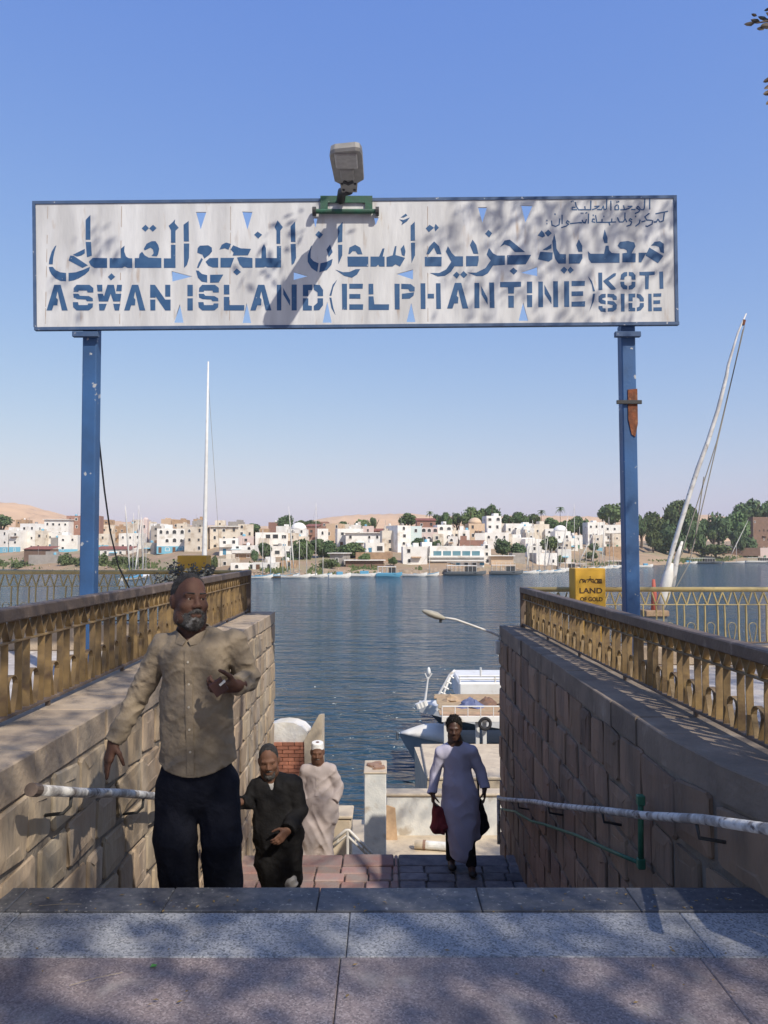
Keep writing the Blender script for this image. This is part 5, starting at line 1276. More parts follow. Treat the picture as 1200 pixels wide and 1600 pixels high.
# trees filling the belt behind the right-hand shore and between the houses
for x0, x1, yt, yb, off, kd, lb in ((978, 1000, 800, 850, 46, 'dark', 'dark tree half hidden by the right sign post'), (1040, 1062, 812, 866, 26, 'light', 'light green tree at the foot of the leaning yard'), (1084, 1106, 818, 868, 24, 'dark', 'dark tree at the end of the mast ropes'), (1136, 1162, 822, 866, 22, 'dark', 'dark tree behind the crossed spars'),
                                    (1066, 1092, 782, 826, 64, 'light', 'tall tree right of the leaning yard'), (392, 404, 858, 880, 16, 'dark', 'small dark bush above the white boathouse'), (608, 622, 868, 884, 12, 'light', 'small green bush beside the stone terrace wall'), (676, 690, 842, 856, 30, 'dark', 'dark shrub on the hotel roofline left end'), (642, 672, 838, 856, 30, 'dark', 'dark creeper tree between turquoise house and waterfront house'),
                                    (560, 580, 862, 880, 15, 'light', 'green bush before the stone terrace'), (864, 884, 866, 884, 8, 'shrub', 'olive bush right of the low white waterfront house'), (500, 530, 870, 892, 9, 'shrub', 'dry brown bush behind the tall-masted felucca'), (328, 344, 866, 892, 8, 'shrub', 'olive bush left of the little cream hut')):
    tree(x0, x1, yt, yb, off, kd, lb)

# ---- stone embankment along the middle waterline
EMB = mat('embankment_stone', (0.26, 0.20, 0.15), (0.36, 0.29, 0.22), scale=.9, rough=.95, bump=.6, bscale=2.5, bdist=.2, c3=(.20, .16, .12), s3=.5, t3=(.5, .7))
mb = MB(); pts = []
for px_ in range(505, 1001, 15): pts.append((px_, shore_Y(px_)+1.2+rf.uniform(-.5, .5), rf.uniform(1.0, 2.0)))
for (p0, y0, h0), (p1, y1, h1) in zip(pts[:-1], pts[1:]):
    X0, X1 = (p0-600)/FPX*y0, (p1-600)/FPX*y1; z = WATER_Z
    mb.add([(X0, y0, z-.5), (X1, y1, z-.5), (X1, y1+.6, z+h1), (X0, y0+.6, z+h0), (X0, y0+4, z-.5), (X1, y1+4, z-.5), (X1, y1+4, z+h1), (X0, y0+4, z+h0)], [(0,1,2,3), (3,2,6,7), (7,6,5,4), (0,3,7,4), (1,5,6,2)])
tag(mb.build('embankment', EMB), kind='structure')

# ================================================================== BOATS
BWH = mat('boat_white', (0.74, 0.73, 0.70), (0.66, 0.64, 0.60), scale=3, rough=0.45, c3=(0.45, 0.38, 0.30), s3=3, t3=(0.62, 0.78), rand=0.05)
BDK = mat('boat_dark', (0.09, 0.11, 0.13), (0.13, 0.14, 0.15), scale=3, rough=0.5)
BBL = mat('boat_blue', (0.10, 0.30, 0.45), rough=0.5)
BRD = mat('boat_red', (0.40, 0.10, 0.07), rough=0.6)
WOOD = mat('boat_wood', (0.34, 0.23, 0.14), (0.25, 0.165, 0.10), scale=4, rough=0.7, stretch=(1, 6, 1))
MASTM = mat('mast_paint', (0.66, 0.64, 0.60), (0.48, 0.45, 0.42), scale=1.2, rough=0.6, c3=(0.30, 0.26, 0.22), s3=2.5, t3=(0.6, 0.72))
SAILM = mat('furled_sail', (0.66, 0.63, 0.57), (0.56, 0.53, 0.48), scale=2, rough=0.9, bump=0.4, bscale=6)
ROPE = mat('rope', (0.30, 0.27, 0.22), rough=0.9)
TYRE = mat('tyre_rubber', (0.025, 0.025, 0.027), rough=0.85)
def hull_rings(L, B, Hh, sheer=0.35, n=9, stern=0.7, draft=0.25):
    rings = []
    for i in range(n):
        t = i/(n-1); x = -L/2 + L*t
        w = B/2*(stern + (1-stern)*math.sin(min(t/.45, 1)*math.pi/2)) if t < .45 else B/2*math.cos((t-.45)/.55*math.pi/2)**0.75
        w = max(w, 0.03); top = Hh + sheer*(abs(t-.42)/.58)**2*(1.6 if t > .42 else .6)
        keel = -draft + (draft+Hh*.75)*max(0, (t-.78)/.22)**2
        rings.append([(x, -w, top), (x, -w*.9, top*.45+keel*.2), (x, -w*.5, keel*.8), (x, 0, keel), (x, w*.5, keel*.8), (x, w*.9, top*.45+keel*.2), (x, w, top), (x, w*.86, top-.03), (x, 0, top-.05), (x, -w*.86, top-.03)])
    return rings
def felucca(px, py, L, head, label, mast=None, yard=None, hullm=None, masth=9, dist=None, canopy=False):
    w = G(px, py, WATER_Z) if dist is None else Vector(((px-600)/FPX*dist, dist, WATER_Z))
    b = thing('felucca', (w.x, w.y, WATER_Z-0.02), label, 'sailing boat', 'sailing boats at the far bank', head)
    mb = MB(); mb.loft(hull_rings(L, L*.28, .55)); mb.build('hull', hullm or BWH, b, local=True, smooth=False)
    mb = MB(); mb.loft([[(x*1.004, y*1.02, z+.015) for x, y, z in (r[0], r[6])] + [(x*1.004, y*1.02, z-.09) for x, y, z in (r[6], r[0])] for r in hull_rings(L, L*.28, .55)]); mb.build('gunwale', BBL if hash(label) % 2 else BWH, b, local=True)
    mx = L*.12
    if masth: MB().tube([(mx, 0, .2), (mx, 0, masth)], [.10, .055], 7).build('mast', MASTM, b, local=True, smooth=True)
    if yard:
        (ax, az), (bx_, bz) = yard
        MB().tube([(mx+ax, .12, az), (mx+(ax+bx_)/2, .14, (az+bz)/2), (mx+bx_, .12, bz)], [.07, .10, .04], 7).build('yard', MASTM, b, local=True, smooth=True)
        mbs = MB(); mbs.tube([(mx+ax+(bx_-ax)*t, .02, az+(bz-az)*t) for t in (.05, .25, .5, .75, .95)], [.06, .17, .2, .14, .04], 7); mbs.build('furled_sail', SAILM, b, local=True, smooth=True)
    if masth:
        MB().tube([(mx, 0, masth*.96), (L*.47, 0, .9)], .018, 5).build('stay', ROPE, b, local=True); MB().tube([(mx, 0, masth*.96), (-L*.42, L*.09, .7)], .018, 5).build('stay', ROPE, b, local=True)
    if canopy:
        MB().bbox(-L*.42, L*.05, -L*.11, L*.11, 1.95, 2.05, .03).build('canopy', BWH, b, local=True)
        for sx in (-.4, -.18, .03):
            for sy in (-.1, .1): MB().tube([(L*sx, L*sy, .5), (L*sx, L*sy, 1.96)], .03, 5).build('canopy_post', BWH, b, local=True)
    return b
def launch(px, py, L, head, label, cat='motor boat', hullm=None, roof=True, two=False, name='motor_launch'):
    w = G(px, py, WATER_Z); b = thing(name, (w.x, w.y, WATER_Z-0.02), label, cat, 'motor boats at the far bank', head)
    B = min(L*.26, 4.2)
    MB().loft(hull_rings(L, B, .8, .3, stern=.9)).build('hull', hullm or BWH, b, local=True)
    if roof:
        x0, x1 = -L*.44, L*.26
        MB().bbox(x0, x1, -B*.44, B*.44, 2.5, 2.64, .03).build('roof', BWH, b, local=True)
        n = max(3, int((x1-x0)/1.1))
        for i in range(n+1):
            for sy in (-1, 1): MB().tube([(x0+.1+(x1-x0-.2)*i/n, sy*B*.42, .7), (x0+.1+(x1-x0-.2)*i/n, sy*B*.42, 2.52)], .045, 5).build('roof_post', BWH, b, local=True)
        MB().bbox(x0, x1, -B*.45, B*.45, .75, 1.05, .02).build('bench_row', hullm or BWH, b, local=True)
        MB().bbox(x0+(x1-x0)*.62, x1, -B*.4, B*.4, 1.05, 2.3, .05).build('cabin', PANE, b, local=True)
        if two:
            for i in range(n+1): MB().tube([(x0+.1+(x1-x0-.2)*i/n, -B*.42, 2.6), (x0+.1+(x1-x0-.2)*i/n, -B*.42, 3.4)], .03, 5).build('rail_post', BWH, b, local=True)
            MB().tube([(x0, -B*.42, 3.4), (x1, -B*.42, 3.4)], .04, 6).build('roof_rail', BWH, b, local=True)
    else: MB().bbox(-L*.15, L*.12, -B*.3, B*.3, .7, 1.5, .1).build('cabin', BBL, b, local=True)
    return b
felucca(405, 903.5, 6.5, .25, 'white felucca farthest left at the middle bank', masth=11.5)
felucca(437, 903, 6.5, -.2, 'pale felucca second from left with a short mast', masth=8, hullm=WOOD)
felucca(462, 903, 7, .1, 'white felucca with a leaning furled yard before the big tree', masth=9, yard=((-1.2, 1.2), (-2.6, 17)))
felucca(488, 902.5, 7, -.1, 'white felucca with the tallest slender mast at the middle bank', masth=18)
launch(531, 903, 5.5, .3, 'small white motor boat with a blue cabin by the reed shelter', roof=False)
launch(570, 901.5, 8, .05, 'low long white barge in front of the reed shelter', roof=False, hullm=BWH)
launch(608, 901.5, 6.5, .1, 'turquoise and white ferry boat left of the white waterfront house', hullm=BBL)
launch(727, 899, 11, .03, 'dark-hulled white passenger ferry in front of the hotel', 'ferry', BDK, two=True, name='ferry')
launch(791, 898, 9, -.03, 'dark-hulled white passenger ferry right of the hotel', 'ferry', BDK, two=True, name='ferry')
felucca(822, 896.5, 6, .2, 'felucca with a white sail spar right of the ferries', masth=12, yard=((-.6, 1), (.6, 9)))
felucca(838, 896, 6.5, -.2, 'white felucca in the middle of the right-hand row', masth=13)
felucca(858, 895, 7.5, .1, 'long low white felucca before the low white house', masth=7)
launch(889, 892.5, 7, .15, 'white motor boat left of the yellow pylon top', hullm=BWH)
felucca(880, 893, 7, .3, 'felucca with a steep leaning yard under the date palm', masth=10, yard=((-2, 1.2), (1.2, 18)))
felucca(894, 892, 7, -.1, 'felucca with a very tall thin mast above the yellow pylon', masth=21)
felucca(912, 890.5, 8, .15, 'felucca with a spar slanting to the right above the yellow pylon', masth=9, yard=((-3, 1.5), (3.5, 14)), canopy=True)
felucca(940, 889, 8, .05, 'felucca with twin pale sails left of the right post', masth=17, yard=((-.8, 1), (.2, 16)))
felucca(948, 888.5, 8, -.2, 'felucca with a bare tall mast beside the right post', masth=18)
launch(966, 887.5, 9, .05, 'white excursion boat behind the right post', hullm=BWH)
launch(1100, 880.8, 17, .02, 'long white excursion boat under the leaning mast ropes', hullm=BDK)
felucca(1147, 879.8, 11, .1, 'felucca with crossed spars below the mud-brick building', masth=10, yard=((-4.0, 1.5), (6.5, 21)))
launch(1187, 879.5, 15, .02, 'white boat leaving the picture at the right bank', hullm=BWH)
launch(1076, 881, 8, .0, 'small white boat left of the long excursion boat', roof=False)
launch(1009, 886.5, 6, 0.2, 'tiny white boat just right of the sign post', roof=False)
for k, (px_, mh, yd) in enumerate(((205, 15, ((-1, 1), (-3.2, 17))), (214, 17, ((-1.5, 1), (1.3, 13))), (222, 14, ((1.0, 1), (-1.5, 15))), (228, 12, None))):
    felucca(px_, 905, 7, 1.3+.15*k, ['felucca with a yard leaning left behind the left river railing', 'felucca with the tallest thin mast behind the left river railing', 'felucca with a thick white yard behind the left river railing', 'rightmost felucca behind the left river railing'][k], masth=mh, yard=yd, dist=172+4*k)

# ---- the two near feluccas whose masts stand over the railings
w = Vector(((322-600)/FPX*46, 46, WATER_Z))
b = thing('felucca', w, 'felucca with a tall white mast right of the left sign post', 'sailing boat', None, math.pi/2-.1)
MB().loft(hull_rings(8, 2.3, .6)).build('hull', BWH, b, local=True)
mt = P(325.5, 565, 46)-w; m0 = P(319.5, 865, 46)-w
inv = Matrix.Rotation(-(math.pi/2-.1), 3, 'Z')
d_ = (m0-mt)/(m0.z-mt.z); base_ = mt + d_*(0.3-mt.z)
MB().tube([inv @ p for p in (base_, m0, (m0+mt)/2, mt)], [.17, .15, .10, .045], 10).build('mast', BWH, b, local=True, smooth=True)
MB().tube([inv @ (mt-Vector((0, 0, 1))), inv @ Vector((.6, 3.2, .8))], .012, 5).build('stay', ROPE, b, local=True)

FY = 60.0
w = Vector(((1018-600)/FPX*FY, FY, WATER_Z)); b = thing('felucca', w, 'near felucca with a long leaning yard over the right river railing', 'sailing boat', None, 0)
rings = hull_rings(9, 2.6, .8); MB().loft([[(-y, x, z) for x, y, z in r] for r in rings]).build('hull', BWH, b, local=True)
L_ = lambda x, y, dy=0: P(x, y, FY+dy)-w
MB().tube([L_(1026, 962), L_(1036, 912), L_(1052, 855), L_(1078, 770), L_(1090, 733), L_(1106, 690), L_(1122, 640), L_(1135, 588), L_(1138, 570), L_(1153, 520), L_(1166, 490)], [.14, .17, .18, .18, .18, .17, .16, .14, .11, .08, .05], 10).build('yard', MASTM, b, local=True, smooth=True)
MB().tube([L_(1161, 508), L_(1163, 500)], .13, 8).build('truck', RUST, b, local=True)
MB().tube([L_(1022, 985, 1), L_(1024, 962, 1), L_(1030, 925, 1)], [.2, .18, .14], 8).build('mast', MASTM, b, local=True, smooth=True)
MB().tube([L_(1049, 925), L_(1053, 895), L_(1058, 870), L_(1066, 846)], [.22, .26, .2, .1], 8).build('boom', MASTM, b, local=True, smooth=True)
mb = MB(); mb.tube([L_(1030, 958), L_(1037, 930), L_(1044, 900), L_(1050, 880)], [.25, .48, .42, .12], 9); mb.build('furled_sail', SAILM, b, local=True, smooth=True)
mb = MB(); mb.tube([L_(1020, 962), L_(1022, 930), L_(1021, 905)], [.16, .22, .12], 8); mb.build('red_cover', BRD, b, local=True, smooth=True)['label'] = 'faded red cloth tied round the mast foot'
for p0, p1 in (((1163, 510), (1120, 690)), ((1120, 690), (1060, 880)), ((1161, 515), (1128, 660)), ((1128, 660), (1077, 880)), ((1077, 880), (1050, 930)), ((1100, 745), (1085, 850))):
    MB().tube([L_(*p0, .5), L_(*p1, .5)], .045, 5).build('rope', ROPE, b, local=True)
MB().bbox(L_(1004, 950).x, L_(1040, 950).x, -.8, .8, L_(1004, 962).z, L_(1004, 953).z, .05).build('cabin_top', WOOD, b, local=True)
MB().bbox(L_(1006, 950).x, L_(1038, 950).x, -.6, .7, .3, L_(1004, 962).z, .05).build('cabin', BDK, b, local=True)

# ---- motor boat with the covered bow at the foot of the stairs
BY = 23.6
bb = thing('motor_boat', (P(700, 1200, BY).x, BY, WATER_Z), 'small motor boat with a white canvas covered bow behind the robed man', 'motor boat')
def px(x, y, Y=BY): return P(x, y, Y)
bow = px(622, 1145); n = 8; rings = []
for i in range(n):
    t = i/(n-1); x = bow.x + 5.2*t; w_ = 1.0*math.sin(min(1, t*1.7+.03)*math.pi/2)**.8; top = bow.z - .30*min(1, t*1.6); keel = WATER_Z - .2
    rk = .95*max(0, 1-t*2.2); rings.append([(x, BY-w_*.95, top), (x+.5*rk, BY-w_*.8, top*.55+keel*.45), (x+rk, BY-w_*.35, keel), (x+rk, BY+w_*.35, keel), (x+.5*rk, BY+w_*.8, top*.55+keel*.45), (x, BY+w_*.95, top), (x, BY, top-.02)])
MB().loft(rings).build('hull', mat('hull_grey', (0.30, 0.34, 0.37), (0.24, 0.28, 0.31), scale=3, rough=.4), bb)
rings = []
for i in range(8):
    t = i/7; x = bow.x + .08 + 1.75*t; w_ = 1.0*math.sin(min(1, t*.62+.06)*math.pi/2)**.8; top = bow.z - .30*min(1, t*.55); hgt = .34*math.sin(min(1, t*1.25+.03)*math.pi*.62)**1.2
    rings.append([(x, BY-w_*.98, top+.005), (x, BY-w_*.75, top+hgt*.6+.01), (x, BY-w_*.3, top+hgt+.01), (x, BY+w_*.3, top+hgt+.01), (x, BY+w_*.75, top+hgt*.6+.01), (x, BY+w_*.98, top+.005)])
MB().loft(rings).build('bow_cover', mat('canvas_white', (0.74, 0.71, 0.64), (0.66, 0.62, 0.55), scale=3, rough=.9, bump=.5, bscale=5), bb, smooth=True)
MB().bbox(bow.x-.06, bow.x+.02, BY-.06, BY+.06, bow.z-.20, bow.z+.05, .02).build('stem_fender', BDK, bb)
MB().bbox(bow.x+1.9, bow.x+5.1, BY-.8, BY+.8, bow.z-.28, bow.z-.10, .02).build('deck', BDK, bb)
MB().tube([px(659, 1140), px(659.5, 1150)], .02, 6).build('cleat_post', BWH, bb)

# ---- larger tour boat with railed roof
TY = 30.0
tb = thing('tour_boat', (P(735, 1140, TY).x, TY, WATER_Z), 'white tour boat with a railed upper deck behind the jetty', 'tour boat')
bow = P(656, 1098, TY); rings = []
for i in range(9):
    t = i/8; x = bow.x + 9.0*t; w_ = 1.7*math.sin(min(1, t*2.0+.02)*math.pi/2)**.8; top = bow.z - .45*min(1, t*2.2); keel = WATER_Z - .3
    rk = 1.3*max(0, 1-t*2.6); rings.append([(x, TY-w_, top), (x+.5*rk, TY-w_*.85, top*.5+keel*.5), (x+rk, TY-w_*.4, keel), (x+rk, TY+w_*.4, keel), (x+.5*rk, TY+w_*.85, top*.5+keel*.5), (x, TY+w_, top), (x, TY, top-.01)])
MB().loft(rings).build('hull', BDK, tb)
rings2 = [[(x, y, z) for x, y, z in (r[0], r[5])] for r in rings]
mb = MB(); mb.loft([[(a[0]-.02, a[1]-.05, a[2]-.32), (a[0]-.02, c[1]+.05, c[2]-.32), (a[0]-.02, c[1]+.05, c[2]+.05), (a[0]-.02, a[1]-.05, a[2]+.05)] for a, c in rings2]); mb.build('rubbing_strake', BWH, tb)
for k in range(3): MB().tube([P(652+5*k, 1099-2*k, TY-.6), P(655+5*k, 1107-2*k, TY-.6)], .11, 10).build('bow_fender', BWH, tb)
MB().tube([P(664, 1096, TY), P(669, 1058, TY)], [.05, .03], 8).build('jackstaff', BWH, tb)
for a in ((664, 1052), (675, 1052)): MB().tube([P(668.5, 1062, TY), P(*a, TY)], .025, 6).build('jackstaff_arm', BWH, tb)
MB().lathe(P(670, 1056, TY), [(.02, 0), (.08, .12), (.06, .26), (.015, .34)], 10).build('masthead_light', BWH, tb, smooth=True)
zr = P(700, 1082, TY).z; zr2 = P(700, 1056, TY).z; xr = P(711, 1060, TY).x
MB().bbox(xr, xr+7, TY-1.5, TY+1.5, zr-.1, zr2, .06).build('cabin', BWH, tb)
MB().bbox(xr+.3, xr+6.5, TY-1.53, TY-1.49, zr+.05, zr+.22, .005).build('cabin_window', PANE, tb)
for zz in (P(700, 1047, TY).z, P(700, 1051.5, TY).z):
    MB().tube([(xr, TY-1.4, zz), (xr+7, TY-1.4, zz)], .035, 6).build('deck_rail', BWH, tb)
for k in range(6): MB().tube([(xr+.05+k*1.3, TY-1.4, zr2-.02), (xr+.05+k*1.3, TY-1.4, P(700, 1047, TY).z)], .03, 6).build('stanchion', BWH, tb)
MB().tube([P(751, 1058, TY-1.4), P(751, 1043, TY-1.4)], .04, 6).build('flagpole', BWH, tb)
for s_ in (0, 12):
    MB().tube([P(711-s_*.2, 1047+s_*.5, TY-1+s_*.1), P(703, 1054+s_*.4, TY-1), P(685+s_*.5, 1086+s_*.2, TY-1), P(684+s_, 1092, TY-1)], .045, 7).build('stair_rail', BWH, tb, smooth=True)
for k in range(4):
    t = k/3.5; a = P(703, 1056, TY-1).lerp(P(686, 1086, TY-1), t); c = P(709, 1060, TY-1).lerp(P(695, 1090, TY-1), t); MB().tube([a, c], .04, 6).build('stair_tread', BWH, tb)
MB().tube([P(695, 1087, TY-1.3), P(683, 1110, TY-1.3)], .06, 7).build('deck_strut', BWH, tb)

# ---- jetty with timber roof, between the boats and the quay
JY0, JY1 = 18.2, 21.2
jt = thing('jetty', (2.5, 19.6, WATER_Z), 'white concrete jetty behind the robed man', 'jetty')
jx = P(664, 1180, 19.5).x; jz = P(664, 1178, 20.5).z
mb = MB(); mb.loft([[(jx, JY0, WATER_Z-.6), (jx+7, JY0, WATER_Z-.6), (jx+7, JY1, WATER_Z-.6), (jx-.15, JY1, WATER_Z-.6)], [(jx-.02, JY0, jz), (jx+7, JY0, jz), (jx+7, JY1, jz), (jx-.2, JY1, jz)]]); mb.build('body', CREAM, jt)
MB().bbox(jx-.02, jx+7, JY0-.03, JY1+.03, jz+.002, jz+.08, .02).build('deck', CREAM, jt)
SY0, SY1 = 21.9, 25.2
sx0 = P(691, 1118, SY0).x; rz_ = P(691, 1119, SY0).z
js = thing('jetty_shelter', (sx0+2.4, 23.5, WATER_Z), 'timber roofed jetty shelter on white posts, rubbish strewn on its roof', 'shelter')
for k in range(11):
    y0 = SY0 + (SY1-SY0)*k/11; MB().bbox(sx0+random.uniform(-.06, .03), sx0+5.5, y0+.008, y0+(SY1-SY0)/11-.008, rz_-.04+random.uniform(-.008, .008), rz_, .008).build('roof_plank', mat('roof_plank_wood_%d' % k, (0.46+random.uniform(-.06, .06), 0.32, 0.19), (0.36, 0.25, 0.15), scale=5, rough=.85), js)
MB().bbox(sx0-.02, sx0+5.5, SY0-.05, SY0-.005, rz_-.16, rz_+.01, .01).build('fascia', BWH, js)
for xx in (sx0+.1, sx0+1.0, sx0+1.2, sx0+2.6, sx0+4):
    MB().bbox(xx-.055, xx+.055, SY0+.05, SY0+.16, WATER_Z-.4, rz_-.045, .01).build('post', BWH, js)
MB().tube([(sx0, SY0-.04, rz_+.28), (sx0+5.5, SY0-.04, rz_+.28)], .02, 6).build('rail', BWH, js)
for k in range(15): MB().tube([(sx0+.36*k, SY0-.04, rz_), (sx0+.36*k, SY0-.04, rz_+.28)], .014, 5).build('baluster', BWH, js)
MB().bbox(sx0-.1, sx0+5.5, SY0-.6, SY0+1.5, WATER_Z+.35, WATER_Z+.5, .02).build('floor', BDK, js)
for k in range(18): MB().bbox(sx0+.9+.24*k, sx0+.96+.24*k, SY0-.62, SY0-.6, WATER_Z+.52, WATER_Z+.80, .004).build('paling', BWH, js)
MB().bbox(sx0+.85, sx0+5.4, SY0-.64, SY0-.58, WATER_Z+.80, WATER_Z+.87, .006).build('paling_rail', BWH, js)
CL = [mat('cloth_blue', (.10, .12, .22), (.16, .18, .28), scale=6, rough=.9), mat('cloth_brown', (.22, .13, .09), (.14, .09, .07), scale=6, rough=.9), mat('cloth_tan', (.45, .32, .2), (.36, .26, .17), scale=6, rough=.9)]
for k, (cx, cy, s, m) in enumerate(((.95, .45, .34, 0), (1.5, .55, .3, 1), (2.3, .5, .4, 2), (1.9, .2, .2, 1), (2.9, .35, .3, 1), (.45, .75, .25, 2))):
    rnd = random.Random(k); mb = MB(); rings = []
    for i in range(5):
        t = i/4; rings.append([(sx0+cx+s*(1.25-t)*math.cos(a)*rnd.uniform(.7, 1.2), SY0+cy*3.0+s*(1.2-t)*math.sin(a)*rnd.uniform(.7, 1.2), rz_+.002+s*.75*t*rnd.uniform(.8, 1.1)) for a in [2*math.pi*j/11 for j in range(11)]])
    mb.loft(rings); tag(mb.build('cloth_heap', CL[m]), ['blue cloth heap on the shelter roof', 'brown bundle next to the blue cloth on the shelter roof', 'tan sacking heap at the right of the shelter roof', 'small brown bundle near the shelter roof edge', 'brown sack at the far right of the shelter roof', 'tan sack at the left corner of the shelter roof'][k], 'bundle')
ty = P(758, 1131, SY0-.12); mb = MB(); R1, R2 = .15, .045
for i in range(20):
    for j in range(8):
        a, c = 2*math.pi*i/20, 2*math.pi*j/8; mb.v.append((ty.x+(R1+R2*math.cos(c))*math.cos(a), ty.y+R2*math.sin(c), ty.z+(R1+R2*math.cos(c))*math.sin(a)))
for i in range(20):
    for j in range(8): mb.f.append((i*8+j, ((i+1)%20)*8+j, ((i+1)%20)*8+(j+1)%8, i*8+(j+1)%8)); mb.m.append(0)
tag(mb.build('tyre_fender', TYRE, smooth=True), 'black tyre hung on the jetty shelter as a fender', 'tyre')
tag(MB().tube([P(688, 1178, 21.3), P(684, 1195, 21.0), P(676, 1212, 20.6), P(660, 1240, 20.0)], .015, 5).build('mooring_rope', ROPE, smooth=True), 'slack mooring rope from the jetty to the water', 'rope')

for k, (px_, py_, mh, yd, lb) in enumerate(((418, 902.5, 10, None, 'small felucca between the two leftmost feluccas'), (449, 902, 7, ((-.6, 1), (-1.8, 10)), 'felucca with a short leaning yard before the tan boathouse'), (474, 902.5, 9, None, 'felucca moored between the two tallest-masted ones'), (500, 901.8, 5, None, 'low felucca right of the tallest slender mast'),
        (648, 900.6, 0, None, 'open white rowing boat below the plain waterfront house'), (666, 900.2, 6, None, 'small felucca left of the hotel ferry'), (829, 896.2, 15, None, 'tall-masted felucca just right of the second ferry'), (848, 895.5, 10, ((-.5, 1), (.9, 11)), 'felucca with a furled yard before the low white house'),
        (868, 894.3, 12, None, 'felucca at the right end of the low white house'), (903, 891.2, 14, None, 'felucca with a straight mast behind the yellow pylon'), (924, 890, 11, ((-.8, 1), (1.2, 12)), 'felucca with a pale furled yard right of the pylon'), (934, 889.6, 16, None, 'felucca with a thin tall mast right of the pylon'), (956, 888.2, 13, None, 'felucca hidden half by the right sign post'))):
    felucca(px_, py_, 6.0+.3*(k % 3), (.2, -.15, .1)[k % 3], lb, masth=mh, yard=yd)

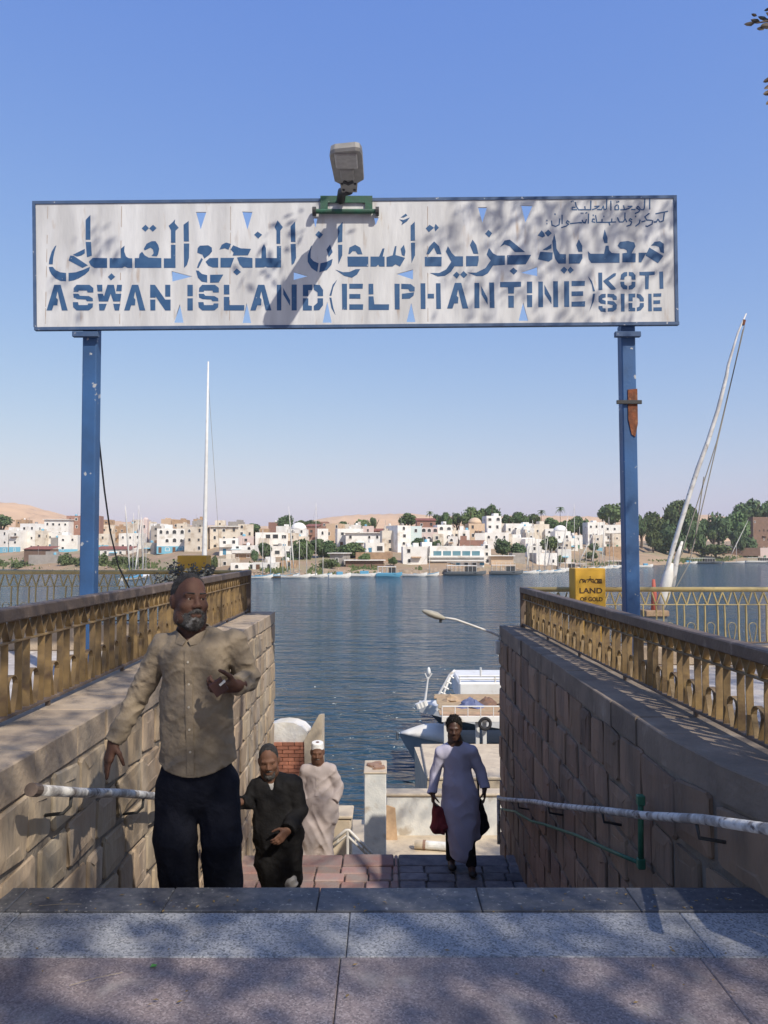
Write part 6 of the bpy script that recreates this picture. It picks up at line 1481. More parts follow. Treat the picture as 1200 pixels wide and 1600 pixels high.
# ================================================================== PEOPLE
class Field:
    """signed distance field on a grid; smooth unions of tapered limbs, meshed as ONE continuous surface"""
    def __init__(s, lo, hi, h):
        s.lo = np.array(lo, float); s.h = h; s.n = np.ceil((np.array(hi)-s.lo)/h).astype(int)+1
        s.F = np.full(s.n, 1.0, np.float32)
        s.ax = [s.lo[i]+h*np.arange(s.n[i]) for i in range(3)]
    def win(s, lo, hi, pad):
        sl = []
        for i in range(3):
            a = max(0, int((lo[i]-pad-s.lo[i])/s.h)); b = min(s.n[i], int((hi[i]+pad-s.lo[i])/s.h)+2); sl.append(slice(a, max(a, b)))
        X, Y, Z_ = np.meshgrid(*[s.ax[i][sl[i]] for i in range(3)], indexing='ij', sparse=True)
        return tuple(sl), X, Y, Z_
    def put(s, sl, d, k, mode='u'):
        if d.size == 0: return
        A = s.F[sl]
        if mode == 'sub': d = -d; 
        if mode == 'u':
            if k > 0:
                hh = np.clip(.5+.5*(d-A)/k, 0, 1); s.F[sl] = d+(A-d)*hh-k*hh*(1-hh)
            else: s.F[sl] = np.minimum(A, d)
        else:
            if k > 0:
                hh = np.clip(.5-.5*(d-A)/k, 0, 1); s.F[sl] = d+(A-d)*hh+k*hh*(1-hh)
            else: s.F[sl] = np.maximum(A, d)
    def cap(s, a, b, ra, rb, k=.02, flat=None, mode='u', clip=None):
        """tapered capsule; flat=(axis, factor) squashes it along an axis"""
        a, b = np.array(a, float), np.array(b, float); R = max(ra, rb)
        sl, X, Y, Z_ = s.win(np.minimum(a, b)-R*1.1, np.maximum(a, b)+R*1.1, k+3*s.h)
        P_ = [X-a[0], Y-a[1], Z_-a[2]]; ba = b-a; m = 1.0
        if flat is not None:
            ax = np.array(flat[0], float); ax /= np.linalg.norm(ax); f = flat[1]
            dt = P_[0]*ax[0]+P_[1]*ax[1]+P_[2]*ax[2]; P_ = [P_[i]+dt*ax[i]*(1/f-1) for i in range(3)]; ba = ba+ax*(ba@ax)*(1/f-1); m = min(1, f)
        t = np.clip((P_[0]*ba[0]+P_[1]*ba[1]+P_[2]*ba[2])/max(ba@ba, 1e-9), 0, 1)
        d = np.sqrt((P_[0]-ba[0]*t)**2+(P_[1]-ba[1]*t)**2+(P_[2]-ba[2]*t)**2)-(ra+(rb-ra)*t)
        if clip is not None:
            cp, cn = clip; d = np.maximum(d*m, (X-cp[0])*cn[0]+(Y-cp[1])*cn[1]+(Z_-cp[2])*cn[2]); m = 1.0
        s.put(sl, (d*m).astype(np.float32), k, mode)
    def ell(s, c, r, k=.02, R=None, mode='u'):
        c, r = np.array(c, float), np.array(r, float); q = r.max()
        sl, X, Y, Z_ = s.win(c-q, c+q, k+3*s.h)
        x, y, z = X-c[0], Y-c[1], Z_-c[2]
        if R is not None:
            R = np.array(R)
            x, y, z = [R[0][i]*x+R[1][i]*y+R[2][i]*z for i in range(3)]
        k0 = np.sqrt((x/r[0])**2+(y/r[1])**2+(z/r[2])**2); k1 = np.sqrt((x/r[0]**2)**2+(y/r[1]**2)**2+(z/r[2]**2)**2)+1e-6
        s.put(sl, (k0*(k0-1)/k1).astype(np.float32), k, mode)
    def plane(s, p, n, k=.0, box=None):
        """cut away the side the normal points to"""
        n = np.array(n, float); n /= np.linalg.norm(n)
        if box is None: box = (s.lo, s.lo+s.h*s.n)
        sl, X, Y, Z_ = s.win(np.array(box[0]), np.array(box[1]), 0)
        d = (X-p[0])*n[0]+(Y-p[1])*n[1]+(Z_-p[2])*n[2]
        d = np.broadcast_to(d, s.F[sl].shape)
        s.F[sl] = np.maximum(s.F[sl], d.astype(np.float32))
    def wrinkle(s, fn, amp):
        X, Y, Z_ = np.meshgrid(*s.ax, indexing='ij', sparse=False)
        m = np.abs(s.F) < .06
        s.F[m] -= (amp*fn(X[m], Y[m], Z_[m])).astype(np.float32)
    def mesh(s, name, mt, off=(0, 0, 0), smooth_it=1):
        F = s.F; S_ = F < 0; n = s.n
        c = np.zeros(n-1, np.uint8)
        for i in (0, 1):
            for j in (0, 1):
                for k in (0, 1): c += S_[i:n[0]-1+i, j:n[1]-1+j, k:n[2]-1+k]
        act = (c > 0) & (c < 8); idx = np.full(n-1, -1, np.int64); I = np.argwhere(act); idx[act] = np.arange(len(I))
        pos = np.zeros((len(I), 3)); cnt = np.zeros(len(I))
        cor = [(i, j, k) for i in (0, 1) for j in (0, 1) for k in (0, 1)]
        for a in cor:
            for ax in range(3):
                if a[ax] == 0:
                    b = list(a); b[ax] = 1
                    fa = F[I[:,0]+a[0], I[:,1]+a[1], I[:,2]+a[2]]; fb = F[I[:,0]+b[0], I[:,1]+b[1], I[:,2]+b[2]]
                    m = (fa < 0) != (fb < 0); t = np.where(m, fa/np.where(m, fa-fb, 1), 0)
                    e = np.array(a, float)[None].repeat(len(I), 0); e[:, ax] = t
                    pos[m] += e[m]; cnt[m] += 1
        pos = (I + pos/cnt[:, None])*s.h + s.lo - np.array(off)
        quads = []
        for ax in range(3):
            o1, o2 = [i for i in range(3) if i != ax]
            sl0 = [slice(1, n[i]-1) for i in range(3)]; sl1 = list(sl0); sl0[ax] = slice(0, n[ax]-1); sl1[ax] = slice(1, n[ax])
            A, B = S_[tuple(sl0)], S_[tuple(sl1)]; E = np.argwhere(A != B)
            base = E.copy(); base[:, o1] += 1; base[:, o2] += 1
            def cell(d1, d2):
                q = base.copy(); q[:, o1] -= d1; q[:, o2] -= d2; return idx[q[:,0], q[:,1], q[:,2]]
            q = np.stack([cell(1, 1), cell(0, 1), cell(0, 0), cell(1, 0)], 1)
            flip = A[tuple(E.T)]
            if ax == 1: flip = ~flip
            q[~flip] = q[~flip][:, ::-1]; quads.append(q)
        Q = np.concatenate(quads); Q = Q[(Q >= 0).all(1)]
        for _ in range(smooth_it):
            acc = np.zeros_like(pos); w = np.zeros(len(pos))
            for i in range(4):
                for j in (1, 3):
                    np.add.at(acc, Q[:, i], pos[Q[:, (i+j) % 4]]); np.add.at(w, Q[:, i], 1)
            pos = pos*.5 + .5*acc/np.maximum(w, 1)[:, None]
        me = bpy.data.meshes.new(name); N = len(Q)
        me.vertices.add(len(pos)); me.vertices.foreach_set('co', pos.astype(np.float32).ravel())
        me.loops.add(4*N); me.loops.foreach_set('vertex_index', Q.astype(np.int32).ravel())
        me.polygons.add(N); me.polygons.foreach_set('loop_start', np.arange(0, 4*N, 4, dtype=np.int32))
        me.polygons.foreach_set('use_smooth', np.ones(N, bool)); me.materials.append(mt); me.update(); me.validate()
        return me
def v3(p): return np.array(p, float)
def unit(p): p = v3(p); return p/np.linalg.norm(p)
def rotm(yaw, pitch, roll=0):
    return np.array(Matrix.Rotation(yaw, 3, 'Z') @ Matrix.Rotation(pitch, 3, 'X') @ Matrix.Rotation(roll, 3, 'Y'))
def head_into(f, C, R, s=1.0, full=1.0, cap_ears=True):
    """C centre of the head, R rotation, face towards local -Y"""
    q = lambda x, y, z: C + R @ (v3((x, y, z))*s)
    f.ell(q(0, .012, .030), v3((.076, .096, .100))*s, .01, R); f.ell(q(0, -.016, -.040), v3((.064*full, .078, .088))*s, .03, R)
    f.ell(q(0, -.050, -.098), v3((.042*full, .036, .026))*s, .03, R)
    for e in (-1, 1):
        f.ell(q(e*.040*full, -.055, -.025), v3((.028, .028, .026))*s, .02, R)                # cheek
        f.ell(q(e*.052*full, -.010, -.080), v3((.022, .040, .030))*s, .03, R)                # jaw
        f.ell(q(e*.077, .014, -.006), v3((.010, .020, .033))*s, .008, R)                      # ear
        f.ell(q(e*.083, .018, .006), v3((.006, .017, .020))*s, .006, R)
        f.cap(q(e*.012, -.084, .028), q(e*.048, -.074, .028), .011*s, .009*s, .012)           # brow
        f.ell(q(e*.031, -.098, .006), v3((.020, .020, .014))*s, .012, R, 'sub')               # eye socket
    f.cap(q(0, -.084, .020), q(0, -.106, -.024), .009*s, .013*s, .012)                        # nose bridge to tip
    for e in (-1, 1): f.ell(q(e*.013, -.094, -.030), v3((.012, .014, .010))*s, .008, R)
    f.cap(q(-.018, -.087, -.056), q(.018, -.087, -.056), .008*s, .008*s, .010); f.cap(q(-.016, -.087, -.071), q(.016, -.087, -.071), .009*s, .009*s, .010)
    f.cap(q(-.022, -.099, -.063), q(.022, -.099, -.063), .0035*s, .0035*s, .004, mode='sub')
    for e in (-1, 1):                                                                         # lids
        f.cap(q(e*.018, -.083, .0155), q(e*.044, -.076, .0135), .0065*s, .006*s, .005); f.cap(q(e*.019, -.082, -.0035), q(e*.043, -.075, -.0025), .006*s, .006*s, .006)
EYEW = mat('eye_white', (0.26, 0.21, 0.18), rough=0.25); EYEI = mat('eye_iris', (0.02, 0.012, 0.008), rough=0.15)
def eyes(parent, C, R, s, look=(0, 0)):
    for e in (-1, 1):
        c = C + R @ (v3((e*.031, -.0715, .006))*s); mb = MB(); r = .0125*s
        rings = []
        fw = R @ unit((look[0], -1, look[1])); u = unit(np.cross(fw, (0, 0, 1))); w_ = np.cross(u, fw)
        angs = (0.05, .35, .62, .64, .9, 1.4, 1.9, 2.5, 3.0)
        for a in angs: rings.append([tuple(c + r*(fw*math.cos(a)+(u*math.cos(t)+w_*math.sin(t))*math.sin(a))) for t in [2*math.pi*i/12 for i in range(12)]])
        mb.loft(rings); mb.m = [1 if (i//12) < 2 else 0 for i in range(len(mb.f))]; mb.m[-2] = 1
        mb.build('eye', [EYEW, EYEI], parent, smooth=True)
def hand_into(f, W, fd, nd, side, curl=(.25, .3, .35, .4), s=1.0, thumb=.5, spread=1.0):
    """W wrist, fd direction of the fingers, nd where the palm looks, side=+1/-1 flips the thumb"""
    fd = unit(fd); nd = unit(v3(nd)-fd*(v3(nd)@fd)); u = np.cross(nd, fd)*side
    f.cap(W-fd*.03*s, W+fd*.02*s, .026*s, .027*s, .02, flat=(nd, .75))
    for o in (-.022, -.008, .008, .022): f.cap(W+fd*.015*s+u*o*.7*s, W+fd*.085*s+u*o*1.15*s, .015*s, .0135*s, .012)
    f.ell(W+fd*.035*s+u*.022*s+nd*.008*s, v3((.02, .02, .02))*s, .015)
    for i, (ln, o) in enumerate(zip((.072, .080, .074, .058), (.028, .009, -.010, -.028))):
        p = W+fd*.088*s+u*o*s*spread; ang = curl[i]*.5; r = (.0092, .0095, .009, .0080)[i]*s
        for j, part in enumerate((.44, .32, .26)):
            d = fd*math.cos(ang)+nd*math.sin(ang)+u*(o*1.5*(spread-.7)); d = unit(d); p2 = p+d*ln*part*s
            f.cap(p, p2, r, r*.9, .004); p = p2; r *= .92; ang += curl[i]
    p = W+fd*.022*s+u*.026*s; d = unit(u*.72+fd*.62+nd*thumb)
    f.cap(p, p+d*.042*s, .0125*s, .0115*s, .01); p = p+d*.042*s; d = unit(u*.25+fd*.85+nd*thumb*1.2); f.cap(p, p+d*.032*s, .0108*s, .0092*s, .004); p = p+d*.032*s
    f.cap(p, p+unit(u*.05+fd*.9+nd*thumb*1.3)*.024*s, .0092*s, .0075*s, .004)
def region_shell(base, C, R, s, keep):
    """a skin-hugging shell over part of a head: keep(x, y, z in head space) < 0 is inside"""
    pass
SKIN = mat('skin_dark', (0.095, 0.046, 0.030), (0.075, 0.036, 0.024), scale=22, rough=0.6, bump=0.25, bscale=220, spec=0.25)
SKIN2 = mat('skin_brown', (0.16, 0.080, 0.050), (0.125, 0.062, 0.040), scale=22, rough=0.6, bump=0.25, bscale=200, spec=0.25)
SKIN3 = mat('skin_deep', (0.080, 0.040, 0.027), (0.064, 0.032, 0.022), scale=30, rough=0.48, spec=0.4)
SHOE = mat('shoe_dark', (0.03, 0.026, 0.024), rough=0.6)
def shoe(parent, a, b, m=SHOE, r=.045):
    f = Field(np.minimum(a, b)-.12, np.maximum(a, b)+.12, .008)
    f.cap(a, b, r, r*.95, .01, flat=((0, 0, 1), .8)); f.ell(v3(b)+v3((0, 0, .0)), (r*1.05, r*1.3, r*.75), .02); f.plane((0, 0, min(a[2], b[2])-r*.72), (0, 0, -1))
    me = f.mesh('shoe', m, wloc(parent)); return link('shoe', me, parent)
def shell_part(name, prims, cut, h, mt, parent, noise=None):
    """a small SDF part from (kind, args) prims"""
    los = []; his = []
    for kd, ar in prims:
        if kd == 'ell': c, r = v3(ar[0]), max(ar[1]); los.append(c-r); his.append(c+r)
        else: r = max(ar[2], ar[3]); los += [v3(ar[0])-r, v3(ar[1])-r]; his += [v3(ar[0])+r, v3(ar[1])+r]
    f = Field(np.min(los, 0)-.03, np.max(his, 0)+.03, h)
    for kd, ar in prims: getattr(f, kd)(*ar)
    if cut: cut(f)
    if noise: f.wrinkle(*noise)
    return link(name, f.mesh(name, mt, wloc(parent)), parent)

def fuzz(obj, n, ln, m, droop=.5, wd=.0009, seed=1):
    """short hairs standing on a hair or beard mesh, joined to it as one part"""
    me = obj.data; N_ = len(me.vertices); co = np.empty(N_*3, np.float32); me.vertices.foreach_get('co', co); co = co.reshape(-1, 3)
    no = np.array([v_.normal[:] for v_ in me.vertices]); r_ = np.random.RandomState(seed); k_ = r_.randint(0, N_, n)
    p = co[k_]+r_.normal(size=(n, 3))*.002; d = no[k_]+r_.normal(size=(n, 3))*.45+np.array([0, 0, -droop]); d /= np.linalg.norm(d, axis=1)[:, None]
    s_ = np.cross(d, r_.normal(size=(n, 3))); s_ /= np.linalg.norm(s_, axis=1)[:, None]; L_ = (ln*r_.uniform(.5, 1.3, n))[:, None]
    v_ = np.stack([p-d*.003-s_*wd, p-d*.003+s_*wd, p+d*L_], 1).reshape(-1, 3)
    mb = MB(); mb.v = [tuple(x) for x in v_]; mb.f = [(3*i, 3*i+1, 3*i+2) for i in range(n)]; mb.m = [0]*n
    o = link('hairs', mb.mesh('hairs', m), obj); o['kind'] = 'stuff'; return o
# ------------------------------------------------------------------ 1. the man in the tan shirt
D1 = 3.86
J = lambda x, y, dy=0.0: v3(P(x, y, D1+dy))
man = thing('person', (J(308, 1200)[0], D1, -0.33), 'bearded man in a tan shirt and dark trousers climbing the top steps', 'person')
off = wloc(man)
R1 = rotm(math.radians(36), math.radians(-5), math.radians(3)); C1 = J(296, 939); s1 = 1.06
f = Field(J(120, 1480)-v3((.15, .35, .25)), J(440, 880)+v3((.05, .35, .05)), .0055)
head_into(f, C1, R1, s1, full=1.02)
f.cap(C1+v3((-.0, .02, -.05)), J(303, 1010, .04), .066, .070, .03)
f.cap(J(303, 1010, .03), J(262, 1012, .03), .06, .055, .03); f.cap(J(303, 1010, .03), J(356, 1004, .03), .06, .055, .03)
f.cap(J(304, 1030, .01), J(308, 1170, .01), .115, .115, .05, flat=((0, 1, 0), .72))
shR, elR, wrR = J(256, 1010, .02), J(217, 1085, .04), J(178, 1158, -.02)
shL, elL, wrL = J(365, 1003, .02), J(389, 1060, .05), J(369, 1072, -.16)
f.cap(shR, elR, .048, .040, .03); f.cap(elR, wrR, .040, .028, .02); f.cap(shL, elL, .048, .040, .03); f.cap(elL, wrL, .040, .028, .02)
hand_into(f, wrR, unit(J(165, 1202, -.05)-wrR), (.75, .65, .1), -1, curl=(.10, .14, .2, .3), s=1.05, thumb=.5, spread=.85)
hand_into(f, wrL, unit(J(338, 1076, -.23)-wrL), (-.15, .75, .65), 1, curl=(.75, .8, .85, .9), s=1.05, thumb=.5)
hipL, hipR = J(280, 1215), J(338, 1215); ftL, ftR = v3((J(285, 1400)[0], D1+.02, -.33)), v3((J(345, 1400)[0], D1+.10, -.33))
f.cap(J(308, 1170, .01), J(308, 1210, .01), .13, .13, .04, flat=((0, 1, 0), .75))
for hp, ft, kx in ((hipL, ftL, 277), (hipR, ftR, 344)):
    kn = J(kx, 1320, -.03); f.cap(hp, kn, .078, .056, .03); f.cap(kn, ft+v3((0, 0, .10)), .054, .04, .02); f.cap(ft+v3((0, 0, .06)), ft+v3((0, -.14, .04)), .042, .036, .02)
body = link('body', f.mesh('body', SKIN, off), man)
eyes(man, C1, R1, s1, (.25, .1))
q1 = lambda x, y, z: C1 + R1 @ (v3((x, y, z))*s1)
HAIRG = mat('hair_grizzled', (0.020, 0.018, 0.017), (0.045, 0.042, 0.04), scale=60, rough=0.9, bump=0.6, bscale=260)
BEARDG = mat('beard_grey', (0.10, 0.095, 0.09), (0.03, 0.026, 0.024), scale=20, rough=0.95, bump=0.8, bscale=220, c3=(0.28, 0.27, 0.26), s3=26, t3=(0.52, 0.72))
MOUST = mat('moustache_dark', (0.055, 0.05, 0.048), (0.11, 0.105, 0.10), scale=50, rough=0.95, bump=0.6, bscale=240)
def hair_cut(f_, q, R, front, low):
    f_.plane(q(0, front, .07), R @ unit((0, -1, -.55))); f_.plane(q(0, .03, low), R @ unit((0, -.5, -1)))
noise_h = (lambda x, y, z: vnoise(x*170, y*170, z*170)-.5, .004)
hr1 = shell_part('hair', [('ell', (q1(0, .018, .036), v3((.0775, .0955, .0995))*s1, .0, R1))], lambda g: hair_cut(g, q1, R1, -.030, -.045), .005, HAIRG, man, noise_h)
fuzz(hr1, 3500, .006, HAIRG, .0)
def beard_cut(g):
    g.ell(q1(0, -.105, -.061), v3((.026, .035, .011))*s1, .004, R1, 'sub')
    g.plane(q1(0, -.05, -.045), R1 @ unit((0, -.5, 1))); g.plane(q1(0, .018, 0), R1 @ unit((0, 1, 0)))
bd1 = shell_part('beard', [('ell', (q1(0, -.016, -.046), v3((.0665, .0795, .087))*s1, .02, R1)), ('ell', (q1(0, -.056, -.104), v3((.043, .038, .032))*s1, .03, R1)), ('ell', (q1(.05, -.012, -.083), v3((.0235, .041, .032))*s1, .02, R1)), ('ell', (q1(-.05, -.012, -.083), v3((.0235, .041, .032))*s1, .02, R1))],
           beard_cut, .005, BEARDG, man, (lambda x, y, z: vnoise(x*120, y*120, z*120)-.5, .006))
fuzz(bd1, 2600, .008, BEARDG, .8); ms1 = shell_part('moustache', [('cap', (q1(-.004, -.100, -.046), q1(-.030, -.084, -.060), .0085*s1, .006*s1, .004)), ('cap', (q1(.004, -.100, -.046), q1(.030, -.084, -.060), .0085*s1, .006*s1, .004))], None, .004, MOUST, man, (lambda x, y, z: vnoise(x*200, y*200, z*200)-.5, .003))
fuzz(ms1, 500, .010, MOUST, .9)
for e in (-1, 1): shell_part('eyebrow', [('cap', (q1(e*.014, -.094, .031), q1(e*.046, -.082, .033), .0045*s1, .0035*s1, .003))], None, .004, HAIRG, man)
# shirt
TAN = mat('shirt_tan', (0.225, 0.178, 0.125), (0.185, 0.146, 0.10), scale=5, rough=0.92, bump=0.5, bscale=38, bdist=0.012, c3=(0.25, 0.20, 0.14), s3=2.5, t3=(.5, .7))
f = Field(J(140, 1225)-v3((.05, .32, .0)), J(430, 965)+v3((.0, .3, .03)), .0055)
f.cap(J(304, 1030, .01), J(307, 1100, .01), .150, .155, .06, flat=((0, 1, 0), .74)); f.cap(J(307, 1100, .01), J(309, 1215, .01), .160, .188, .06, flat=((0, 1, 0), .76))
f.cap(J(302, 998, .035), shR+v3((0, 0, -.01)), .052, .058, .05); f.cap(J(302, 996, .035), shL+v3((-.01, 0, -.015)), .052, .058, .05)
f.cap(J(290, 1035, -.03), J(322, 1035, -.03), .09, .09, .06, flat=((0, 1, 0), .8))
f.cap(shR, elR, .064, .053, .014); f.cap(elR, wrR+.06*unit(wrR-elR), .052, .041, .014)
f.cap(shL, elL, .062, .054, .012); f.cap(elL, wrL+.05*unit(wrL-elL), .052, .041, .012)
def shirt_folds(x, y, z):
    xl = x - (-.94)
    arm_ = np.clip((-.20-xl)/.06, 0, 1) + np.clip((xl-.20)/.05, 0, 1)
    low = np.clip((.75-z)/.25, 0, 1)
    a = ridge(x*7+z*5, y*6, z*10-x*6)*.55 + ridge(x*15-z*9, y*12+3, z*19+x*9)*.42 + ridge(x*3+2, y*4, z*16+x*8+2*np.sin(x*9))*(.35+.45*low)
    b = ridge(x*18+z*14, y*14, z*20-x*12)*1.0 + ridge(x*9, y*9, z*26)*.6
    return a*(1-arm_)+b*arm_*.9
f.wrinkle(shirt_folds, .0080); f.wrinkle(lambda x, y, z: ridge(x*34+z*16, y*26, z*38-x*22)*.6+ridge(x*22-z*18, y*20, z*46+x*14)*.5, .0026)
# hem, neck opening, cuffs
f.F = np.maximum(f.F, 0) if False else f.F
xs, ys, zs = np.meshgrid(*f.ax, indexing='ij', sparse=True)
hz = J(308, 1203)[2] + .055*((xs-J(308, 1200)[0])/.2)**2
arm = xs < J(236, 1200)[0]
f.F = np.where(arm, f.F, np.maximum(f.F, (hz-zs).astype(np.float32)))
dR = unit(wrR-elR); f.plane(wrR+.004*dR, dR, box=(wrR-.1, wrR+.12)); dL = unit(wrL-elL); f.plane(wrL-.004*dL, dL, box=(wrL-v3((.11, .12, .11)), wrL+v3((.07, .05, .11))))
f.cap(C1+v3((0, .0, -.02)), J(302, 1000, .02), .074, .070, .010, mode='sub'); f.cap(J(302, 984, -.06), J(304, 1012, -.17), .062, .018, .010, mode='sub')
shirt = link('shirt', f.mesh('shirt', TAN, off), man)
# collar, placket, cuffs and buttons
def ribbon(name, pts, w, t, m, parent, nrm=None):
    mb = MB(); rings = []; pts = [Vector(p) for p in pts]
    for i, p in enumerate(pts):
        d = (pts[min(i+1, len(pts)-1)]-pts[max(i-1, 0)]).normalized(); nn = Vector(nrm[i] if nrm else (0, -1, 0)); s_ = d.cross(nn).normalized(); nn = s_.cross(d)
        ww = w[i] if isinstance(w, (list, tuple)) else w
        rings.append([p-s_*ww/2-nn*t/2, p+s_*ww/2-nn*t/2, p+s_*ww/2+nn*t/2, p-s_*ww/2+nn*t/2])
    mb.loft(rings); return mb.build(name, m, parent)
def front_of(me_obj, x, z):
    """y of the front surface of a garment at (x, z)"""
    co = np.empty(len(me_obj.data.vertices)*3, np.float32); me_obj.data.vertices.foreach_get('co', co); co = co.reshape(-1, 3)+np.array(off_now)
    d = (co[:, 0]-x)**2+(co[:, 2]-z)**2; k_ = np.argsort(d)[:14]; return co[k_, 1].min()
off_now = np.array(off)
pl = []
for yy_ in np.linspace(1012, 1198, 12):
    c = J(303+(yy_-1010)*.03, yy_); pl.append((c[0], front_of(shirt, c[0], c[2])-.002, c[2]))
ribbon('placket', pl, .034, .005, TAN, shirt)
BTN = mat('button', (0.45, 0.40, 0.32), rough=0.4)
for i in (1, 3, 5, 7, 9): MB().tube([Vector(pl[i])+Vector((0, -.002, 0)), Vector(pl[i])+Vector((0, -.006, 0))], .0055, 8).build('button', BTN, shirt)
nk = v3(P(302, 993, D1+.03))
for e in (-1, 1):
    pts = []; nr = []
    for t in np.linspace(0, 1, 7):
        a = math.pi*(.5 - e*.0) + e*(math.pi*.5 + .0)*0; ang = math.pi/2 + e*math.pi*.96*t
        pts.append(nk + v3((math.cos(ang)*.088, math.sin(ang)*(.088 if math.sin(ang) > 0 else .128), .036-.058*t**2))); nr.append((math.cos(ang), math.sin(ang), .35))
    ribbon('collar', pts, [.046, .046, .046, .046, .048, .050, .030], .006, TAN, shirt, nr)
MB().bbox(J(345, 1045)[0]-.055, J(345, 1045)[0]+.05, front_of(shirt, J(345, 1045)[0], J(345, 1050)[2])-.004, front_of(shirt, J(345, 1045)[0], J(345, 1050)[2])+.03, J(345, 1068)[2], J(345, 1032)[2], .003).build('chest_pocket', TAN, shirt) if False else None
# trousers
NAVY = mat('trousers_navy', (0.0055, 0.0065, 0.012), (0.009, 0.010, 0.017), scale=8, rough=0.85, bump=0.4, bscale=40, spec=0.15)
f = Field(v3((J(225, 1400)[0], D1-.25, -.33)), v3((J(392, 1400)[0], D1+.32, J(300, 1165)[2])), .0075)
f.cap(J(308, 1185, .01), J(308, 1222, .01), .162, .172, .04, flat=((0, 1, 0), .74))
for hp, ft, kx, hx in ((hipL, ftL, 274, 276), (hipR, ftR, 346, 343)):
    kn = J(kx, 1310, -.02); kk = .03 if kx < 300 else .012; f.cap(J(hx, 1228, .01), kn, .102, .098, kk, flat=((0, 1, 0), .95)); f.cap(kn, ft+v3((0, 0, .02)), .098, .086, kk, flat=((0, 1, 0), .95))
def leg_folds(x, y, z): return ridge(x*10, y*8, z*5+x*4)*.6+ridge(x*16+z*4, y*14, z*12)*.4
f.wrinkle(leg_folds, .010); f.plane((0, 0, -.29), (0, 0, -1)); f.plane((0, 0, J(300, 1178)[2]), (0, 0, 1))
link('trousers', f.mesh('trousers', NAVY, off), man)
for ft in (ftL, ftR): shoe(man, ft+v3((0, .05, .05)), ft+v3((0, -.15, .04)))
# small dark purse held in the raised hand
hc = wrL + unit(J(338, 1076, -.23)-wrL)*.10
ph = thing('wallet', Vector(hc+v3((0, -.02, -.03))), 'small dark wallet in the raised hand of the front man', 'wallet')
MB().obox(Vector(hc+v3((.012, -.030, .012))), (.026, .004, .018), (-.002, .008, .003), (-.018, -.003, .026)).build('cover', mat('wallet_leather', (0.05, 0.022, 0.018), rough=0.5), ph)
MB().obox(Vector(hc+v3((.030, -.036, .032))), (.012, .002, .010), (-.001, .004, .001), (-.003, 0, .004)).build('card', mat('card_white', (0.5, 0.48, 0.45), rough=0.4), ph)

# ------------------------------------------------------------------ 2. the man in black on the steps
D2 = 6.9; J2 = lambda x, y, dy=0.0: v3(P(x, y, D2+dy)); J = J2
fz2 = -1.86
man2 = thing('person', (J(432, 1300)[0], D2, fz2), 'man in an open black robe over a white shirt leaning on the left handrail', 'person')
off = wloc(man2); off_now = np.array(off)
R2 = rotm(math.radians(6), math.radians(8), math.radians(-5)); C2 = J(420, 1189); s2 = 1.10
q2 = lambda x, y, z: C2 + R2 @ (v3((x, y, z))*s2)
f = Field(v3((J(355, 1200)[0], D2-.5, fz2-.02)), v3((J(492, 1200)[0], D2+.4, J(420, 1158)[2])), .008)
head_into(f, C2, R2, s2)
f.cap(C2+v3((0, .02, -.05)), J(424, 1232, .04), .064, .07, .03); f.cap(J(424, 1235, .04), J(434, 1310, .04), .13, .12, .06, flat=((0, 1, 0), .7))
shR, elR, wrR = J(401, 1230, .02), J(386, 1252, -.02), J(374, 1254, -.12)
shL, elL, wrL = J(457, 1226, .02), J(469, 1266, .0), J(450, 1297, -.20)
f.cap(J(424, 1232, .03), shR, .06, .055, .03); f.cap(J(424, 1232, .03), shL, .06, .055, .03)
for a_, b_, c_ in ((shR, elR, wrR), (shL, elL, wrL)): f.cap(a_, b_, .048, .042, .02); f.cap(b_, c_, .042, .030, .02)
hand_into(f, wrR, (-.75, -.5, -.15), (0, .1, -1), -1, curl=(.6, .65, .7, .7), s=1.08)
hand_into(f, wrL, unit(J(437, 1311, -.26)-wrL), (-.2, .9, .1), 1, curl=(.45, .5, .55, .6), s=1.1)
for hx, fx_, dy in ((425, 424, -.02), (448, 455, .12)):
    f.cap(J(hx, 1310, .02), J(hx, 1360, -.03+dy*.5), .08, .06, .03); f.cap(J(hx, 1360, -.03+dy*.5), v3((J(fx_, 1400)[0], D2+dy, fz2+.10)), .058, .042, .02); f.cap(v3((J(fx_, 1400)[0], D2+dy, fz2+.06)), v3((J(fx_, 1400)[0], D2+dy-.13, fz2+.045)), .044, .038, .02)
link('body', f.mesh('body', SKIN2, off), man2); eyes(man2, C2, R2, s2)
shell_part('hair', [('ell', (q2(0, .018, .036), v3((.0785, .095, .099))*s2, .0, R2))], lambda g: hair_cut(g, q2, R2, -.050, -.03), .006, HAIRG, man2, noise_h)
def bc2(g):
    g.ell(q2(0, -.105, -.061), v3((.026, .035, .012))*s2, .004, R2, 'sub'); g.plane(q2(0, -.05, -.050), R2 @ unit((0, -.5, 1))); g.plane(q2(0, .012, 0), R2 @ unit((0, 1, 0)))
bd2 = shell_part('beard', [('ell', (q2(0, -.016, -.042), v3((.066, .079, .088))*s2, .02, R2)), ('ell', (q2(0, -.054, -.102), v3((.043, .037, .028))*s2, .03, R2))], bc2, .006, BEARDG, man2, (lambda x, y, z: vnoise(x*120, y*120, z*120)-.5, .004))
fuzz(bd2, 1200, .010, BEARDG, .7, .0012); shell_part('moustache', [('cap', (q2(-.003, -.098, -.046), q2(-.026, -.086, -.055), .007*s2, .005*s2, .004)), ('cap', (q2(.003, -.098, -.046), q2(.026, -.086, -.055), .007*s2, .005*s2, .004))], None, .0045, MOUST, man2)
BLACK = mat('robe_black', (0.008, 0.0075, 0.008), (0.013, 0.012, 0.012), scale=8, rough=0.85, bump=0.4, bscale=30, spec=0.2)
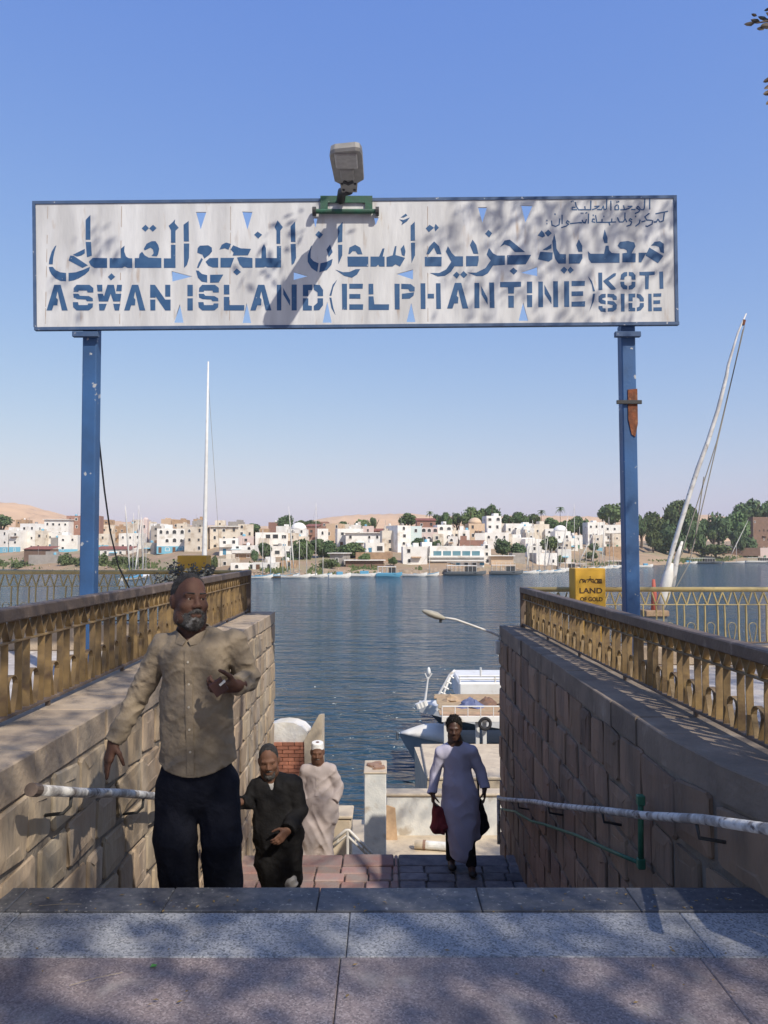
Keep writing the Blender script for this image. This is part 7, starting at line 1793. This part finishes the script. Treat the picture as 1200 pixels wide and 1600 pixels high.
f = Field(v3((J(355, 1200)[0], D2-.5, fz2)), v3((J(492, 1200)[0], D2+.42, J(420, 1205)[2])), .010)
f.cap(J(426, 1240, .03), J(434, 1300, .02), .175, .195, .06, flat=((0, 1, 0), .75)); f.cap(J(434, 1300, .02), J(433, 1345, .02), .20, .195, .06, flat=((0, 1, 0), .8))
f.cap(J(428, 1340, .0), J(428, 1420, -.02), .105, .10, .08); f.cap(J(450, 1335, .08), J(452, 1372, .12), .115, .11, .06)
f.cap(J(424, 1228, .04), shR, .075, .075, .05); f.cap(J(424, 1228, .04), shL, .078, .08, .05)
for a_, b_, c_ in ((shR, elR, wrR), (shL, elL, wrL)): f.cap(a_, b_, .070, .066, .016); f.cap(b_, c_+.05*unit(c_-b_), .064, .058, .012, clip=(c_-.01*unit(c_-b_), unit(c_-b_)))
f.wrinkle(lambda x, y, z: ridge(x*6+z*2, y*6, z*5-x*4)*.6+ridge(x*13, y*11, z*11+x*6)*.5+ridge(x*9+z*3, y*8, z*3)*.4, .015)
f.cap(C2+v3((0, .01, -.02)), J(423, 1226, .02), .072, .068, .01, mode='sub'); f.cap(J(423, 1214, -.07), J(426, 1250, -.115), .050, .012, .008, mode='sub')
robe = link('robe', f.mesh('robe', BLACK, off), man2)
WCL = mat('white_cotton', (0.46, 0.44, 0.42), (0.38, 0.36, 0.34), scale=8, rough=0.9, bump=0.2, bscale=150)
shell_part('undershirt', [('cap', (J(424, 1236, .03), J(428, 1262, .02), .142, .150, .03, ((0, 1, 0), .74)))], lambda g: g.cap(C2+v3((0, .01, -.02)), J(423, 1226, .02), .066, .064, .01, mode='sub'), .010, WCL, man2)
shell_part('trousers', [('cap', (J(428, 1350, -.0), v3((J(424, 1400)[0], D2-.02, fz2+.12)), .095, .085, .02)), ('cap', (J(450, 1352, .08), v3((J(455, 1400)[0], D2+.12, fz2+.13)), .100, .085, .02))], lambda g: g.plane((0, 0, fz2+.09), (0, 0, -1)), .010, WCL if False else BLACK, man2)
shell_part('robe_lining', [('ell', (J(447, 1372, -.02), (.085, .07, .065), .01)), ('cap', (J(440, 1362, -.02), J(456, 1380, -.0), .04, .05, .02))], None, .009, WCL, man2, (lambda x, y, z: ridge(x*14, y*10, z*16), .010))
for fx_, dy in ((424, -.02), (455, .12)): p_ = v3((J(fx_, 1400)[0], D2+dy, fz2+.05)); shoe(man2, p_+v3((0, .05, 0)), p_+v3((0, -.14, -.005)))

# ------------------------------------------------------------------ 3. the man with the white cap
D3 = 9.95; J3 = lambda x, y, dy=0.0: v3(P(x, y, D3+dy)); J = J3; fz3 = -2.50
man3 = thing('person', (J(497, 1300)[0], D3, fz3), 'man in a pale grey robe and white skullcap coming up the lower steps', 'person')
off = wloc(man3); off_now = np.array(off)
R3 = rotm(math.radians(4), math.radians(6)); C3 = J(496, 1176); s3 = 1.06
q3 = lambda x, y, z: C3 + R3 @ (v3((x, y, z))*s3)
f = Field(v3((J(455, 1200)[0], D3-.4, fz3-.02)), v3((J(545, 1200)[0], D3+.4, J(420, 1150)[2])), .009)
head_into(f, C3, R3, s3)
f.cap(C3+v3((0, .02, -.05)), J(497, 1202, .04), .062, .068, .03); f.cap(J(497, 1206, .03), J(500, 1260, .03), .13, .13, .05, flat=((0, 1, 0), .7))
shR, elR, wrR = J(478, 1204, .02), J(472, 1232, .05), J(478, 1252, -.08); shL, elL, wrL = J(516, 1203, .02), J(528, 1230, .05), J(521, 1250, -.05)
for a_, b_, c_ in ((shR, elR, wrR), (shL, elL, wrL)): f.cap(J(497, 1203, .03), a_, .06, .055, .03); f.cap(a_, b_, .048, .04, .02); f.cap(b_, c_, .04, .03, .02)
hand_into(f, wrR, (.15, -.2, -1), (.4, .8, 0), -1, curl=(.6, .6, .65, .7), s=1.05); hand_into(f, wrL, (-.25, -.3, -.8), (-.4, .8, 0), 1, curl=(.6, .6, .65, .7), s=1.05)
for hx, fx_, dy in ((487, 481, -.10), (508, 509, .14)):
    f.cap(J(hx, 1265, .02), J(hx, 1300, -.02), .08, .06, .03); f.cap(J(hx, 1300, -.02), v3((J(fx_, 1325)[0], D3+dy, fz3+.10)), .058, .042, .02); f.cap(v3((J(fx_, 1325)[0], D3+dy, fz3+.06)), v3((J(fx_, 1325)[0], D3+dy-.13, fz3+.045)), .044, .038, .02)
link('body', f.mesh('body', SKIN2, off), man3); eyes(man3, C3, R3, s3)
CAPM = mat('cap_white', (0.78, 0.77, 0.75), (0.70, 0.69, 0.67), scale=30, rough=0.9, bump=0.3, bscale=150)
shell_part('skullcap', [('cap', (q3(0, .012, .050), q3(0, .012, .095), .088*s3, .082*s3, .0, (R3 @ v3((1, 0, 0)), .90)))], lambda g: (g.plane(q3(0, .01, .050), R3 @ unit((0, .12, -1))), g.plane(q3(0, .01, .125), R3 @ unit((0, 0, 1)))), .007, CAPM, man3)
shell_part('moustache', [('cap', (q3(-.003, -.098, -.046), q3(-.026, -.086, -.052), .007*s3, .005*s3, .004)), ('cap', (q3(.003, -.098, -.046), q3(.026, -.086, -.052), .007*s3, .005*s3, .004))], None, .005, mat('moustache_white', (.17, .15, .14), rough=.9), man3)
ROBEG = mat('robe_grey', (0.41, 0.35, 0.33), (0.36, 0.31, 0.295), scale=4, rough=0.9, bump=0.2, bscale=120)
f = Field(v3((J(455, 1200)[0]-.12, D3-.45, fz3)), v3((J(550, 1200)[0], D3+.45, J(420, 1188)[2])), .010)
f.cap(J(497, 1212, .03), J(499, 1246, .02), .165, .195, .06, flat=((0, 1, 0), .75)); f.cap(J(500, 1248, .02), J(503, 1272, .02), .215, .20, .05, flat=((0, 1, 0), .8))
f.cap(J(503, 1262, .0), J(500, 1305, -.02), .185, .13, .06, flat=((0, 1, 0), .85)); f.cap(J(488, 1260, -.05), J(484, 1306, -.12), .13, .12, .06, flat=((0, 1, 0), .6)); f.cap(J(486, 1280, -.08), J(474, 1304, -.12), .09, .07, .06, flat=((0, 1, 0), .6)); f.cap(J(505, 1290, -.02), J(508, 1335, -.02), .11, .10, .05); f.cap(J(486, 1290, -.06), J(482, 1335, -.10), .11, .10, .06)
for a_, b_, c_ in ((shR, elR, wrR), (shL, elL, wrL)): f.cap(J(497, 1201, .04), a_, .075, .078, .05); f.cap(a_, b_, .074, .080, .014); f.cap(b_, c_+.05*unit(c_-b_), .078, .070, .010, clip=(c_+.01*unit(c_-b_), unit(c_-b_)))
def fold3(x, y, z):
    t = np.clip((J(500, 1256)[2]-z)/.1, 0, 1)
    return (ridge(x*6, y*6, z*8-x*6)*.5+ridge(x*14, y*12, z*13+x*6)*.3)*(1-t*.4) + t*ridge(x*11+z*5, y*10, z*2.2)*.9
f.wrinkle(fold3, .016); f.plane(J(480, 1332), (-.08, 0, -1)); 
f.cap(C3+v3((0, .01, -.02)), J(497, 1198, .02), .07, .068, .01, mode='sub'); f.cap(J(496, 1196, -.10), J(497, 1212, -.18), .05, .014, .01, mode='sub')
robe = link('robe', f.mesh('robe', ROBEG, off), man3)
pl = [(J(497, yy_)[0], front_of(robe, J(497, yy_)[0], J(497, yy_)[2])-.002, J(497, yy_)[2]) for yy_ in np.linspace(1211, 1238, 6)]
ribbon('placket', pl, .045, .005, ROBEG, robe)
for i in (1, 3): MB().tube([Vector(pl[i])+Vector((0, -.002, 0)), Vector(pl[i])+Vector((0, -.007, 0))], .007, 8).build('button', BTN, robe)
for fx_, dy in ((481, -.10), (509, .14)): p_ = v3((J(fx_, 1325)[0], D3+dy, fz3+.05)); shoe(man3, p_+v3((0, .05, 0)), p_+v3((0, -.14, -.005)))

# ------------------------------------------------------------------ 4. the young man in the lavender robe
D4 = 9.05; J4 = lambda x, y, dy=0.0: v3(P(x, y, D4+dy)); J = J4; fz4 = LAND_Z+.005
man4 = thing('person', (J(716, 1300)[0], D4, fz4), 'young man in a long lavender grey robe walking on the landing', 'person')
off = wloc(man4); off_now = np.array(off)
R4 = rotm(math.radians(-6), math.radians(4)); C4 = J(709.5, 1139); s4 = 1.04
q4 = lambda x, y, z: C4 + R4 @ (v3((x, y, z))*s4)
f = Field(v3((J(662, 1200)[0], D4-.45, fz4-.02)), v3((J(772, 1200)[0], D4+.4, J(420, 1110)[2])), .0085)
head_into(f, C4, R4, s4, full=.96)
f.cap(C4+v3((0, .02, -.05)), J(711, 1166, .04), .060, .066, .03); f.cap(J(712, 1172, .03), J(716, 1230, .03), .125, .12, .05, flat=((0, 1, 0), .7))
shR, elR, wrR = J(689, 1176, .02), J(681, 1206, .05), J(676, 1240, -.05); shL, elL, wrL = J(737, 1175, .02), J(750, 1204, .05), J(757, 1232, -.02)
for a_, b_, c_ in ((shR, elR, wrR), (shL, elL, wrL)): f.cap(J(711, 1170, .03), a_, .058, .052, .03); f.cap(a_, b_, .046, .038, .02); f.cap(b_, c_, .038, .028, .02)
hand_into(f, wrR, (.05, -.15, -1), (.9, .2, 0), -1, curl=(.7, .75, .8, .85), s=1.05); hand_into(f, wrL, (.0, -.1, -1), (-.95, .1, 0), 1, curl=(.3, .35, .4, .45), s=1.08)
for hx, fx_, dy in ((706, 706, .08), (726, 735, -.10)):
    f.cap(J(hx, 1235, .02), J(hx+1, 1290, -.02), .078, .058, .03); f.cap(J(hx+1, 1290, -.02), v3((J(fx_, 1345)[0], D4+dy, fz4+.10)), .055, .040, .02); f.cap(v3((J(fx_, 1345)[0], D4+dy, fz4+.06)), v3((J(fx_, 1345)[0], D4+dy-.13, fz4+.045)), .044, .038, .02)
link('body', f.mesh('body', SKIN3, off), man4); eyes(man4, C4, R4, s4)
HAIRB = mat('hair_black', (0.012, 0.010, 0.009), (0.02, 0.017, 0.015), scale=60, rough=0.9, bump=0.7, bscale=200)
hr4 = shell_part('hair', [('ell', (q4(0, .016, .048), v3((.088, .100, .108))*s4, .0, R4))], lambda g: hair_cut(g, q4, R4, -.048, -.005), .007, HAIRB, man4, (lambda x, y, z: vnoise(x*75, y*75, z*75)-.5, .024))
fuzz(hr4, 3500, .013, HAIRB, -.1, .0015)
LAV = mat('robe_lavender', (0.46, 0.44, 0.54), (0.41, 0.39, 0.49), scale=4, rough=0.9, bump=0.2, bscale=120)
f = Field(v3((J(655, 1200)[0], D4-.45, fz4)), v3((J(775, 1200)[0], D4+.42, J(420, 1150)[2])), .0095)
f.cap(J(712, 1182, .03), J(716, 1225, .02), .155, .165, .06, flat=((0, 1, 0), .74)); f.cap(J(716, 1225, .02), J(718, 1262, .01), .178, .18, .05, flat=((0, 1, 0), .78))
f.cap(J(719, 1262, .01), J(721, 1335, -.03), .19, .135, .05, flat=((0, 1, 0), .85)); f.cap(J(728, 1240, .02), J(738, 1300, .08), .14, .10, .06)
for a_, b_, c_ in ((shR, elR, wrR), (shL, elL, wrL)): f.cap(J(711, 1168, .04), a_, .07, .074, .05); f.cap(a_, b_, .066, .062, .014); f.cap(b_, c_+.05*unit(c_-b_), .062, .055, .012, clip=(c_, unit(c_-b_)))
def fold4(x, y, z):
    u = (x-J(719, 1250)[0]); t = np.clip((J(700, 1190)[2]-z)/.5, 0, 1)
    return ridge(x*5.5+z*4.2, y*5, z*1.5-x*2)*(.35+.75*t) + ridge(x*13+z*7, y*12, z*8-x*4)*.3
f.wrinkle(fold4, .017); f.plane(J(722, 1343), (.55, -.1, -1) if False else (-.30, 0, -1))
f.cap(C4+v3((0, .01, -.02)), J(711, 1163, .02), .068, .066, .01, mode='sub'); f.cap(J(710, 1160, -.10), J(710, 1176, -.18), .05, .012, .01, mode='sub')
robe = link('robe', f.mesh('robe', LAV, off), man4)
shell_part('trousers', [('cap', (J(707, 1280, .02), v3((J(706, 1345)[0], D4+.08, fz4+.09)), .085, .062, .02)), ('cap', (J(728, 1280, .0), v3((J(735, 1345)[0], D4-.10, fz4+.09)), .085, .062, .02))], lambda g: g.plane((0, 0, fz4+.07), (0, 0, -1)), .010, BLACK, man4)
for fx_, dy in ((706, .08), (735, -.10)): p_ = v3((J(fx_, 1345)[0], D4+dy, fz4+.045)); shoe(man4, p_+v3((0, .05, 0)), p_+v3((0, -.14, -.005)), r=.042)
# what he carries
BAGR = mat('bag_red', (0.24, 0.035, 0.04), (0.17, 0.03, 0.035), scale=10, rough=0.6, bump=0.5, bscale=30)
bg = thing('carrier_bag', Vector(J(687, 1300, -.02)), 'dark red carrier bag in the right hand of the robed young man', 'bag')
shell_part('bag_body', [('cap', (J(684, 1268, -.03), J(688, 1288, -.02), .055, .115, .04, ((0, 1, 0), .55))), ('cap', (J(678, 1254, -.05), J(683, 1268, -.04), .018, .05, .03, ((0, 1, 0), .6)))], None, .008, BAGR, bg, (lambda x, y, z: ridge(x*14, y*10, z*10), .010))
bl = thing('shoulder_bag', Vector(J(748, 1290, .08)), 'black bag hanging at the left side of the robed young man', 'bag')
shell_part('bag_body', [('cap', (J(748, 1256, .1), J(750, 1292, .06), .06, .10, .04, ((0, 1, 0), .6)))], None, .009, BLACK, bl, (lambda x, y, z: ridge(x*12, y*10, z*12), .010))
MB().tube([J(741, 1190, .16), J(747, 1225, .17), J(748, 1254, .10)], .012, 6).build('strap', BLACK, bl, smooth=True)

# ================================================================== THE SHADE TREE ABOVE THE VIEWER
NLEAF = mat('leaf_near', (0.055, 0.085, 0.03), (0.085, 0.10, 0.04), scale=6, rough=0.6, trans=0.12, spec=0.4)
NLEAFB = mat('leaf_near_brown', (0.085, 0.055, 0.04), (0.06, 0.05, 0.035), scale=9, rough=0.6)
NBARK = mat('bark_near', (0.16, 0.12, 0.09), (0.10, 0.075, 0.06), scale=5, rough=0.95, bump=0.6, bscale=14)
SX, SY_ = SUN_DIR.x/SUN_DIR.z, -SUN_DIR.y/SUN_DIR.z
def sun_lift(qx, qy, h): return (qx + SX*h, qy - SY_*h, h)     # the point at height h whose shadow falls on (qx, qy)
def shade_density(qx, qy):
    """how thick the foliage is over each patch of ground, leaf area per square metre"""
    g = float(vnoise(np.array([qx*.75+11.3]), np.array([qy*.75+5.1]), np.array([2.5]))[0]); g2 = float(vnoise(np.array([qx*1.9+3]), np.array([qy*1.9+9]), np.array([7.5]))[0])
    gap = min(1.7, max(0.0, (g*.6+g2*.4-.34)*5.5))
    if qy < 3.3: d = 2.05*(.12+.88*gap)
    elif qy < 5.2: d = 1.5*(.15+.85*gap)
    elif qy < 8.0: d = .75*gap
    elif qy < 11.8: d = .35*gap
    else: d = .95*(.25+.75*gap)
    if qx > .9 and 4.5 < qy < 11.8: d += .75*gap
    if 4.9 < qy < 11.8 and qx < -1.0: d *= .25
    if qx < -5.0: d *= .5
    if qx < -2.15 and 3.0 < qy < 7.4: d = 1.5*(.35+.65*gap)
    if -4.6 < qx < -3.1 and 11.6 < qy < 13.3: d *= .2
    if qy > 11.8 and qx < -3.0: d *= .45
    return d
rs = np.random.RandomState(12)
tr = thing('shade_tree', (8.2, -5.2, 0), 'shade tree overhead whose leaf tips show in the top right corner', 'tree')
cl_p = []; 
cell = 0.55
for qx in np.arange(-8.0, 7.0, cell):
    for qy in np.arange(-7.0, 15.5, cell):
        lam = shade_density(qx, qy)*cell*cell/0.21                  # leaf clusters of about 0.2 m2 each
        for _ in range(rs.poisson(lam)):
            x_, y_ = qx+rs.uniform(0, cell), qy+rs.uniform(0, cell)
            h = rs.uniform(6.2, 9.2) + max(0, y_-8)*.45
            cl_p.append(sun_lift(x_, y_, h))
cl_p = np.array(cl_p); nC = len(cl_p); per = 40
k = np.repeat(np.arange(nC), per); n = len(k)
off = rs.normal(size=(n, 3))*np.array([.20, .20, .13]); p = cl_p[k]+off
a = rs.normal(size=(n, 3)); a[:, 2] = a[:, 2]*.6-.5; a /= np.linalg.norm(a, axis=1)[:, None]
b = np.cross(a, rs.normal(size=(n, 3))); b /= np.linalg.norm(b, axis=1)[:, None]
L = rs.uniform(.055, .085, n)[:, None]; W = L*.36
v = np.stack([p-a*L, p-a*L*.1+b*W, p+a*L, p-a*L*.1-b*W], 1).reshape(-1, 3)
me = bpy.data.meshes.new('crown'); base = np.array(tr.location)
me.vertices.add(4*n); me.vertices.foreach_set('co', (v-base).astype(np.float32).ravel())
me.loops.add(4*n); me.loops.foreach_set('vertex_index', np.arange(4*n, dtype=np.int32))
me.polygons.add(n); me.polygons.foreach_set('loop_start', np.arange(0, 4*n, 4, dtype=np.int32))
me.materials.append(NLEAF); me.update(); me.validate()
crown = link('crown', me, tr)
# trunk and limbs
mb = MB(); mb.tube([(8.2, -5.2, -.1), (8.1, -5.1, 1.5), (7.6, -4.8, 3.4), (7.0, -4.2, 5.0)], [.42, .34, .30, .26], 12); mb.build('trunk', NBARK, tr, smooth=True)
rl = random.Random(5)
targets = [(-1.0, -5.0, 8.2), (3.0, -1.5, 7.6), (4.6, .4, 8.4), (2.0, -4.0, 7.5), (6.2, -1.0, 8.5), (.6, -2.5, 8.0), (3.8, 2.6, 9.0), (2.2, 4.2, 9.6), (5.2, 3.8, 9.4), (9.5, -3.0, 8.0), (5.5, -7.5, 8.0)]
for t_ in targets:
    a_ = Vector((7.0, -4.2, 4.8)); e = Vector(t_); m1 = a_.lerp(e, .35)+Vector((rl.uniform(-.4, .4), rl.uniform(-.4, .4), .7)); m2 = a_.lerp(e, .7)+Vector((rl.uniform(-.3, .3), rl.uniform(-.3, .3), .5))
    mb = MB(); mb.tube([a_, m1, m2, e], [.15, .09, .05, .015], 8); lb = mb.build('limb', NBARK, tr, smooth=True)
    for q in range(5):
        s_ = m1.lerp(e, rl.uniform(.1, .95)); d = Vector((rl.uniform(-1, 1), rl.uniform(-1, 1), rl.uniform(-.2, .5)))*1.3
        MB().tube([s_, s_+d*.5+Vector((0, 0, .1)), s_+d], [.03, .018, .006], 5).build('branch', NBARK, lb)
# drooping twigs whose tips enter the frame
def twig(pts, leaves):
    mb = MB(); mb.tube(pts, [.012, .008, .006, .004][:len(pts)], 5); mb.build('twig', NBARK, tr)
    ml = MB()
    for (x, y, ang, ln) in leaves:
        c = P(x, y, 4.2); d = Vector((math.cos(ang), rs.uniform(-.3, .3), math.sin(ang))).normalized()*ln; s_ = Vector((-d.z, rs.uniform(-.4, .4)*ln, d.x)).normalized()*ln*.26
        up = s_.cross(d).normalized()*ln*.05
        ml.add([c, c+d*.35+s_+up, c+d*.75+s_*.7+up, c+d, c+d*.75-s_*.7+up, c+d*.35-s_+up], [(0, 1, 2, 3), (0, 3, 4, 5)])
    ml.build('leaf_spray', NLEAFB, tr)['kind'] = 'stuff'
twig([P(1290, -40, 4.2), P(1240, 10, 4.2), P(1205, 32, 4.2), P(1182, 36, 4.2)],
     [(1183, 25, 2.6, .035), (1180, 36, 3.1, .06), (1188, 34, 2.7, .055), (1200, 30, 2.9, .06), (1196, 42, 3.5, .06), (1205, 40, 3.3, .07), (1206, 34, 2.8, .05), (1204, 12, 3.6, .04), (1212, 26, 3.0, .07), (1212, 46, 3.8, .06)])
twig([P(1300, 60, 4.2), P(1250, 95, 4.2), P(1215, 120, 4.2), P(1203, 130, 4.2)],
     [(1206, 122, 3.5, .05), (1206, 132, 3.7, .055), (1208, 143, 3.4, .06), (1208, 152, 4.0, .05), (1202, 158, 4.0, .035), (1214, 118, 3.0, .05), (1214, 140, 3.6, .06)])

# ================================================================== small things
DRY = mat('dried_shrub', (0.11, 0.11, 0.095), (0.19, 0.185, 0.16), scale=12, rough=0.9, rand=0.1)
ds = thing('dried_shrub', P(290, 900, 11.0)-Vector((0, 0, 1.15)), 'grey dried shrub sticking up behind the front man and left railing', 'shrub')
mbt = MB(); mbl = MB(); rd = random.Random(8); root = ds.location.copy(); root.z = 0
for k_ in range(60):
    tx, ty_ = rd.choice(((rd.uniform(245, 275), rd.uniform(896, 918)), (rd.uniform(262, 312), rd.uniform(878, 908)), (rd.uniform(300, 334), rd.uniform(882, 898))))
    e = P(tx, ty_, 11.0+rd.uniform(-.25, .25)); m_ = root.lerp(e, .6)+Vector((rd.uniform(-.05, .05), 0, .15))
    mbt.tube([root+Vector((rd.uniform(-.06, .06), rd.uniform(-.05, .05), 0)), m_, e], [.008, .006, .003], 4)
    for q in range(34):
        c = m_.lerp(e, rd.uniform(.35, 1.03)) + Vector((rd.uniform(-.035, .035), rd.uniform(-.035, .035), rd.uniform(-.03, .03))); d = Vector((rd.uniform(-1, 1), rd.uniform(-1, 1), rd.uniform(-.6, 1))).normalized()*.045; s_ = d.orthogonal().normalized()*.014
        mbl.add([c, c+d*.5+s_, c+d, c+d*.5-s_], [(0, 1, 2, 3)])
mbt.build('stems', DRY, ds)['kind'] = 'stuff'; mbl.build('leaves', DRY, ds)['kind'] = 'stuff'
# fallen leaves on the paving
FL = mat('fallen_leaf', (0.30, 0.20, 0.08), (0.20, 0.14, 0.06), scale=20, rough=0.8, rand=0.4)
GLF = mat('green_scrap', (0.10, 0.30, 0.06), rough=0.6)
lm = MB().add([(-.02, 0, 0), (-.004, .006, .003), (.02, 0, .001), (-.004, -.006, .003)], [(0, 1, 2), (0, 2, 3)]).mesh('leaf', FL)
tm = MB().tube([(-.09, 0, .004), (0, .004, .005), (.09, -.003, .004)], .0008, 5).mesh('twig', mat('straw', (.34, .28, .18), rough=.8))
for i, (x_, y_, l_) in enumerate(((130, 1531, 'thin straw lying on the purple paving at left'), (75, 1415, 'pale straw on the dark step edge at left'))):
    o = link('straw', tm, None, G(x_+20, y_, .007)); o.rotation_euler = (0, 0, .5-.4*i); tag(o, l_, 'straw')
o = link('green_scrap', MB().add([(-.012, -.006, 0), (.01, -.008, .004), (.012, .007, .003), (-.008, .009, .005)], [(0, 1, 2, 3)]).mesh('green_scrap', GLF), None, G(240, 1510, .003)); tag(o, 'tiny bright green leaf scrap on the purple paving', 'leaf')
mb = MB()
for i in range(90):
    c = G(rd.uniform(-60, 1260), rd.choice((rd.uniform(1395, 1425), rd.uniform(1395, 1600))), .009); a = rd.uniform(0, 6.28); s_ = rd.uniform(.005, .014)
    d = Vector((math.cos(a), math.sin(a), 0))*s_; e = Vector((-math.sin(a), math.cos(a), .2))*s_*.4
    mb.add([c-d, c+e, c+d, c-e+Vector((0, 0, .003))], [(0, 1, 2, 3)])
tag(mb.build('leaf_litter', FL), 'scattered dry leaf litter on the paving', 'litter', kind='stuff')

# ================================================================== THE AIR
hz = bpy.data.materials.new('haze'); hz.use_nodes = True; hn = hz.node_tree
for n_ in list(hn.nodes):
    if n_.type != 'OUTPUT_MATERIAL': hn.nodes.remove(n_)
pv = hn.nodes.new('ShaderNodeVolumePrincipled'); pv.inputs['Color'].default_value = (0.96, 0.97, 1.0, 1); pv.inputs['Density'].default_value = 0.00016; pv.inputs['Anisotropy'].default_value = 0.0
hn.links.new(pv.outputs[0], [n_ for n_ in hn.nodes if n_.type == 'OUTPUT_MATERIAL'][0].inputs['Volume'])
tag(MB().box(-2600, 2600, -60, 3200, -30, 130).build('haze', hz), 'thin pale haze in the air over the river', 'haze', kind='stuff')
scene.cycles.volume_bounces = 0
